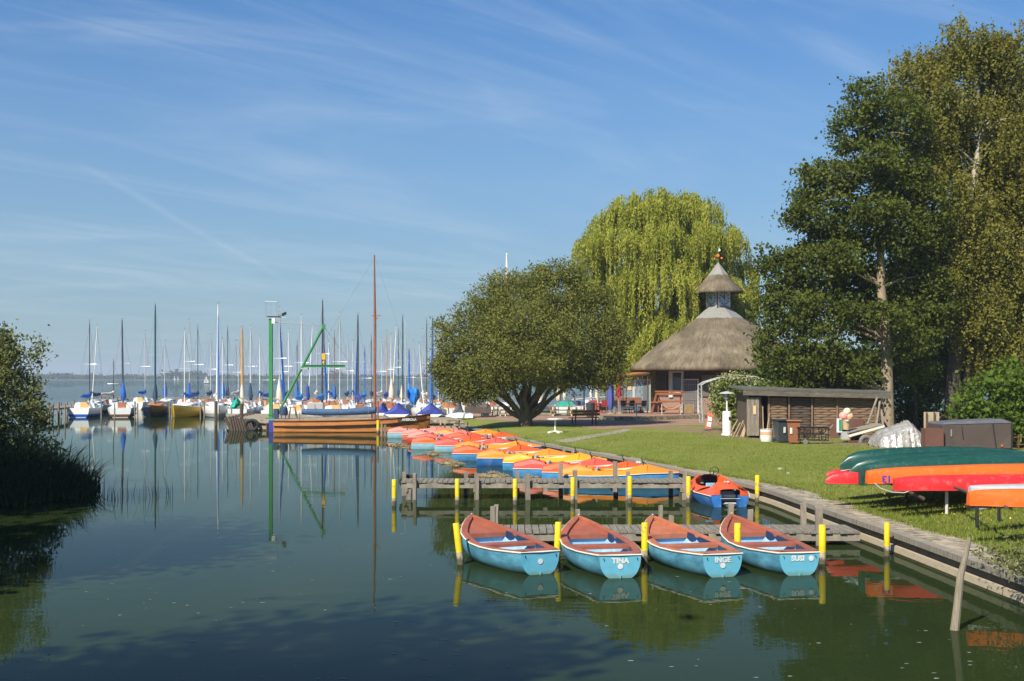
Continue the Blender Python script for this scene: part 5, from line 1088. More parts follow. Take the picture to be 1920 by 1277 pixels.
S(437, Y1+1.5, 'small white boat half under a teal tarpaulin', 'bow', 4.8, 1.9, 'white', 'grey_hull', 'white', 'door_tan', 443, 640, 'cable', mr=.02, cover=None, rot=35, spreaders=False)
S(454, Y1-3, 'sailing boat with varnished wooden mast topped by a ladder of black marks', 'stern', 6, 2.2, 'white', 'navy', 'white', 'door_wood', 454, 615, 'mast_tan', mr=.12, cover='para_white', rot=6, spreaders=False)
S(474, Y1+3, 'white sailing boat with pinkish tall door beside the green crane post', 'stern', 6.2, 2.4, 'white', 'grey_hull', 'white', 'door_wood', 470, 612, 'alu', mr=.08, cover='navy_cover')
S(500, Y1+6, 'white sailing boat hidden behind the green crane post', 'stern', 6, 2.2, 'white', 'royal_hull', 'white', 'door_tan', 505, 660, 'mast_dark', cover='blue_cover')
# right of the crane, behind the concrete jetty
S(519, 97, 'white sailing boat with thin silver mast just right of the crane post', 'stern', 6, 2.3, 'white', 'navy', 'white', 'door_tan', 524, 578, 'alu', cover='para_white', sail='blue_cover')
S(548, 104, 'white sailing boat behind the blue winch of the crane', 'stern', 6, 2.3, 'white', 'navy', 'white', 'door_wood', 528, 628, 'alu', cover='blue_cover')
S(566, 95, 'white cruiser with short teal sail cover behind the crane jib', 'stern', 6.4, 2.5, 'white', 'navy', 'white', 'door_tan', 565, 592, 'mast_white', cover='sky_cover')
S(580, 108, 'white sailing boat with leaning white mast behind the hanging crane beam', 'stern', 6, 2.3, 'white', 'navy', 'white', 'door_wood', 586, 609, 'mast_white', cover='royal_cover')
S(604, 97, 'sailing boat with tall dark mast and blue furled jib behind the crane hook', 'stern', 6.4, 2.3, 'white', 'navy', 'cabin_wood', 'door_tan', 605, 563, 'mast_dark', mr=.08, cover='sky_cover', sail='blue_cover')
S(622, 112, 'sailing boat with reddish mast left of the arched cabin boat', 'stern', 6, 2.2, 'white', 'navy', 'cabin_wood', 'door_wood', 627, 622, 'mast_brown', cover='blue_cover')
S(640, 94, 'white motor sailer with arched windscreen and tan doors', 'stern', 6.4, 2.8, 'white', 'navy', 'white', 'door_tan', 637, 588, 'alu', cover=None, free=.85)
S(672, 96, 'sailing boat with navy boom cover and blue sail rolled beside its dark mast', 'stern', 6.2, 2.4, 'white', 'navy', 'white', 'door_wood', 671, 590, 'mast_dark', mr=.08, cover='royal_cover', ctype='boom', sail='blue_cover', rot=12)
S(688, 104, 'white sailing boat with blue cover under the barge mast', 'stern', 6, 2.3, 'white', 'navy', 'white', 'door_wood', 684, 650, 'blue_cover', cover='sky_cover', ctype='boom')
S(697, 118, 'sailing boat with thin dark mast left of the barge mast', 'bow', 6, 2.2, 'white', 'navy', 'white', 'door_wood', 696, 628, 'mast_dark', cover='navy_cover')
S(709, 108, 'varnished wooden cabin boat behind the barge mast', 'stern', 6, 2.6, 'varnish', 'navy', 'cabin_wood', 'cabin_wood', 725, 622, 'mast_tan', cover='royal_cover', ctype='boom', free=.9)
S(736, 102, 'sailing boat with pale leaning mast above the left blue tent cover', 'stern', 6, 2.3, 'white', 'navy', 'cabin_wood', 'door_wood', 743, 612, 'mast_white', cover='para_white')
S(752, 110, 'white sailing boat with dark petrol mast and pink fender', 'bow', 6.4, 2.3, 'white', 'navy', 'white', 'door_wood', 755, 592, 'mast_green', mr=.07, cover='para_white')
S(768, 120, 'sailing boat with short blue wrapped mast', 'stern', 6, 2.3, 'white', 'navy', 'white', 'door_wood', 767, 655, 'blue_cover', cover='sky_cover', mr=.09)
S(783, 98, 'white sailing boat under the big bright blue tarpaulin', 'bow', 6.2, 2.4, 'white', 'navy', 'white', 'door_wood', 786, 645, 'mast_white', cover='para_white')
S(798, 106, 'white sailing boat with dark mast and heap of white sails', 'stern', 6.4, 2.4, 'white', 'navy', 'white', 'black', 800, 600, 'mast_dark', cover='para_white', ctype='boom')
S(813, 96, 'sailing boat with dark mast and long blue furled jib left of the round tree', 'bow', 6.3, 2.3, 'white', 'navy', 'white', 'door_wood', 811, 596, 'mast_green', mr=.075, cover='royal_cover', sail='blue_cover')
S(851, 104, 'sailing boat with white raised sail half hidden by the round tree', 'stern', 6, 2.3, 'white', 'navy', 'cabin_wood', 'door_wood', 846, 640, 'mast_white', cover='para_white')
S(878, 108, 'white sailing boat behind the left branches of the round tree', 'stern', 6, 2.3, 'white', 'navy', 'white', 'door_wood', 880, 620, 'alu', cover='para_white')
S(950, 101, 'sailing yacht whose very tall white mast tops the round tree', 'bow', 8, 2.6, 'white', 'navy', 'white', 'door_wood', 950.5, 474, 'mast_white', mr=.13, cover='para_white', sail='ped_red')
S(925, 112, 'white sailing boat seen between the left stems of the round tree', 'stern', 6, 2.3, 'white', 'navy', 'white', 'door_wood', 925, 640, 'alu', cover='para_white')
S(1010, 110, 'white boat with blue stripe just right of the round tree trunk', 'bow', 6, 2.4, 'white', 'royal_hull', 'white', 'door_wood', 1015, 640, 'alu', cover='para_white')
S(1056, 108, 'sailing boat with teal tent cover behind the picnic tables', 'stern', 6, 2.4, 'white', 'navy', 'teal_tarp', 'teal_tarp', 1058, 650, 'alu', cover='para_white')
S(1078, 112, 'sailing boat with navy blue tent cover behind the picnic tables', 'stern', 6, 2.4, 'white', 'navy', 'navy_cover', 'navy_cover', 1076, 650, 'alu', cover='navy_cover', ctype='boom')
S(1106, 116, 'white sailing boat seen left of the folded blue parasol', 'bow', 6, 2.3, 'white', 'navy', 'white', 'door_wood', 1109, 640, 'mast_white', cover='para_white')
S(1128, 108, 'red and white sailing boat left of the folded blue parasol', 'bow', 5.5, 2.1, 'ped_red', 'navy', 'white', 'door_wood', 1122, 670, 'mast_white', cover='para_white')
extra = [(205,118,'thin masted white boat behind the second boat from the left',213,676,'mast_dark'),(318,124,'white boat seen in the gap between navy and yellow boats',309,640,'alu'),(395,122,'white boat seen left of the tall white mast',395,628,'alu'),(416,120,'white boat seen right of the tall white mast',417,635,'mast_white'),(446,126,'white boat behind the wooden mast on its left',447,640,'alu'),(487,118,'white boat with thin pale mast left of the crane post',487,632,'mast_white'),
 (540,122,'white boat with thin pale mast between crane post and jib, left one',541,618,'mast_white'),(556,126,'white boat with thin dark mast between crane post and jib, right one',557,640,'mast_dark'),(594,124,'white boat with pale mast just left of the crane hook',594,620,'alu'),(615,120,'white boat with pale mast just right of the crane hook',616,640,'mast_white'),(651,118,'white boat with grey mast right of the crane beam end',652,632,'alu'),(663,126,'white boat with pale mast further right of the crane beam',661,640,'mast_white'),(717,124,'white boat with grey mast right of the barge mast',716,636,'alu'),(733,120,'white boat with pale mast above the left royal blue tent',733,628,'mast_white'),(748,126,'white boat with petrol mast above the left royal blue tent',747,618,'mast_green'),(775,124,'white boat with pale mast behind the bright blue tarpaulin',775,640,'alu'),(792,122,'white boat with pale mast right of the bright blue tarpaulin',793,618,'alu'),(824,118,'white boat with pale mast beside the leftmost leaves of the round tree',822,650,'mast_white')]
for q_, (px, Y, lb, pxt, pyt, mm) in enumerate(extra): S(px, Y, lb, ('stern','bow')[q_ % 2], 5.8, 2.2, 'white', ('navy','royal_hull','rust')[q_ % 3], ('white','white','cabin_wood')[q_ % 3], 'door_wood', pxt, pyt, mm, cover=('para_white','blue_cover','navy_cover','sky_cover')[q_ % 4], ctype=('boom','mast')[q_ % 2], rot=(q_*7) % 20-10)
# teal tarpaulin draped on the small boat
tp = at(443, 760, Y1-2.2); t = thing('teal_tarpaulin', 'teal green tarpaulin draped from a boom down to the waterline', 'tarpaulin', tp)
q = lambda px, py, dy=0: at(px, py, Y1-2.2+dy)-tp
b = MB(); rows = []
A_ = [(441,745),(447,748),(455,756),(450,763)]; 
left = [(440,744),(437,752),(432,763),(425,775),(421,783),(418,790)]; right = [(448,748),(454,757),(449,764),(436,773),(428,778),(420,791)]
for k, (l_, r_) in enumerate(zip(left, right)):
    rows.append([q(l_[0]+(r_[0]-l_[0])*j/5, l_[1]+(r_[1]-l_[1])*j/5, .35*math.sin(j*1.9+k)) for j in range(6)])
b.loft(rows, False, False, False, True); b.build('tarpaulin_cloth', X['teal_tarp'], t, solid=.02)
# bright blue hanging tarpaulin
tp = at(776, 740, 92); t = thing('blue_tarpaulin', 'big bright blue tarpaulin hung between two masts', 'tarpaulin', tp)
q = lambda px, py, dy=0: at(px, py, 92+dy)-tp
rows = []
for k, (l_, r_, yy) in enumerate(((763,785,729),(763,787,738),(764,787,745),(768,782,752),(773,779,759))): rows.append([q(l_+(r_-l_)*j/8, yy+(1.5*math.sin(j*.9) if k == 0 else 0), .5*math.sin(j*.8+.3*k)) for j in range(9)])
b = MB(); b.loft(rows, False, False, False, True); b.build('tarpaulin_cloth', X['sky_cover'], t, solid=.02)
# dinghies under tent covers on the jetty
def covered_dinghy(px0, px1, pyt, pyb, Y, m, lb, masttop=None, zg=PZ):
    x0 = (px0-960)*Y/F; x1 = (px1-960)*Y/F; w = x1-x0; hh = (pyb-pyt)*Y/F; root = thing('covered_dinghy', lb, 'dinghy', ((x0+x1)/2, Y, zg), group='dinghies under tent covers on the jetty')
    b = MB(); w2 = w/2; L = 3.6
    rows = []
    for y, k, hk in ((0,1,.55),(.15,1.0,.9),(1.6,1.0,1.0),(2.8,.8,.8),(3.4,.5,.4)):
        rows.append([(-w2*k, y, .12), (-w2*k*.98, y, .22), (-w2*k*.55, y, hh*hk*.58), (-.04, y, hh*hk), (.04, y, hh*hk), (w2*k*.55, y, hh*hk*.56), (w2*k*.98, y, .22), (w2*k, y, .12)])
    b.loft(rows, False, True, True, False); b.build('tent_cover', X[m], root)
    b = MB(); b.loft([[(-w2*k*.95, y, .2), (-w2*k*.6, y, .02), (w2*k*.6, y, .02), (w2*k*.95, y, .2)] for y, k in ((-.02,1),(1.6,1),(2.8,.8),(3.6,.2))], False, True, False); b.build('hull', X['white'], root)
    if masttop:
        z = H-(masttop[1]-Y0)*(Y+2)/F-zg; lx = (masttop[0]-960)*(Y+2)/F-(x0+x1)/2; b = MB(); b.tube([(lx, 2, .1), (lx, 2, z)], [.04, .025], 6); b.build('mast', X[masttop[2]], root)
    return root
covered_dinghy(719, 768, 752, 778, 85, 'royal_cover', 'dinghy under a royal blue tent cover, the left one above the barge', (760, 600, 'alu'))
covered_dinghy(780, 831, 752, 778, 85, 'royal_cover', 'dinghy under a royal blue tent cover, the right one above the barge bow', None)
covered_dinghy(703, 726, 748, 772, 88, 'royal_cover', 'small dinghy under blue cover just right of the barge mast', None)
covered_dinghy(846, 872, 749, 778, 88, 'grey_cover', 'dinghy under a dark grey tent cover left of the round tree', None, .6)
# clutter on the jetty
t = thing('storage_cabinet', 'light grey metal cabinet on the jetty behind the blue boom cover', 'cabinet', at(592, 778, 86)); t.location.z = PZ
b = MB(); b.box((0,0,.5), (1.15,.7,1.0)); b.build('cabinet_body', X['grey_hull'], t, bevel=.03); b = MB(); b.box((0,-.37,.5), (.012,.03,.9)); b.box((.08,-.37,.55), (.03,.04,.12)); b.build('door_gap', X['black_metal'], t)
t = thing('trestle', 'small wooden trestle on the jetty right of the crane', 'trestle', at(549, 786, 82)); t.location.z = PZ
b = MB()
for sx_ in (-.22, .22):
    for sy_ in (-.2, .2): b.bar((sx_*1.3, sy_, 0), (sx_*.7, sy_*.3, .75), .05, .05)
b.bar((-.25,0,.78), (.25,0,.78), .08, .08); b.build('trestle_frame', X['wood_grey'], t)
# berth poles
PL = ['at the near end of the marina pier','left of the leftmost cruiser','right of the leftmost cruiser','left of the navy blue yacht, outer of a pair','left of the navy blue yacht, inner of a pair','touching the bow of the ochre yellow boat on its left','behind the ochre yellow boat on its left','right of the ochre yellow boat, outer of a pair','right of the ochre yellow boat, inner of a pair','between the white boat and the small boat with teal tarpaulin']
for i, (px, Y, pyt) in enumerate(((122,95,757),(190,101,755),(215,101,756),(253,100,752),(258,101,756),(322,101,752),(318,104,755),(376,101,754),(383,102,752),(434,97,765))):
    z = H-(pyt-Y0)*Y/F; b = MB(); b.tube([(0,0,-.4),(0,0,z)], .06, 8); o = b.build('berth_pole', X['wood_grey'], None, ((px-960)*Y/F, Y, 0)); setp(o, 'bleached wooden pole '+PL[i], 'mooring pole', 'berth poles between the left sailing boats')
for px, Y, t_ in ((405,87,752),(453,80,757)):
    z = H-(t_-Y0)*Y/F; b = MB(); b.tube([(0,0,-.4),(0,0,z)], .12, 8); o = b.build('berth_pole', X['wood_dark'], None, ((px-960)*Y/F, Y, 0)); setp(o, 'dark wet pole standing before the teal tarpaulin' if px == 405 else 'dark pole at the corner of the concrete jetty', 'mooring pole')
# far sails
def far_sail(px, pyb, pyt, lb, z0=0, wpx=4, two=True, grp='tiny white sails out on the lake'):
    Y = F*(H-z0)/(pyb-Y0); root = thing('distant_sailing_boat', lb, 'sailing boat', ((px-960)*Y/F, Y, 0), R(20), grp); h = (pyb-pyt)*Y/F; w = wpx*Y/F
    b = MB(); b.add([(0,0,h*.06),(0,0,h),(w*.55,0,h*.1)], [(0,1,2)]); b.build('mainsail', X['white'], root, solid=.05)
    if two: b = MB(); b.add([(-.05*w,0,h*.85),(-.05*w,0,h*.1),(-w*.4,0,h*.06)], [(0,1,2)]); b.build('jib', X['white'], root, solid=.05)
    b = MB(); b.loft([[(-w*.5,0,h*.07),(-w*.5,0,h*.07),(-w*.5,0,.0)],[(-w*.2,-h*.08,h*.06),(-w*.2,h*.08,h*.06),(-w*.2,0,-.1)],[(w*.3,-h*.08,h*.06),(w*.3,h*.08,h*.06),(w*.3,0,-.1)],[(w*.55,-h*.05,h*.06),(w*.55,h*.05,h*.06),(w*.55,0,0)]], True, True, True); b.build('hull', X['white'], root)
for px, pb_, pt_, w_, lb in ((327,713.6,704,4,'left one of two tiny white sails close together before the far shore'),(333,713.6,704,4,'right one of two tiny white sails close together before the far shore'),(386,719,704,11,'larger distant white sail left of the tall white mast'),(1075,721,703,7,'distant white sail seen right of the round tree trunk'),(1130,718,708,5,'distant white sail seen left of the folded blue parasol'),(1190,722,711,6,'distant white sail seen through the glass windbreak'),(1033,718,707,5,'small distant sail seen between round tree and white parasol')):
    far_sail(px, pb_, pt_, lb, wpx=w_)
# ================================================================ THATCHED PAVILION
PC = Vector((16.15, 94.0, .6)); TZ = .88       # centre, terrace floor height (world)
root = thing('thatched_pavilion', 'round thatched lakeside pavilion with clock turret above its conical roof', 'pavilion', PC)
z_ = lambda z: z-PC.z
def radial_uv(co):
    a = math.atan2(co.y, co.x); r = math.hypot(co.x, co.y); return (a*4.0, r*.9-co.z*.5)
b = MB(); n = 8; ph = R(22)
prof = [(7.12,4.06),(7.20,4.18),(7.16,4.36),(6.46,4.98),(5.42,5.78),(4.34,6.55),(3.28,7.28),(2.5,7.80),(1.98,8.08),(1.75,8.14)]
def rr8(r, a, k=.06): return r*(1-k*(1-abs(math.cos(4*(a-ph)))))   # softly eight-sided
NA = 96; rings = []
for r, z in prof: rings.append([(rr8(r, 2*math.pi*i/NA)*math.cos(2*math.pi*i/NA), rr8(r, 2*math.pi*i/NA)*math.sin(2*math.pi*i/NA), z_(z)+random.uniform(-.02, .02)) for i in range(NA)])
b.loft(rings, True, False, False, True); b.loft([rings[0], [(p[0]*.78, p[1]*.78, z_(4.0)) for p in rings[0]]], True, False, False, True)
o = b.build('thatch_roof', X['thatch'], root, ang=70, uv=radial_uv)
b = MB(); ringa = [(2.0,8.02),(1.96,8.14),(.86,8.98),(.86,9.1)]
b.lathe([(r, z_(z)) for r, z in ringa], n=8, ph=ph, smooth=False); b.build('roof_flashing', X['zinc'], root)
ca = R(-31)     # turret is a square box turned against the view
hwid = .69; rot = Matrix.Rotation(-ca, 4, 'Z')
b = MB(rot); b.box((0,0,z_(9.66)), (2*hwid,2*hwid,1.32)); tur = b.build('clock_turret', X['white_paint'], root)
for fi, fa in enumerate((0, 90, 180, 270)):
    Mf = rot @ Matrix.Rotation(R(fa), 4, 'Z') @ Matrix.Translation((0, -hwid-.012, z_(9.68)))
    b = MB(Mf @ Matrix.Rotation(R(90), 4, 'X')); b.lathe([(0,.0),(.57,0),(.58,.012),(0,.014)], n=28, smooth=False); d_ = b.build('clock_face', X['dial'], root)
    b = MB(Mf)
    for k in range(12):
        a = k*math.pi/6; l = .14 if k % 3 else .2; b.box((math.sin(a)*.46, -.02, math.cos(a)*.46), (.055, .012, l), ry=a)
    b.build('hour_marks', X['navy'], d_)
    b = MB(Mf)
    for a, l, w_ in ((R(-60), .46, .05), (R(-4), .30, .065)): b.bar((-math.sin(a)*.1, -.03, -math.cos(a)*.1), (math.sin(a)*l, -.03, math.cos(a)*l), .012, w_, up=(0,0,1) if abs(math.cos(a)) < .9 else (1,0,0))
    b.build('clock_hands', X['black'], d_)
b = MB(rot)
for sx_ in (-1,1):
    for sy_ in (-1,1): b.box((sx_*hwid, sy_*hwid, z_(9.66)), (.07,.07,1.30))
b.build('corner_trim', X['wood_dark'], root)
prof2 = [(1.93,10.10),(1.97,10.18),(1.93,10.30),(1.30,10.90),(.95,11.30),(.78,11.52)]
NA2 = 64; rings = []
def rr4(r, a): k = (abs(math.cos(a+ca))**4+abs(math.sin(a+ca))**4)**(-.25); return r*(.90+.10*k/1.19)
for r, z in prof2: rings.append([(rr4(r, 2*math.pi*i/NA2)*math.cos(2*math.pi*i/NA2), rr4(r, 2*math.pi*i/NA2)*math.sin(2*math.pi*i/NA2), z_(z)+random.uniform(-.012,.012)) for i in range(NA2)])
b = MB(); b.loft(rings, True, False, False, True); b.loft([rings[0], [(p[0]*.5, p[1]*.5, z_(10.25)) for p in rings[0]]], True, False, False, False); b.build('turret_roof', X['thatch'], root, ang=70, uv=lambda co: (math.atan2(co.y, co.x)*1.6, math.hypot(co.x, co.y)-co.z*.5))
b = MB(); b.lathe([(.83,z_(11.46)),(.80,z_(11.54)),(.04,z_(12.50)),(0,z_(12.54))], n=8, ph=R(14), smooth=False); b.build('turret_cap', X['zinc'], root)
b = MB(); b.tube([(0,0,z_(12.45)),(0,0,z_(13.6))], .025, 5); b.box((0,0,z_(13.55)), (.34,.03,.03)); b.build('vane_rod', X['green_paint'], root)
b = MB(); b.lathe([(0,-.14),(.13,-.08),(.15,.03),(.08,.13),(0,.15)], (0,0,z_(13.02)), 10); b.lathe([(0,-.09),(.10,-.03),(.08,.07),(0,.1)], (.28,0,z_(12.84)), 8); b.lathe([(0,-.08),(.08,-.03),(.06,.05),(0,.08)], (-.28,0,z_(12.8)), 8); b.build('vane_figure', X['orange_plate'], root)
b = MB(); b.add([(0,0,z_(13.36)),(.06,-.02,z_(13.7)),(.2,0,z_(13.45))], [(0,1,2)]); b.build('vane_flag', X['white'], root, solid=.02)
# walls
X['upper'] = mat('eave_shade_brown', (.075,.05,.042), .85, .2, 3, (1,1,6))  # eave shadow put into the dark brown colour of the upper wall
Rw = 5.55; NW = 8; b = MB(); cor = [(Rw*math.cos(2*math.pi*i/NW+ph), Rw*math.sin(2*math.pi*i/NW+ph)) for i in range(NW)]
for i in range(NW):
    p, q = cor[i], cor[(i+1) % NW]; b.add([(p[0],p[1],z_(TZ)-.02),(q[0],q[1],z_(TZ)-.02),(q[0],q[1],z_(2.0)),(p[0],p[1],z_(2.0))], [(0,1,2,3)])
b.build('brick_wall', X['brick'], root, uv=lambda co: (math.atan2(co.y, co.x)*Rw, co.z))
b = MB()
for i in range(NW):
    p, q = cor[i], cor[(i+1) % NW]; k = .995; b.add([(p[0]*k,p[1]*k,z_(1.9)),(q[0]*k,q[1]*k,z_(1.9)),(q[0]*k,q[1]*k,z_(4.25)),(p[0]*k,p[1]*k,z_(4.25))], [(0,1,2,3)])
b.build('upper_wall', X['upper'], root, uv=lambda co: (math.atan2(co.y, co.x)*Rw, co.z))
b = MB(); b.lathe([(7.0, z_(4.08)), (5.4, z_(4.12))], n=32); b.build('soffit', X['wood_dark'], root)
# facade pieces facing the viewer, placed on the front faces of the octagon
def wallpt(px):  # intersection of the view ray column with the octagon wall (front)
    best = None
    for i in range(NW):
        p, q = Vector(cor[i]), Vector(cor[(i+1) % NW]); a = (px-960)/F
        # point on segment with (PC.x+x) = a*(PC.y+y)
        f = lambda v: (PC.x+v.x)-a*(PC.y+v.y); fa, fb = f(p), f(q)
        if fa*fb <= 0 and abs(fa-fb) > 1e-9:
            v = p.lerp(q, fa/(fa-fb)); t = (q-p).normalized(); nrm = Vector((v.x, v.y)).normalized()
            if best is None or v.y < best[0].y: best = (v, t, nrm)
    return best
def panel(b, px0, px1, z0, z1, dep=.04, out=.03):
    v0, v1 = wallpt(px0), wallpt(px1)
    a, c = v0[0]+v0[2]*out, v1[0]+v1[2]*out; n_ = (v0[2]+v1[2]).normalized()
    vs = []
    for p in (a, c):
        for o_ in (0, dep): w = p+n_*o_; vs += [(w.x, w.y, z_(z0)), (w.x, w.y, z_(z1))]
    b.add(vs, [(0,1,3,2),(2,3,7,6),(6,7,5,4),(4,5,1,0),(1,5,7,3),(0,2,6,4)])
win = MB(); panel(win, 1263, 1279, 2.35, 3.95); w1 = win.build('window', X['glass'], root)
for a_, c_, z0, z1 in ((1256, 1263, 2.0, 4.0), (1279, 1283, 2.4, 4.0)):
    b = MB(); panel(b, a_, c_, z0, z1, .10, .03); b.build('shutter', X['frame_white'], root)
b = MB(); panel(b, 1263, 1279, 3.88, 4.02, .12, .03); panel(b, 1263, 1279, 2.3, 2.4, .12, .03); b.build('window_frame', X['frame_white'], w1)
b = MB(); panel(b, 1281, 1310, TZ+.05, 3.32, .05, .06); dr = b.build('glazed_door', X['plaster'], root)
b = MB(); panel(b, 1279.5, 1281.5, TZ, 3.4, .10, .07); panel(b, 1281.5, 1310, 3.32, 3.40, .10, .07); panel(b, 1309, 1311, TZ, 3.4, .10, .07)
b.build('door_frame', X['frame_white'], dr)
b = MB()
for k in range(7): x = 1285+k*3.4; panel(b, x, x+.45, 1.2, 3.3, .03, .12)
for k in range(4): panel(b, 1282, 1309, 1.3+k*.55, 1.33+k*.55, .03, .125)
b.build('door_grille', X['steel'], dr)
for x0, x1, z0, z1 in ((1222,1250,2.1,3.9),(1316,1345,2.1,3.7),(1360,1390,2.1,3.7)):
    b = MB(); panel(b, x0, x1, z0, z1, .03, .03); b.build('wall_board', X['plaster'], root)
# terrace plinth
root = thing('terrace', 'raised paved terrace with pale concrete kerb before the pavilion', 'terrace', (14, 88, 0))
tp_ = [(W(px, py, .6).x, W(px, py, .6).y) for px, py in ((1118,786.5),(1160,789),(1215,788.5),(1270,786.5),(1330,784.5),(1420,783))]
b = wmb(root); poly = tp_+[(27, 96), (6.6, 96)]; b.prism(poly, .55, TZ-.02); b.build('kerb', X['concrete'], root)
b = wmb(root); ins = [(x+.02, y+.15) for x, y in tp_]+[(26.9, 95.9), (6.8, 95.9)]; b.prism(ins, TZ-.02, TZ-.004); b.build('floor', X['paving'], root)
# lean-to awning and glass windbreak left of the pavilion
Yg = 89.5; gx = lambda px: (px-960)*Yg/F; gzz = lambda py: H-(py-Y0)*Yg/F
root = thing('wooden_awning', 'flat wooden awning with ochre underside left of the pavilion', 'awning', (gx(1190), Yg, TZ))
b = wmb(root); b.add([(gx(1165),Yg-.6,gzz(706.5)),(gx(1216),Yg-.6,gzz(701)),(gx(1216),Yg+3,gzz(694)),(gx(1172),Yg+3,gzz(702))], [(0,1,2,3)]); b.build('awning_board', X['cabin_wood'], root, solid=.1)
b = wmb(root); b.bar((gx(1165),Yg-.65,gzz(706)),(gx(1216),Yg-.65,gzz(699.5)), .06, .12); b.build('fascia', X['wood_dark'], root)
for px in (1167, 1213): b = wmb(root); b.tube([(gx(px),Yg-.5,TZ),(gx(px),Yg-.5,gzz(706.5 if px < 1200 else 702))], .04, 6); b.build('post', X['wood_dark'], root)
root = thing('glass_windbreak', 'white framed glass windbreak with a pale notice beside the pavilion', 'windbreak', (gx(1190), Yg, TZ))
X['clear'] = mat('clear_glazing', (.5,.58,.6), .05, .02, 2, alpha=.18)
for x0, x1, y0, y1 in ((1168,1187,712,768),(1189,1219,712,772)):
    b = wmb(root); 
    b.bar((gx(x0),Yg,gzz(y0)),(gx(x1),Yg,gzz(y0)), .06,.08); b.bar((gx(x0),Yg,gzz(y1)),(gx(x1),Yg,gzz(y1)), .06,.08); b.bar((gx(x0),Yg,gzz(y1)),(gx(x0),Yg,gzz(y0)), .07,.06); b.bar((gx(x1),Yg,gzz(y1)),(gx(x1),Yg,gzz(y0)), .07,.06); f_ = b.build('frame', X['frame_white'], root)
    b = wmb(root); b.box(((gx(x0)+gx(x1))/2,Yg+.0,(gzz(y0)+gzz(y1))/2), (gx(x1)-gx(x0)-.08,.012,gzz(y0)-gzz(y1)-.08)); b.build('pane', X['clear'], f_)
b = wmb(root); b.box((gx(1180),Yg-.06,gzz(725)), (.30,.02,.52)); b.build('notice', X['cone'], root)
# tall wooden shelf bench (dark reddish) on the terrace
Yb2 = 86.5; bx = lambda px: (px-960)*Yb2/F
root = thing('stacked_benches', 'reddish brown wooden benches stacked like a high rack on the terrace', 'bench rack', (bx(1258), Yb2, TZ))
for px, tpx in ((1222,1233),(1276,1279)):
    for dy in (0, .5): b = wmb(root); b.bar((bx(px),Yb2+dy,TZ),(bx(tpx),Yb2+dy*.6+.1,2.55), .07,.09); b.build('leg', X['bench_wood'], root)
b = wmb(root); b.bar((bx(1234),Yb2+.1,TZ),(bx(1236),Yb2+.2,2.5),.06,.08); b.build('leg', X['bench_wood'], root)
for z0, x0, x1, hh in ((2.50,1229,1281,.10),(2.33,1231,1280,.16),(1.78,1234,1279,.14),(1.72,1221,1234,.10),(1.24,1238,1278,.18)):
    b = wmb(root); b.box(((bx(x0)+bx(x1))/2,Yb2+.2,z0), (bx(x1)-bx(x0),.55,hh)); b.build('shelf', X['bench_wood'], root)
t = thing('waste_basket', 'pale slatted crate below the pavilion door', 'crate', (bx(1292), Yb2+.4, TZ)); b = MB()
for k in range(7): b.box((-.33+k*.11,-.3,.33),(.05,.03,.62))
b.box((0,0,.3),(.66,.55,.56)); b.box((0,0,.64),(.72,.62,.05)); b.build('crate_body', X['dirt_wood'], t)
# rope posts on the terrace edge
for i, px in enumerate((1193.5, 1241, 1275.5)):
    p = W(px, 790 if i == 0 else 785, .6); b = MB(); b.tube([(0,0,0),(0,0,1.05)], .028, 6); o = b.build('rope_post', X['frame_white'], None, p)
    setp(o, ['slim white post standing alone before the terrace kerb', 'slim white rope post before the left end of the stacked benches', 'slim white rope post before the right end of the stacked benches'][i], 'post', 'slim rope posts along the terrace')
b = MB(); a_, c_ = W(1241,785,.6)+Vector((0,-.05,1.0)), W(1275.5,785,.6)+Vector((0,-.05,1.0)); b.tube([a_.lerp(c_, k/8)+Vector((0,0,-.32*math.sin(math.pi*k/8))) for k in range(9)], .018, 5); setp(b.build('barrier_rope', X['cone']), 'sagging rope between two slim posts before the stacked benches', 'rope')
# parasols
def parasol(px, Y, pyt, pyb, m, r, lb, foot=True, gy=TZ, skirt=False, pyfoot=None):
    s = F/Y; x = (px-960)/s; zt_ = H-(pyt-Y0)/s; zb = H-(pyb-Y0)/s; root = thing('folded_parasol', lb, 'parasol', (x, Y, gy))
    b = MB(); N_ = 16; rings = []
    for t, k in ((0,.62),(.03,.85),(.2,1.0),(.6,1.04),(.85,.95),(.97,.75),(1,.3)):
        z = zb+(zt_-zb)*t-gy; rings.append([((r*k*(1+.14*math.cos(5*a))*math.cos(a)), r*k*(1+.14*math.cos(5*a))*math.sin(a), z) for a in np.linspace(0, 2*math.pi, N_*2, False)])
    if skirt: rings = [[(x_*(1.9 if i == 0 else 1.35 if i == 1 else .9*(1-.11*i)), y_*(1.5 if i == 0 else 1.2 if i == 1 else .9*(1-.11*i)), z) for x_, y_, z in rg] for i, rg in enumerate(rings)]
    b.loft(rings, True, True, True, True); b.build('cloth', m, root)
    b = MB(); b.tube([(0,0,0),(0,0,zb-gy+.1)], .035, 8); b.build('pole', X['steel'], root)
    b = MB(); b.lathe([(0,0),(.32,0),(.30,.05),(.1,.09),(0,.12)], n=16); b.build('foot', X['concrete'], root)
    return root
parasol(1144.5, 86.5, 692, 768, X['para_blue'], .21, 'large folded blue parasol on the terrace edge')
parasol(1160, 87, 690, 743, X['para_red'], .20, 'folded red parasol beside the blue one', skirt=True)
parasol(1047, 93, 712, 752, X['para_white'], .20, 'folded cream parasol among the picnic tables', gy=.6)
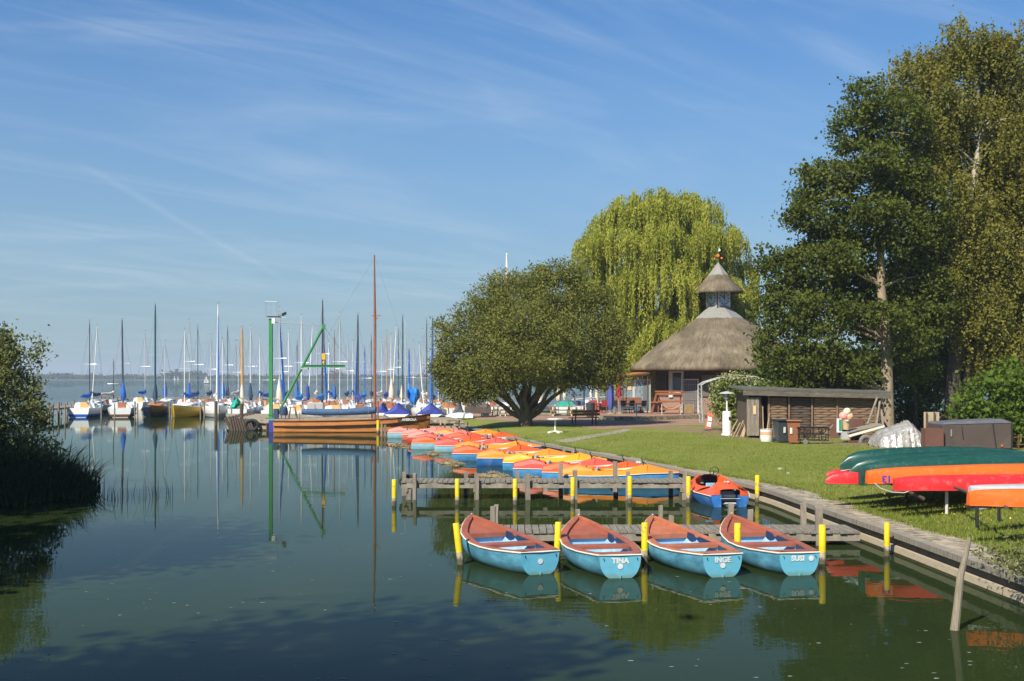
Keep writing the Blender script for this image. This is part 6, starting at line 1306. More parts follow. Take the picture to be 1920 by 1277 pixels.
b = MB(); b.tube([(0,0,0),(0,0,.4)], .19, 12); b.tube([(0,0,.02),(0,0,.06)], .2, 12); o = b.build('parasol_sleeve', X['para_red'], None, ((1144.5-960)*86.2/F, 86.2, TZ)); bpy.data.objects.remove(o)
# tables and chairs of the cafe
def chair(px, Y, m, lb, rz, gy=TZ, group='cafe chairs on the shaded terrace', src=None):
    loc = ((px-960)*Y/F, Y, gy)
    if src: return copy_tree(src, loc, rz, lb, group)
    root = thing('cafe_chair', lb, 'chair', loc, rz, group)
    b = MB(); b.box((0,0,.45), (.46,.46,.05)); b.build('seat', m, root); b = MB(); b.box((0,.24,.72), (.44,.04,.42), rx=-.12); b.build('backrest', m, root)
    for sx_ in (-.2,.2):
        for sy_ in (-.2,.2): b = MB(); b.tube([(sx_,sy_,.43),(sx_*1.1,sy_*1.1,0)], .018, 5); b.build('leg', X['black_metal'], root)
    for sx_ in (-.23,.23): b = MB(); b.bar((sx_,-.2,.64),(sx_,.22,.66),.04,.03); b.build('armrest', m, root)
    return root
c0 = chair(1112, 90, X['red_plastic'], 'red chair at the left end of the terrace', 2.8)
c1 = chair(1122, 89.4, X['red_plastic'], 'red chair second from the left on the terrace', 2.0, src=c0); chair(1131, 90.5, None, 'red chair just left of the folded blue parasol', 3.4, src=c0)
d0 = chair(1172, 88.5, X['black_metal'], 'black chair nearest to the folded red parasol', 2.4); chair(1182, 89.0, None, 'black chair left of the dark round table', 3.6, src=d0); chair(1204, 88.6, None, 'black chair right of the dark round table', -2.6, src=d0); chair(1153, 89.2, None, 'black chair half hidden behind the folded blue parasol', 2.9, src=d0)
def round_table(px, Y, m, lb, r=.55, gy=TZ, h=.74):
    root = thing('round_table', lb, 'table', ((px-960)*Y/F, Y, gy)); b = MB(); b.lathe([(0,h-.03),(r,h-.03),(r,h),(0,h)], n=20, smooth=False); b.build('tabletop', m, root)
    b = MB(); b.tube([(0,0,0),(0,0,h-.03)], .04, 8); b.build('pedestal', m, root); b = MB(); b.lathe([(0,0),(r*.55,0),(r*.5,.05),(0,.07)], n=14); b.build('foot', m, root); return root
round_table(1193, 88, X['black_metal'], 'dark round cafe table on the terrace before the windbreak', .7)
round_table(1125, 88.6, X['red_plastic'], 'red brown cafe table between the red chairs')
# long reddish bench against the windbreak
root = thing('terrace_bench', 'long reddish wooden bench with high back behind the dark tables', 'bench', ((1178-960)*89.2/F, 89.2, TZ))
b = MB(); b.box((0,0,.45), (2.0,.45,.06)); b.build('seat', X['bench_wood'], root); b = MB()
for k in range(3): b.box((0,.25,.66+k*.2), (2.0,.04,.16))
b.build('backrest', X['bench_wood'], root)
for sx_ in (-.9,.9): b = MB(); b.box((sx_,0,.22), (.07,.42,.44)); b.build('leg', X['bench_wood'], root)
# dark litter bin
t = thing('litter_bin', 'dark round litter bin at the left end of the terrace', 'litter bin', ((1107-960)*87/F, 87, .6)); b = MB(); b.lathe([(.25,0),(.30,.4),(.33,1.0)], n=16, cap0=True); b.build('bin_body', X['bin_grey'], t); b = MB(); b.lathe([(.35,.98),(.34,1.06),(.1,1.14),(0,1.14)], n=16); b.build('lid', X['bin_grey'], t)
# flag / deck chair clutter: signboard posts
for px, Y, z1, lb in ((1122,92,3.2,'brown wooden post left of the folded parasols'),(1137,93,2.9,'brown wooden post just left of the folded blue parasol'),(1095,93,3.0,'blue grey post behind the litter bin')):
    b = MB(); b.tube([(0,0,0),(0,0,z1)], .07, 7); setp(b.build('terrace_post', X['wood_grey' if px != 1095 else 'navy_cover'], None, ((px-960)*Y/F, Y, .6)), lb, 'post')
t = thing('handrail', 'pale metal handrail on the landing stage behind the terrace', 'handrail', ((1090-960)*94/F, 94, .6)); b = wmb(t)
hx = lambda px: (px-960)*94/F
b.tube([(hx(1072),94,1.75),(hx(1090),94,1.85),(hx(1140),94,2.0)], .03, 5)
for px in (1072,1090,1110,1138): b.tube([(hx(px),94,.6),(hx(px),94,1.85)], .025, 5)
b.build('rail', X['steel'], t)
# picnic tables
def picnic(px, Y, lb, rz, src=None):
    loc = ((px-960)*Y/F, Y, .6); g = 'picnic tables behind the round tree'
    if src: return copy_tree(src, loc, rz, lb, g)
    root = thing('picnic_table', lb, 'picnic table', loc, rz, g)
    b = MB()
    for k in range(5): b.box((0,-.3+k*.15,.74), (1.8,.14,.04))
    b.build('tabletop', X['wood_grey'], root)
    for sy_ in (-.65,.65): b = MB(); b.box((0,sy_-.07,.44), (1.8,.13,.04)); b.box((0,sy_+.07,.44), (1.8,.13,.04)); b.build('bench_seat', X['wood_grey'], root)
    for sx_ in (-.7,.7):
        b = MB(); b.bar((sx_,-.3,.72),(sx_,-.6,0),.07,.09); b.bar((sx_,.3,.72),(sx_,.6,0),.07,.09); b.bar((sx_,-.75,.4),(sx_,.75,.4),.05,.1); b.build('leg_frame', X['cone'], root)
    return root
p0 = picnic(918, 90, 'leftmost picnic table behind the round tree', .2)
for px, Y, lb in ((942,91.5,'second picnic table from the left, behind the round tree'),(966,90,'picnic table touching the round tree trunk on its left'),(1022,92,'picnic table just left of the cream parasol'),(1052,90.5,'picnic table under the cream parasol'),(1082,91.5,'rightmost picnic table, beside the litter bin')): picnic(px, Y, lb, random.uniform(-.3,.3), p0)
# kiosk-like covered box and white sign box left of the tree
t = thing('covered_trailer', 'boxy brown grey covered trailer left of the round tree', 'trailer', ((896-960)*88/F, 88, .6)); b = MB(); b.loft([[(-.95,-.7,.28),(.95,-.7,.28),(.95,.7,.28),(-.95,.7,.28)],[(-.95,-.7,.75),(.95,-.7,.75),(.95,.7,.75),(-.95,.7,.75)],[(-.7,-.6,1.05),(.75,-.6,1.02),(.75,.6,1.0),(-.7,.6,1.05)]], True, True, True, False); b.build('cover', X['box_brown'], t, bevel=.03)
for sx_ in (-.6,.6): b = MB(); b.tube([(sx_,-.66,.26),(sx_,-.5,.26)], .26, 14); b.build('wheel', X['rubber'], t)
t = thing('white_box', 'small white box standing left of the covered trailer', 'box', ((873-960)*89/F, 89, .6)); b = MB(); b.box((0,0,.4),(.5,.4,.8)); b.build('box_body', X['white_paint'], t, bevel=.02); b = MB(); b.box((.08,-.21,.5),(.16,.02,.22)); b.build('sticker', X['navy'], t)
t = thing('rowing_dinghy', 'small upturned dinghy lying beside the grass left of the round tree', 'dinghy', ((861-960)*86.5/F, 86.5, .6)); b = MB(); b.loft([[(x, -w_, 0),(x,-w_*.8,h_*.7),(x,0,h_),(x,w_*.8,h_*.7),(x,w_,0)] for x, w_, h_ in ((-1.0,.05,.12),(-.7,.35,.3),(0,.5,.4),(.8,.45,.36),(1.0,.4,.3))], False, True, True); b.build('hull', X['white'], t)
# park bench and round white table on the lawn
p = G(1095, 797); root = thing('park_bench', 'brown wooden park bench in the shade of the round tree', 'bench', p, R(205))
b = MB(); 
for k in range(3): b.box((0,-.18+k*.16,.45),(1.9,.13,.045))
b.build('seat', X['wood_brown'], root); b = MB()
for k in range(2): b.box((0,.27,.66+k*.18),(1.9,.04,.15), rx=-.15)
b.build('backrest', X['wood_brown'], root)
for sx_ in (-.7,.7):
    b = MB(); b.bar((sx_,-.2,.43),(sx_,-.24,0),.06,.06); b.bar((sx_,.2,.43),(sx_,.26,0),.06,.06); b.bar((sx_,.22,.4),(sx_,.3,.95),.05,.06); b.build('leg', X['wood_dark'], root)
p = G(1041, 812); root = thing('pedestal_table', 'white octagonal pedestal table on the small lawn', 'table', p)
b = MB(); b.lathe([(0,.70),(.40,.70),(.42,.73),(.42,.77),(0,.78)], n=8, ph=.3, smooth=False); b.build('tabletop', X['white_paint'], root)
b = MB(); b.tube([(0,0,.05),(0,0,.7)], .045, 10); b.build('pedestal', X['white_paint'], root)
for k in range(4): b = MB(); a = k*math.pi/2+.5; b.bar((.05*math.cos(a),.05*math.sin(a),.1),(.37*math.cos(a),.37*math.sin(a),.05),.10,.08); b.lathe([(0,0),(.09,0),(.08,.07),(0,.09)], (.37*math.cos(a),.37*math.sin(a),0), 8); b.build('foot', X['white_paint'], root)

# arched trellis with flowering vine
X['trellis'] = mat('weathered_grey_trellis', (.36,.37,.35), .7, .2, 4)
Yv = 66.0; vx = lambda px: (px-960)*Yv/F; vz = lambda py: H-(py-Y0)*Yv/F
root = thing('arched_trellis', 'white lattice trellis arch half buried in climbing vine', 'trellis', (vx(1340), Yv, .6))
pts = [(vx(1313),vz(792)),(vx(1311),vz(755)),(vx(1310),vz(722)),(vx(1318),vz(717)),(vx(1345),vz(709)),(vx(1375),vz(704)),(vx(1410),vz(707)),(vx(1440),vz(716))]
for yy in (Yv-1.0, Yv+.1):
    b = wmb(root); b.tube([(x,yy,z) for x, z in pts], .05, 5); b.build('arch_rail', X['trellis'], root)
b = wmb(root)
for k in range(len(pts)-1):
    n_ = 4 if k < 3 else 5
    for j in range(n_):
        x = pts[k][0]+(pts[k+1][0]-pts[k][0])*j/n_; z = pts[k][1]+(pts[k+1][1]-pts[k][1])*j/n_; b.bar((x,Yv-1.0,z),(x,Yv+.1,z),.05,.03)
b.build('rungs', X['trellis'], root)
base = Vector((vx(1378), Yv-1.2, .6)); rv = _R(); rv.location = base
bl = pblobs(rv, base.y, [(1372,735,34,32,0),(1365,765,28,32,0),(1395,770,24,34,0),(1405,735,30,24,0),(1350,745,16,40,0),(1425,725,22,12,0),(1378,715,30,16,0),(1385,795,26,20,0)], .75)
vt, P = tree('climbing_vine', 'bushy climbing vine with cream blossom over the trellis arch', 'vine', base, bl, ([(0,0,0),(.1,0,1.2),(0,0,2.2)], [.06,.05,.03]), LM['vine'], X['bark'], .15, 20, .22, 7.0, 10, rmin=.35)
bl2 = pblobs(rv, base.y-.1, [(1372,706,26,8,-.3),(1400,715,34,10,-.4),(1345,728,12,16,-.5),(1430,722,18,8,-.3),(1352,748,12,14,-.6)], .8)
C, tt_ = clumps(ell_pts(bl2, 4.5, .4), 9, .14, .8); leaf_obj('blossom', C, .10, .7, LM['blossom'], vt, .2, tint=tt_)
# ================================================================ YARD: shed, bins, trailer, canoes
X['roof_felt'] = mat('mossy_roof_felt', (.10,.10,.085), .9, .3, 2, bump=.02, bscale=8, dirt=(.16,.15,.07), damt=.6)
X['fascia'] = mat('dark_fascia_board', (.12,.10,.075), .85, .35, 3, (1,5,5), .004, 12, dirt=(.25,.21,.15), damt=.5)
Ysh = 57.7; hx2 = lambda px: (px-960)*Ysh/F; hz2 = lambda py: H-(py-Y0)*Ysh/F
root = thing('tool_shed', 'long low dark timber shed with flat felted roof', 'shed', (hx2(1530), Ysh, .6)); zb_ = .58
b = wmb(root); x0, x1 = hx2(1404), hx2(1652); D = 3.2
b.add([(x0,Ysh+.0,zb_),(x0,Ysh+D,zb_),(x0,Ysh+D,2.75),(x0,Ysh,2.75)], [(3,2,1,0)]); b.add([(x1,Ysh,zb_),(x1,Ysh+D,zb_),(x1,Ysh+D,2.75),(x1,Ysh,2.75)], [(0,1,2,3)]); b.add([(x0,Ysh+D,zb_),(x1,Ysh+D,zb_),(x1,Ysh+D,2.75),(x0,Ysh+D,2.75)], [(0,1,2,3)]); b.build('side_walls', X['wood_dark'], root)
b = wmb(root); nn_ = 9; b.loft([[(x0-.35+(x1-x0+.7)*k/nn_, Ysh-.45, 2.90-.02*k+random.uniform(-.02,.02)), (x0-.35+(x1-x0+.7)*k/nn_, Ysh+D+.5, 3.0-.02*k+random.uniform(-.02,.02))] for k in range(nn_+1)], False, False, False, False); b.build('roof', X['roof_felt'], root, solid=.10)
b = wmb(root); b.bar((x0-.36, Ysh-.42, 2.77), (x1+.36, Ysh-.42, 2.60), .05, .22); b.build('fascia_board', X['fascia'], root)
def slatwall(xa, xb, za, zb2, m, y=Ysh, step=.12, name='slat_panel', wave=1):
    b = wmb(root); n = int((zb2-za)/step)
    for i in range(n):
        z = za+(i+.5)*step; k = max(2, int((xb-xa)/.35)); rows = []
        for j in range(k+1):
            x = xa+(xb-xa)*j/k; off = .025*math.cos(math.pi*(j+i))*wave; rows.append([(x,y+off,z-step*.49),(x,y+off-.02,z),(x,y+off,z+step*.46)])
        b.loft(rows, False, False, False, False)
    b.build(name, m, root)
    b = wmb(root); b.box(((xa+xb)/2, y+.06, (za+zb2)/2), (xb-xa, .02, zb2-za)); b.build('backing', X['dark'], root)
X['slat_brown'] = mat('brown_lapped_slats', (.20,.125,.072), .8, .35, 3, (1,1,8), .004, 14, dirt=(.28,.22,.15), damt=.4, dscale=3)  # the slats' own brown, lighter than the dark old wood panels
slatwall(hx2(1443), hx2(1475), .62, 2.62, X['slat_brown']); slatwall(hx2(1483), hx2(1519), .62, 2.6, X['wood_dark']); slatwall(hx2(1526), hx2(1568), .62, 2.6, X['slat_brown']); slatwall(hx2(1570), hx2(1640), .62, 2.6, X['slat_brown']); slatwall(hx2(1643), x1-.02, .62, 2.6, X['wood_dark'])
for px in (1425,1441,1479,1522,1569,1641): b = wmb(root); b.box((hx2(px), Ysh-.04, 1.65), (.09,.09,2.15)); b.build('post', X['slat_brown'], root)
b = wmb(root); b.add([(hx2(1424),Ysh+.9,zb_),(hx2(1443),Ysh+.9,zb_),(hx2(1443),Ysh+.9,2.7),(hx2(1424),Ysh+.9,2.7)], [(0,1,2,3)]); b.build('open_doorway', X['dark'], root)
b = wmb(root); 
for k in range(3): b.bar((hx2(1402)+.2*k,Ysh-.25,.72),(hx2(1402)+.2*k,Ysh-.25,2.55),.185,.035)
dr = b.build('door', X['wood_grey'], root); b = wmb(root); b.box((hx2(1412.5),Ysh-.3,1.95),(.14,.02,.42)); b.build('door_notice', X['cone'], dr)
b = wmb(root); b.box((hx2(1587), Ysh-.1, 1.05), (1.6,.04,.95)); b.build('leaning_panel', X['board'], root)
# tools and boards leaning in and around the shed
def leaning(lst, name, lb, cat, m, w=.05, y=Ysh-.3):
    for i, (xa, ya, xb, yb) in enumerate(lst):
        t = at(xa, ya, y-.25); b = MB(); e = at(xb, yb, y+.1); b.bar((0,0,0), e-t, w, w*.6); o = b.build(name, m, None, t); setp(o, lb[i] if isinstance(lb, list) else lb, cat, None)
leaning([(1431,812,1430,762),(1437,814,1443,775)], 'garden_tool', ['light handled tool leaning in the shed doorway','second tool leaning in the shed doorway, tilted right'], 'tool', X['dirt_wood'], .045)
leaning([(1627,795,1645,745),(1643,800,1650,752),(1656,802,1652,768)], 'leaning_pole', ['grey pole leaning steeply left of the pale tree trunk','thick pale pole leaning beside the pale tree trunk','short board leaning against the pale tree trunk'], 'pole', X['wood_grey'], .09, 56.6)
p = G(1395, 822)
for k, (xa, xb, h_) in enumerate(((1388,1400,.9),(1393,1402,1.0),(1380,1394,.8),(1374,1388,.7),(1366,1383,.85))):
    y = 58.6-.1*k; t = at(xa, 0, y); t.z = .6; e = at(xb, 0, y+.3); e.z = .6+h_; b = MB(); b.bar((0,0,0), e-t, .14 if k < 2 else .06, .03); o = b.build('split_board', X['dirt_wood'], None, t); setp(o, ['widest rough split board leaning against the shed corner','second wide split board, leaning beside the shed corner','thin split stick in the middle of the pile left of the shed','thin split stick second from the left in the pile by the shed','leftmost thin split stick in the pile, nearest the patio heater'][k], 'board', 'rough boards piled between heater and shed')
# patio heater
p = G(1363, 816); root = thing('patio_heater', 'white patio heater with round reflector standing on the bare ground', 'patio heater', p)
hs = lambda py: (H-p.z)-(py-Y0)*p.y/F
b = MB(); b.lathe([(.30,0),(.28,.06),(.23,.07),(.225,.10),(.225,hs(772)-.03),(.20,hs(771)),(.03,hs(770.5))], n=20, cap0=True); b.build('gas_housing', X['white_paint'], root)
b = MB(); b.box((.10,-.215,hs(784)),(.10,.04,.14)); b.build('vent_opening', X['black'], root)
b = MB(); b.tube([(0,0,hs(771)),(0,0,hs(748))], .042, 10); b.build('pole', X['white_paint'], root)
b = MB(); b.lathe([(.06,hs(749)),(.17,hs(747)),(.17,hs(744)),(.13,hs(743)),(.14,hs(739)),(.06,hs(738))], n=16); b.build('burner', X['steel'], root)
b = MB(); b.lathe([(.40,hs(738)),(.36,hs(736.5)),(.10,hs(734)),(0,hs(733.5))], n=20); b.build('reflector', X['alu'], root)
# a-frame sign
p = G(1330, 803.5); root = thing('pavement_sign', 'leaning red and white pavement sign left of the patio heater', 'sign', p, R(0))
b = MB(); b.bar((-.06,0,0),(.13,.25,.86),.34,.03, up=(0,1,0)); b.build('sign_board', X['sign_red'], root)
b = MB(); b.bar((-.042,-.02,.10),(.022,.045,.37),.24,.03, up=(0,1,0)); b.bar((.03,.05,.42),(.085,.15,.66),.24,.03, up=(0,1,0)); b.build('printed_sheet', X['letter'], root)
# tub, bins, cart
p = G(1437, 828); root = thing('plastic_tub', 'whitish tub with orange label at the shed doorway', 'tub', p); b = MB(); b.lathe([(.25,0),(.29,.18),(.29,.55)], n=18, cap0=True); b.build('tub_body', X['white_paint'], root); b = MB(); b.lathe([(.293,.30),(.294,.46)], n=18); b.build('label', X['ice_peach'], root); b = MB(); b.tube([(.29*math.cos(a_),.29*math.sin(a_),.56) for a_ in np.linspace(0,2*math.pi,16,False)], .015, 5, closed=True); b.build('rim', X['grey_hull'], root)
def bin_(px, py, m, lb, rz, lid):
    p = G(px, py); root = thing('wheelie_bin', lb, 'wheelie bin', p, rz, 'wheeled bins before the shed')
    b = MB(); b.loft([[(-.22,-.25,.05),(.22,-.25,.05),(.22,.22,.05),(-.22,.22,.05)],[(-.29,-.33,.98),(.29,-.33,.98),(.29,.33,.98),(-.29,.33,.98)]], True, True, True, False); b.build('bin_body', m, root, bevel=.02)
    b = MB(); b.box((0,-.02,1.02),(.64,.76,.06)); b.box((0,.38,.98),(.56,.06,.06)); b.build('lid', m, root, bevel=.015)
    for sx_ in (-.24,.24): b = MB(); b.tube([(sx_,.26,.1),(sx_*1.15,.26,.1)], .1, 12); b.build('wheel', X['rubber'], root)
    b = MB(); b.box((-.12 if lid else .02,-.335,.58),(.10,.015,.26), rx=.08); b.build('sticker', X['letter'], root)
bin_(1465, 830, X['bin_grey'], 'anthracite grey wheelie bin before the shed', .15, False); bin_(1489, 832, X['bin_brown'], 'brown wheelie bin right of the grey one', -.25, True)
p = G(1527, 833); root = thing('rusty_cart', 'black two wheeled frame cart piled with scrap before the shed', 'cart', p)
b = MB()
for x in (-.7,-.35,0,.3,.6): b.tube([(x,0,.15),(x+random.uniform(-.05,.05),0,.72)], .02, 5); b.tube([(x,.4,.15),(x,.4,.68)], .02, 5)
for z in (.18,.45,.72): b.tube([(-.75,0,z),(.65,0,z-.02)], .02, 5); b.tube([(-.75,.4,z),(.65,.4,z)], .02, 5)
b.bar((-.75,.2,.74),(.65,.2,.74),.5,.02); b.build('frame', X['black_metal'], root)
b = MB()
for k in range(16): q = Vector((random.uniform(-.7,.5),random.uniform(0,.4),random.uniform(.2,.7))); b.tube([q,q+Vector((random.uniform(-.3,.3),random.uniform(-.1,.1),random.uniform(-.2,.2)))], .018, 5)
b.build('scrap', X['rust'], root); b = MB(); b.tube([(-.4,-.06,.11),(-.4,-.02,.11)], .11, 14); b.build('wheel', X['tyre'], root); b = MB(); b.tube([(.3,.1,.2),(.85,.1,.85)], .028, 6); b.build('drawbar', X['wood_grey'], root)
# utility trailer with ice cream figure
Yt2 = 53.2; tx = lambda px: (px-960)*Yt2/F; tz = lambda py: H-(py-Y0)*Yt2/F
root = thing('flatbed_trailer', 'old cream coloured flat trailer tilted with one dusty tyre showing', 'trailer', (tx(1620), Yt2, .6))
b = wmb(root)
for k in range(3): b.bar((tx(1592),Yt2+.1+k*.5,tz(818)),(tx(1659),Yt2+.1+k*.5,tz(799)),.14,.10)
b.build('side_rail', X['cream'], root); b = wmb(root); b.bar((tx(1590),Yt2+.7,tz(812)),(tx(1657),Yt2+.7,tz(796)),1.3,.04); b.build('bed', X['plank_grey'], root)
b = wmb(root); b.bar((tx(1592),Yt2+.2,tz(828)),(tx(1640),Yt2+.2,tz(828)),.08,.08); b.bar((tx(1578),Yt2+.5,tz(812)),(tx(1592),Yt2+.5,tz(812)),.1,.25); b.build('chassis', X['rust'], root)
b = wmb(root); b.box((tx(1587),Yt2+.3,tz(817)),(.35,.3,.35)); b.build('hitch_box', X['grey_hull'], root)
for i, dy in enumerate((0,1.3)):
    c = Vector((tx(1623),Yt2-.05+dy,tz(828.5))); b = wmb(root); b.tube([c+Vector((.235*math.cos(a_),0,.235*math.sin(a_))) for a_ in np.linspace(0,2*math.pi,22,False)], .09, 8, closed=True); w_ = b.build('tyre', X['tyre'], root); b = wmb(root); b.tube([c+Vector((0,-.03,0)),c+Vector((0,.03,0))], .16, 14); b.tube([c+Vector((0,-.06,0)),c+Vector((0,.0,0))], .05, 8); b.build('rim', X['box_brown'], w_)
fp = Vector((tx(1590), Yt2+.3, tz(806))); root = thing('ice_cream_figure', 'big plastic ice cream cone figure standing on the trailer', 'figure', fp)
b = MB(); b.lathe([(.13,0),(.20,.42),(.22,.46)], n=14, cap0=True, cap1=True); b.build('wafer_cone', X['cone'], root)
for x, y, z, r, m in ((-.13,-.02,.60,.20,'ice_pink'),(.14,.0,.58,.19,'ice_peach'),(.03,-.03,.80,.17,'ice_cream')):
    b = MB(); b.lathe([(r*math.sin(a_),-r*math.cos(a_)) for a_ in np.linspace(0,math.pi,9)], (x,y,z), 14); b.build('scoop', X[m], root)
b = MB(); b.lathe([(0,-.08),(.09,0),(0,.09)], (0,-.17,.38), 10); b.build('label_disc', X['dial'], root)
fp = Vector((tx(1576), Yt2+.2, tz(810))); root = thing('price_board', 'narrow green and white board left of the ice cream figure', 'sign', fp); b = MB(); b.box((0,0,.28),(.24,.04,.62)); b.build('board', X['letter'], root); b = MB(); b.box((.04,-.03,.3),(.12,.02,.5)); b.build('green_panel', X['kid_green'], root)
# silvery sheet over a heap
from mathutils import noise as mnoise
root = thing('covered_heap', 'bulky heap wrapped in shiny silvery plastic sheet', 'covered heap', ((1692-960)*50/F, 50, .6))
b = MB(); s50 = 50/F; prof3 = [(-44,.02),(-41,.36),(-34,.6),(-22,.74),(-8,.84),(8,.98),(19,1.1),(26,.98),(34,.78),(41,.45),(44,.02)]
rows = []
NJ = 18
for j in range(NJ+1):
    v = j/NJ; sc_ = math.sin(math.pi*(.12+.76*v))**.5; row = []
    for i in range(41):
        u = i/40*10; k = min(int(u), 9); f_ = u-k; px_ = prof3[k][0]*(1-f_)+prof3[k+1][0]*f_; z = (prof3[k][1]*(1-f_)+prof3[k+1][1]*f_)*sc_ if 0 < j < NJ else .0
        w = .16*mnoise.noise(Vector((px_*.16, j*.35, 0)))+.10*mnoise.noise(Vector((px_*.5, j*.7, 3)))
        row.append((px_*s50*(1+.05*(j == 0)), v*1.9-.2+w*(1 if j < NJ/2 else .4)-(.12 if j == 0 else 0), max(0, z+w*.5*(1 if 0 < j < NJ else 0))))
    rows.append(row)
b.loft(rows, False, False, False, True); b.build('plastic_sheet', X['foil'], root, ang=28)
# board with two rusty posts, dark trailer box
root = thing('upright_board', 'pale weathered board held by two rusty posts behind the plastic heap', 'board', ((1748-960)*49/F, 49, .6)); s_ = 49/F
b = MB(); b.box((0,.1,1.15),(.62,.04,.68)); b.build('board', X['pile_wood'], root)
for x in (-.22,.10): b = MB(); b.box((x,.02,.75),(.06,.06,1.45)); b.build('post', X['rust'], root)
root = thing('box_trailer', 'large dark brown boxy covered trailer behind the canoes', 'trailer', ((1828-960)*47.5/F, 47.5, .6)); sp_ = 47.5/F
b = MB(); xa, xb = (1764-1828)*sp_, (1893-1828)*sp_
b.loft([[(xa,-.2,.1),(xb,-.2,.1),(xb,1.7,.1),(xa,1.7,.1)],[(xa,-.2,1.05),(xb,-.2,1.12),(xb,1.7,1.12),(xa,1.7,1.05)]], True, True, True, False); b.build('box_body', X['box_brown'], root, bevel=.02)
b = MB(); b.loft([[(xa+.01,-.22,1.05),(xb+.02,-.22,1.12),(xb+.02,1.72,1.12),(xa,1.72,1.05)],[(xa+.1,-.1,1.12),(xb-.3,.0,1.26),(xb-.2,1.6,1.24),(xa+.1,1.6,1.12)]], True, False, True, False); b.build('cover_top', X['grey_cover'], root)
b = MB(); b.bar((xb-.75,-.22,1.1),(xb-.62,-.22,.15),.03,.04); b.bar((xa+.75,-.215,1.0),(xa+.82,-.215,.45),.02,.03); b.bar((xb,-.21,.1),(xb,-.21,1.12),.05,.05); b.build('strap', X['rubber'], root)
b = MB(); b.box((xa+.33,-.23,.72),(.05,.03,.28)); b.build('latch', X['steel'], root); b = MB(); b.box((xb-.4,-.23,.22),(.07,.03,.07)); b.build('side_marker', X['orange_plate'], root)
root2 = thing('small_brown_box', 'short reddish brown panel box at the left end of the dark trailer', 'box', ((1748-960)*47.3/F, 47.3, .6)); b = MB(); b.box((0,0,.45),(.72,.5,.9)); b.build('panel', X['board'], root2)
t = thing('wire_fence', 'low rusty tubular gate right of the dark trailer box', 'gate', ((1905-960)*48/F, 48, .6)); b = MB(); b.tube([(-.25,0,.5),(1.4,0,.55)], .03, 5); b.tube([(-.25,0,.2),(1.4,0,.25)], .03, 5); b.tube([(.1,0,0),(.1,0,.62)], .03, 5); b.build('rails', X['rust'], t)
# small stones on the lawn
for px, py, r in ((1463,880,.10),(1478,889,.06)):
    p = G(px, py); b = MB(); b.lathe([(r*1.2,-.01),(r,.03),(r*.4,.05),(0,.05)], n=9); setp(b.build('flat_stone', X['concrete'], None, p), 'small flat pale stone in the lawn beside the quay, %s' % ('the larger' if r > .08 else 'the smaller'), 'stone')

# ---- canoes on racks
def canoe(name, label, tip, end, Yt_, Ye, m, L_scale=1., B=.84, D_=.42, rock=.16, square=False, roll=0, lat=0, extra=None, dark=None):
    """upturned open canoe; tip/end: (px, py) of the gunwale line at both ends"""
    a = at(tip[0], tip[1], Yt_); c = at(end[0], end[1], Ye); d = (c-a); L = d.length; rz = math.atan2(d.y, d.x); pitch = -math.asin(d.z/L)
    root = thing(name, label, 'canoe', a, 0, 'upturned canoes and kayaks on the lawn rack'); root.rotation_euler = (R(roll), pitch, rz)
    T = [0,.012,.035,.08,.16,.3,.5,.7,.84,.92,.965,.988,1.0]
    w = lambda t: B/2*float(np.interp(t, [0,.035,.08,.16,.3,.5,.7,.84,.92,.965,1], [.02 if not square else .20,.22,.42,.68,.92,1,.92,.68,.42,.22,.02]))
    keel = lambda t: D_*float(np.interp(t, [0,.05,.16,.5,.84,.95,1], [.80 if square else .25,.93,.98,1.02,.98,.93,.25 if not square else .8]))
    gun = lambda t: -rock*(abs(t-.5)*2)**2.2*1.0       # ends dip towards the ground when upturned
    b = MB(); rows = []; NA_ = 10
    for t in T:
        row = []
        for i in range(-NA_, NA_+1):
            an = (1-abs(i)/NA_)*math.pi/2; sg = -1 if i < 0 else 1
            y = sg*w(t)*(max(math.cos(an), 0)**.55 if i else 0); z = gun(t)+(keel(t)-gun(t)*.35)*math.sin(an)**.8
            if i == 0: z += .012
            row.append((t*L, y, z))
        rows.append(row)
    b.loft(rows, False, True, True, True); b.build('hull', m, root, ang=50)
    b = MB()
    for sg in (-1, 1): b.tube([(t*L, sg*(w(t)+.004), gun(t)) for t in T], .012, 5)
    b.build('gunwale', dark or m, root)
    for t in (.30,.68): b = MB(); b.box((t*L,0,gun(t)+.05),(.22,w(t)*1.9,.02)); b.build('seat', X['wood_dark'], root)
    if extra: extra(root, L)
    return root
def logo(root, L):
    b = MB(); b.lathe([(0,0),(.055,0),(.055,.006),(0,.006)], n=16); o = b.build('round_emblem', X['letter'], root); o.rotation_euler = (R(90),0,0); o.location = (.12,-.16,.06)
    b = MB(); b.lathe([(.012,.0),(.036,.0),(.036,.004),(.012,.004)], n=12); o = b.build('emblem_ring', X['black'], root); o.rotation_euler = (R(90),0,0); o.location = (.12,-.168,.06)
def num13(root, L):
    text_mesh('13', .22, 'number', X['purple'], root, Matrix.Translation((.33,-.315,.10)) @ Matrix.Rotation(R(-13), 4, 'Z') @ Matrix.Rotation(R(90), 4, 'X') @ Matrix.Rotation(R(180), 4, 'Z'), bold=.012, extrude=.004)
canoe('canoe', 'dark green canoe at the back of the rack, its tip farthest left', (1576,866), (1945,864), 29.6, 30.4, X['canoe_green'], B=.88, D_=.36, rock=.22)
canoe('canoe', 'dark green canoe in the middle of the rack with a moulded keel line', (1592,880), (1968,874), 28.7, 29.4, X['canoe_green'], B=.88, D_=.38, rock=.22)
canoe('canoe', 'front dark green canoe with round white emblem at its tip', (1612,897), (1995,884), 27.9, 28.6, X['canoe_green'], B=.86, D_=.46, rock=.16, square=True, extra=logo)
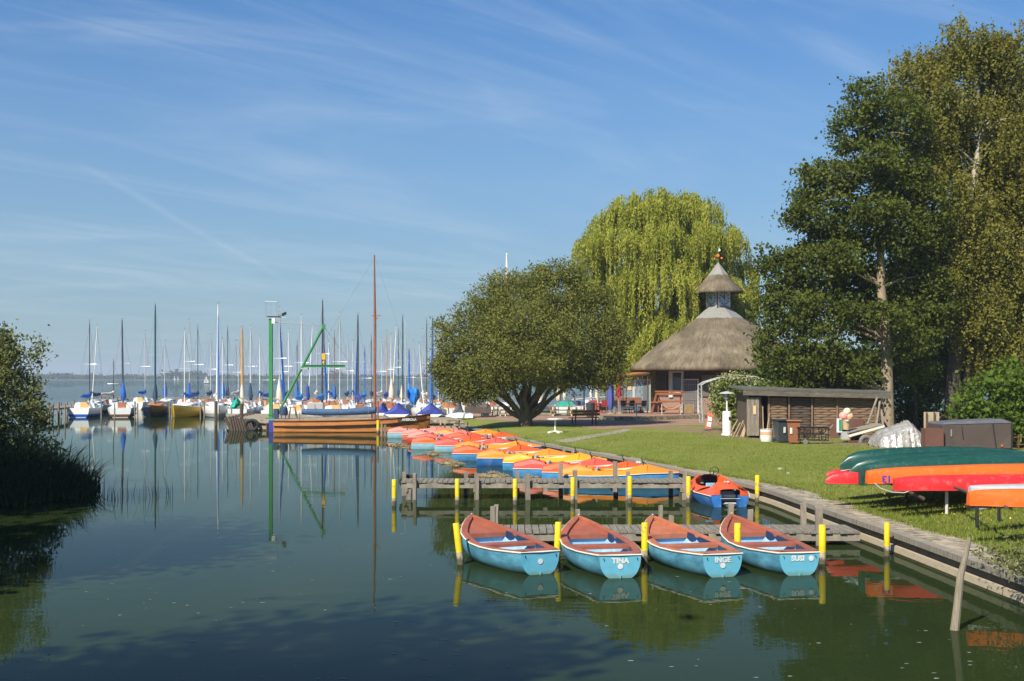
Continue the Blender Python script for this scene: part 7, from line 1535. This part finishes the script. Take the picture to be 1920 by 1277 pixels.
canoe('canoe', 'orange canoe marked 13 upside down, lying before the green ones', (1625,905), (2050,893), 27.0, 27.8, X['canoe_orange'], B=.74, D_=.33, rock=.02, square=True, extra=num13)
canoe('canoe', 'bright red upturned canoe below the orange number 13', (1676,917), (2090,915), 26.2, 27.0, X['canoe_red'], B=.70, D_=.30, rock=.03, square=True)
canoe('kayak', 'red kayak tip poking out low under the green canoes, the upper one', (1549,892), (1800,890), 29.9, 30.8, X['canoe_red'], B=.62, D_=.16, rock=.0)
canoe('kayak', 'red kayak tip poking out low under the green canoes, the lower one', (1548,906), (1830,905), 28.6, 29.4, X['canoe_red'], B=.66, D_=.28, rock=.0)
canoe('canoe', 'orange upturned canoe nearest to the viewer at the right edge', (1815,947), (2290,950), 22.0, 22.3, X['canoe_orange'], B=.70, D_=.30, rock=.0, square=True)
canoe('canoe', 'grey aluminium canoe between the red and the nearest orange one', (1818,922), (2230,917), 23.2, 23.7, X['alu'], B=.62, D_=.13, rock=.0, square=True)
# racks
root = thing('canoe_rack', 'low timber and tube rack carrying the upturned canoes', 'rack', (10.5, 27.5, .6))
for px, py, y, zt_, m in ((1775,945,26.4,1.0,'frame_white'),(1700,930,28.6,1.0,'wood_dark'),(1873,965,24.7,.86,'black_metal')):
    x = (px-960)*y/F; b = wmb(root); b.tube([(x,y,.5),(x,y,zt_)], .035, 7); b.build('post', X[m], root)
for px, z in ((1700,.95),(1860,.95)):
    b = wmb(root); b.tube([((px-960)*27/F,25.9,z-.06),((px-960)*27/F+.4,30.6,z+.02)], .04, 6); b.build('cross_bar', X['wood_dark'], root)
b = wmb(root); b.tube([(8.95,21.7,1.15),(9.6,26.0,1.12)], .035, 6); b.build('cross_bar', X['wood_dark'], root)
b = wmb(root); b.tube([(9.3,24.0,.5),(9.3,24.0,1.14)], .035, 6); b.build('post', X['black_metal'], root)
for px in (1850,1905): 
    for y in (28.0, 30.2): b = wmb(root); x = (px-960)*y/F; b.tube([(x,y,.5),(x,y,1.0)], .04, 6); b.build('post', X['wood_dark'], root)
b = MB(); a_ = at(1640, 903, 26.7); pts = [at(px, py, 26.6) for px, py in ((1640,906),(1650,915),(1672,923),(1695,924),(1712,919),(1722,912))]; b.tube(pts, .014, 6); setp(b.build('hanging_cable', X['alu']), 'pale curved hoop hanging under the red canoe', 'hoop')
root = thing('float_tray', 'flat grey plastic tray lying in the grass under the nearest orange canoe', 'tray', G(1833, 957)); b = MB(); b.lathe([(0,.0),(.24,.02),(.27,.06),(.25,.07),(.1,.05),(0,.05)], n=18, sx=1, sy=.7); b.build('tray', X['grey_hull'], root)
# ---------------------------------------------------------------- summer haze over the lake
hm_ = bpy.data.materials.new('haze_air'); hm_.use_nodes = True; nt = hm_.node_tree; nt.nodes.clear()
ov = N(nt, 'ShaderNodeOutputMaterial'); pv = N(nt, 'ShaderNodeVolumePrincipled'); pv.inputs['Color'].default_value = (.72,.84,1,1); pv.inputs['Density'].default_value = .00026; pv.inputs['Anisotropy'].default_value = .0
Lk(nt, pv.outputs[0], ov.inputs['Volume'])
b = MB(); b.box((0, 2300, 24), (6400, 5200, 50)); setp(b.build('haze', hm_), 'pale summer haze over the lake', kind='stuff')
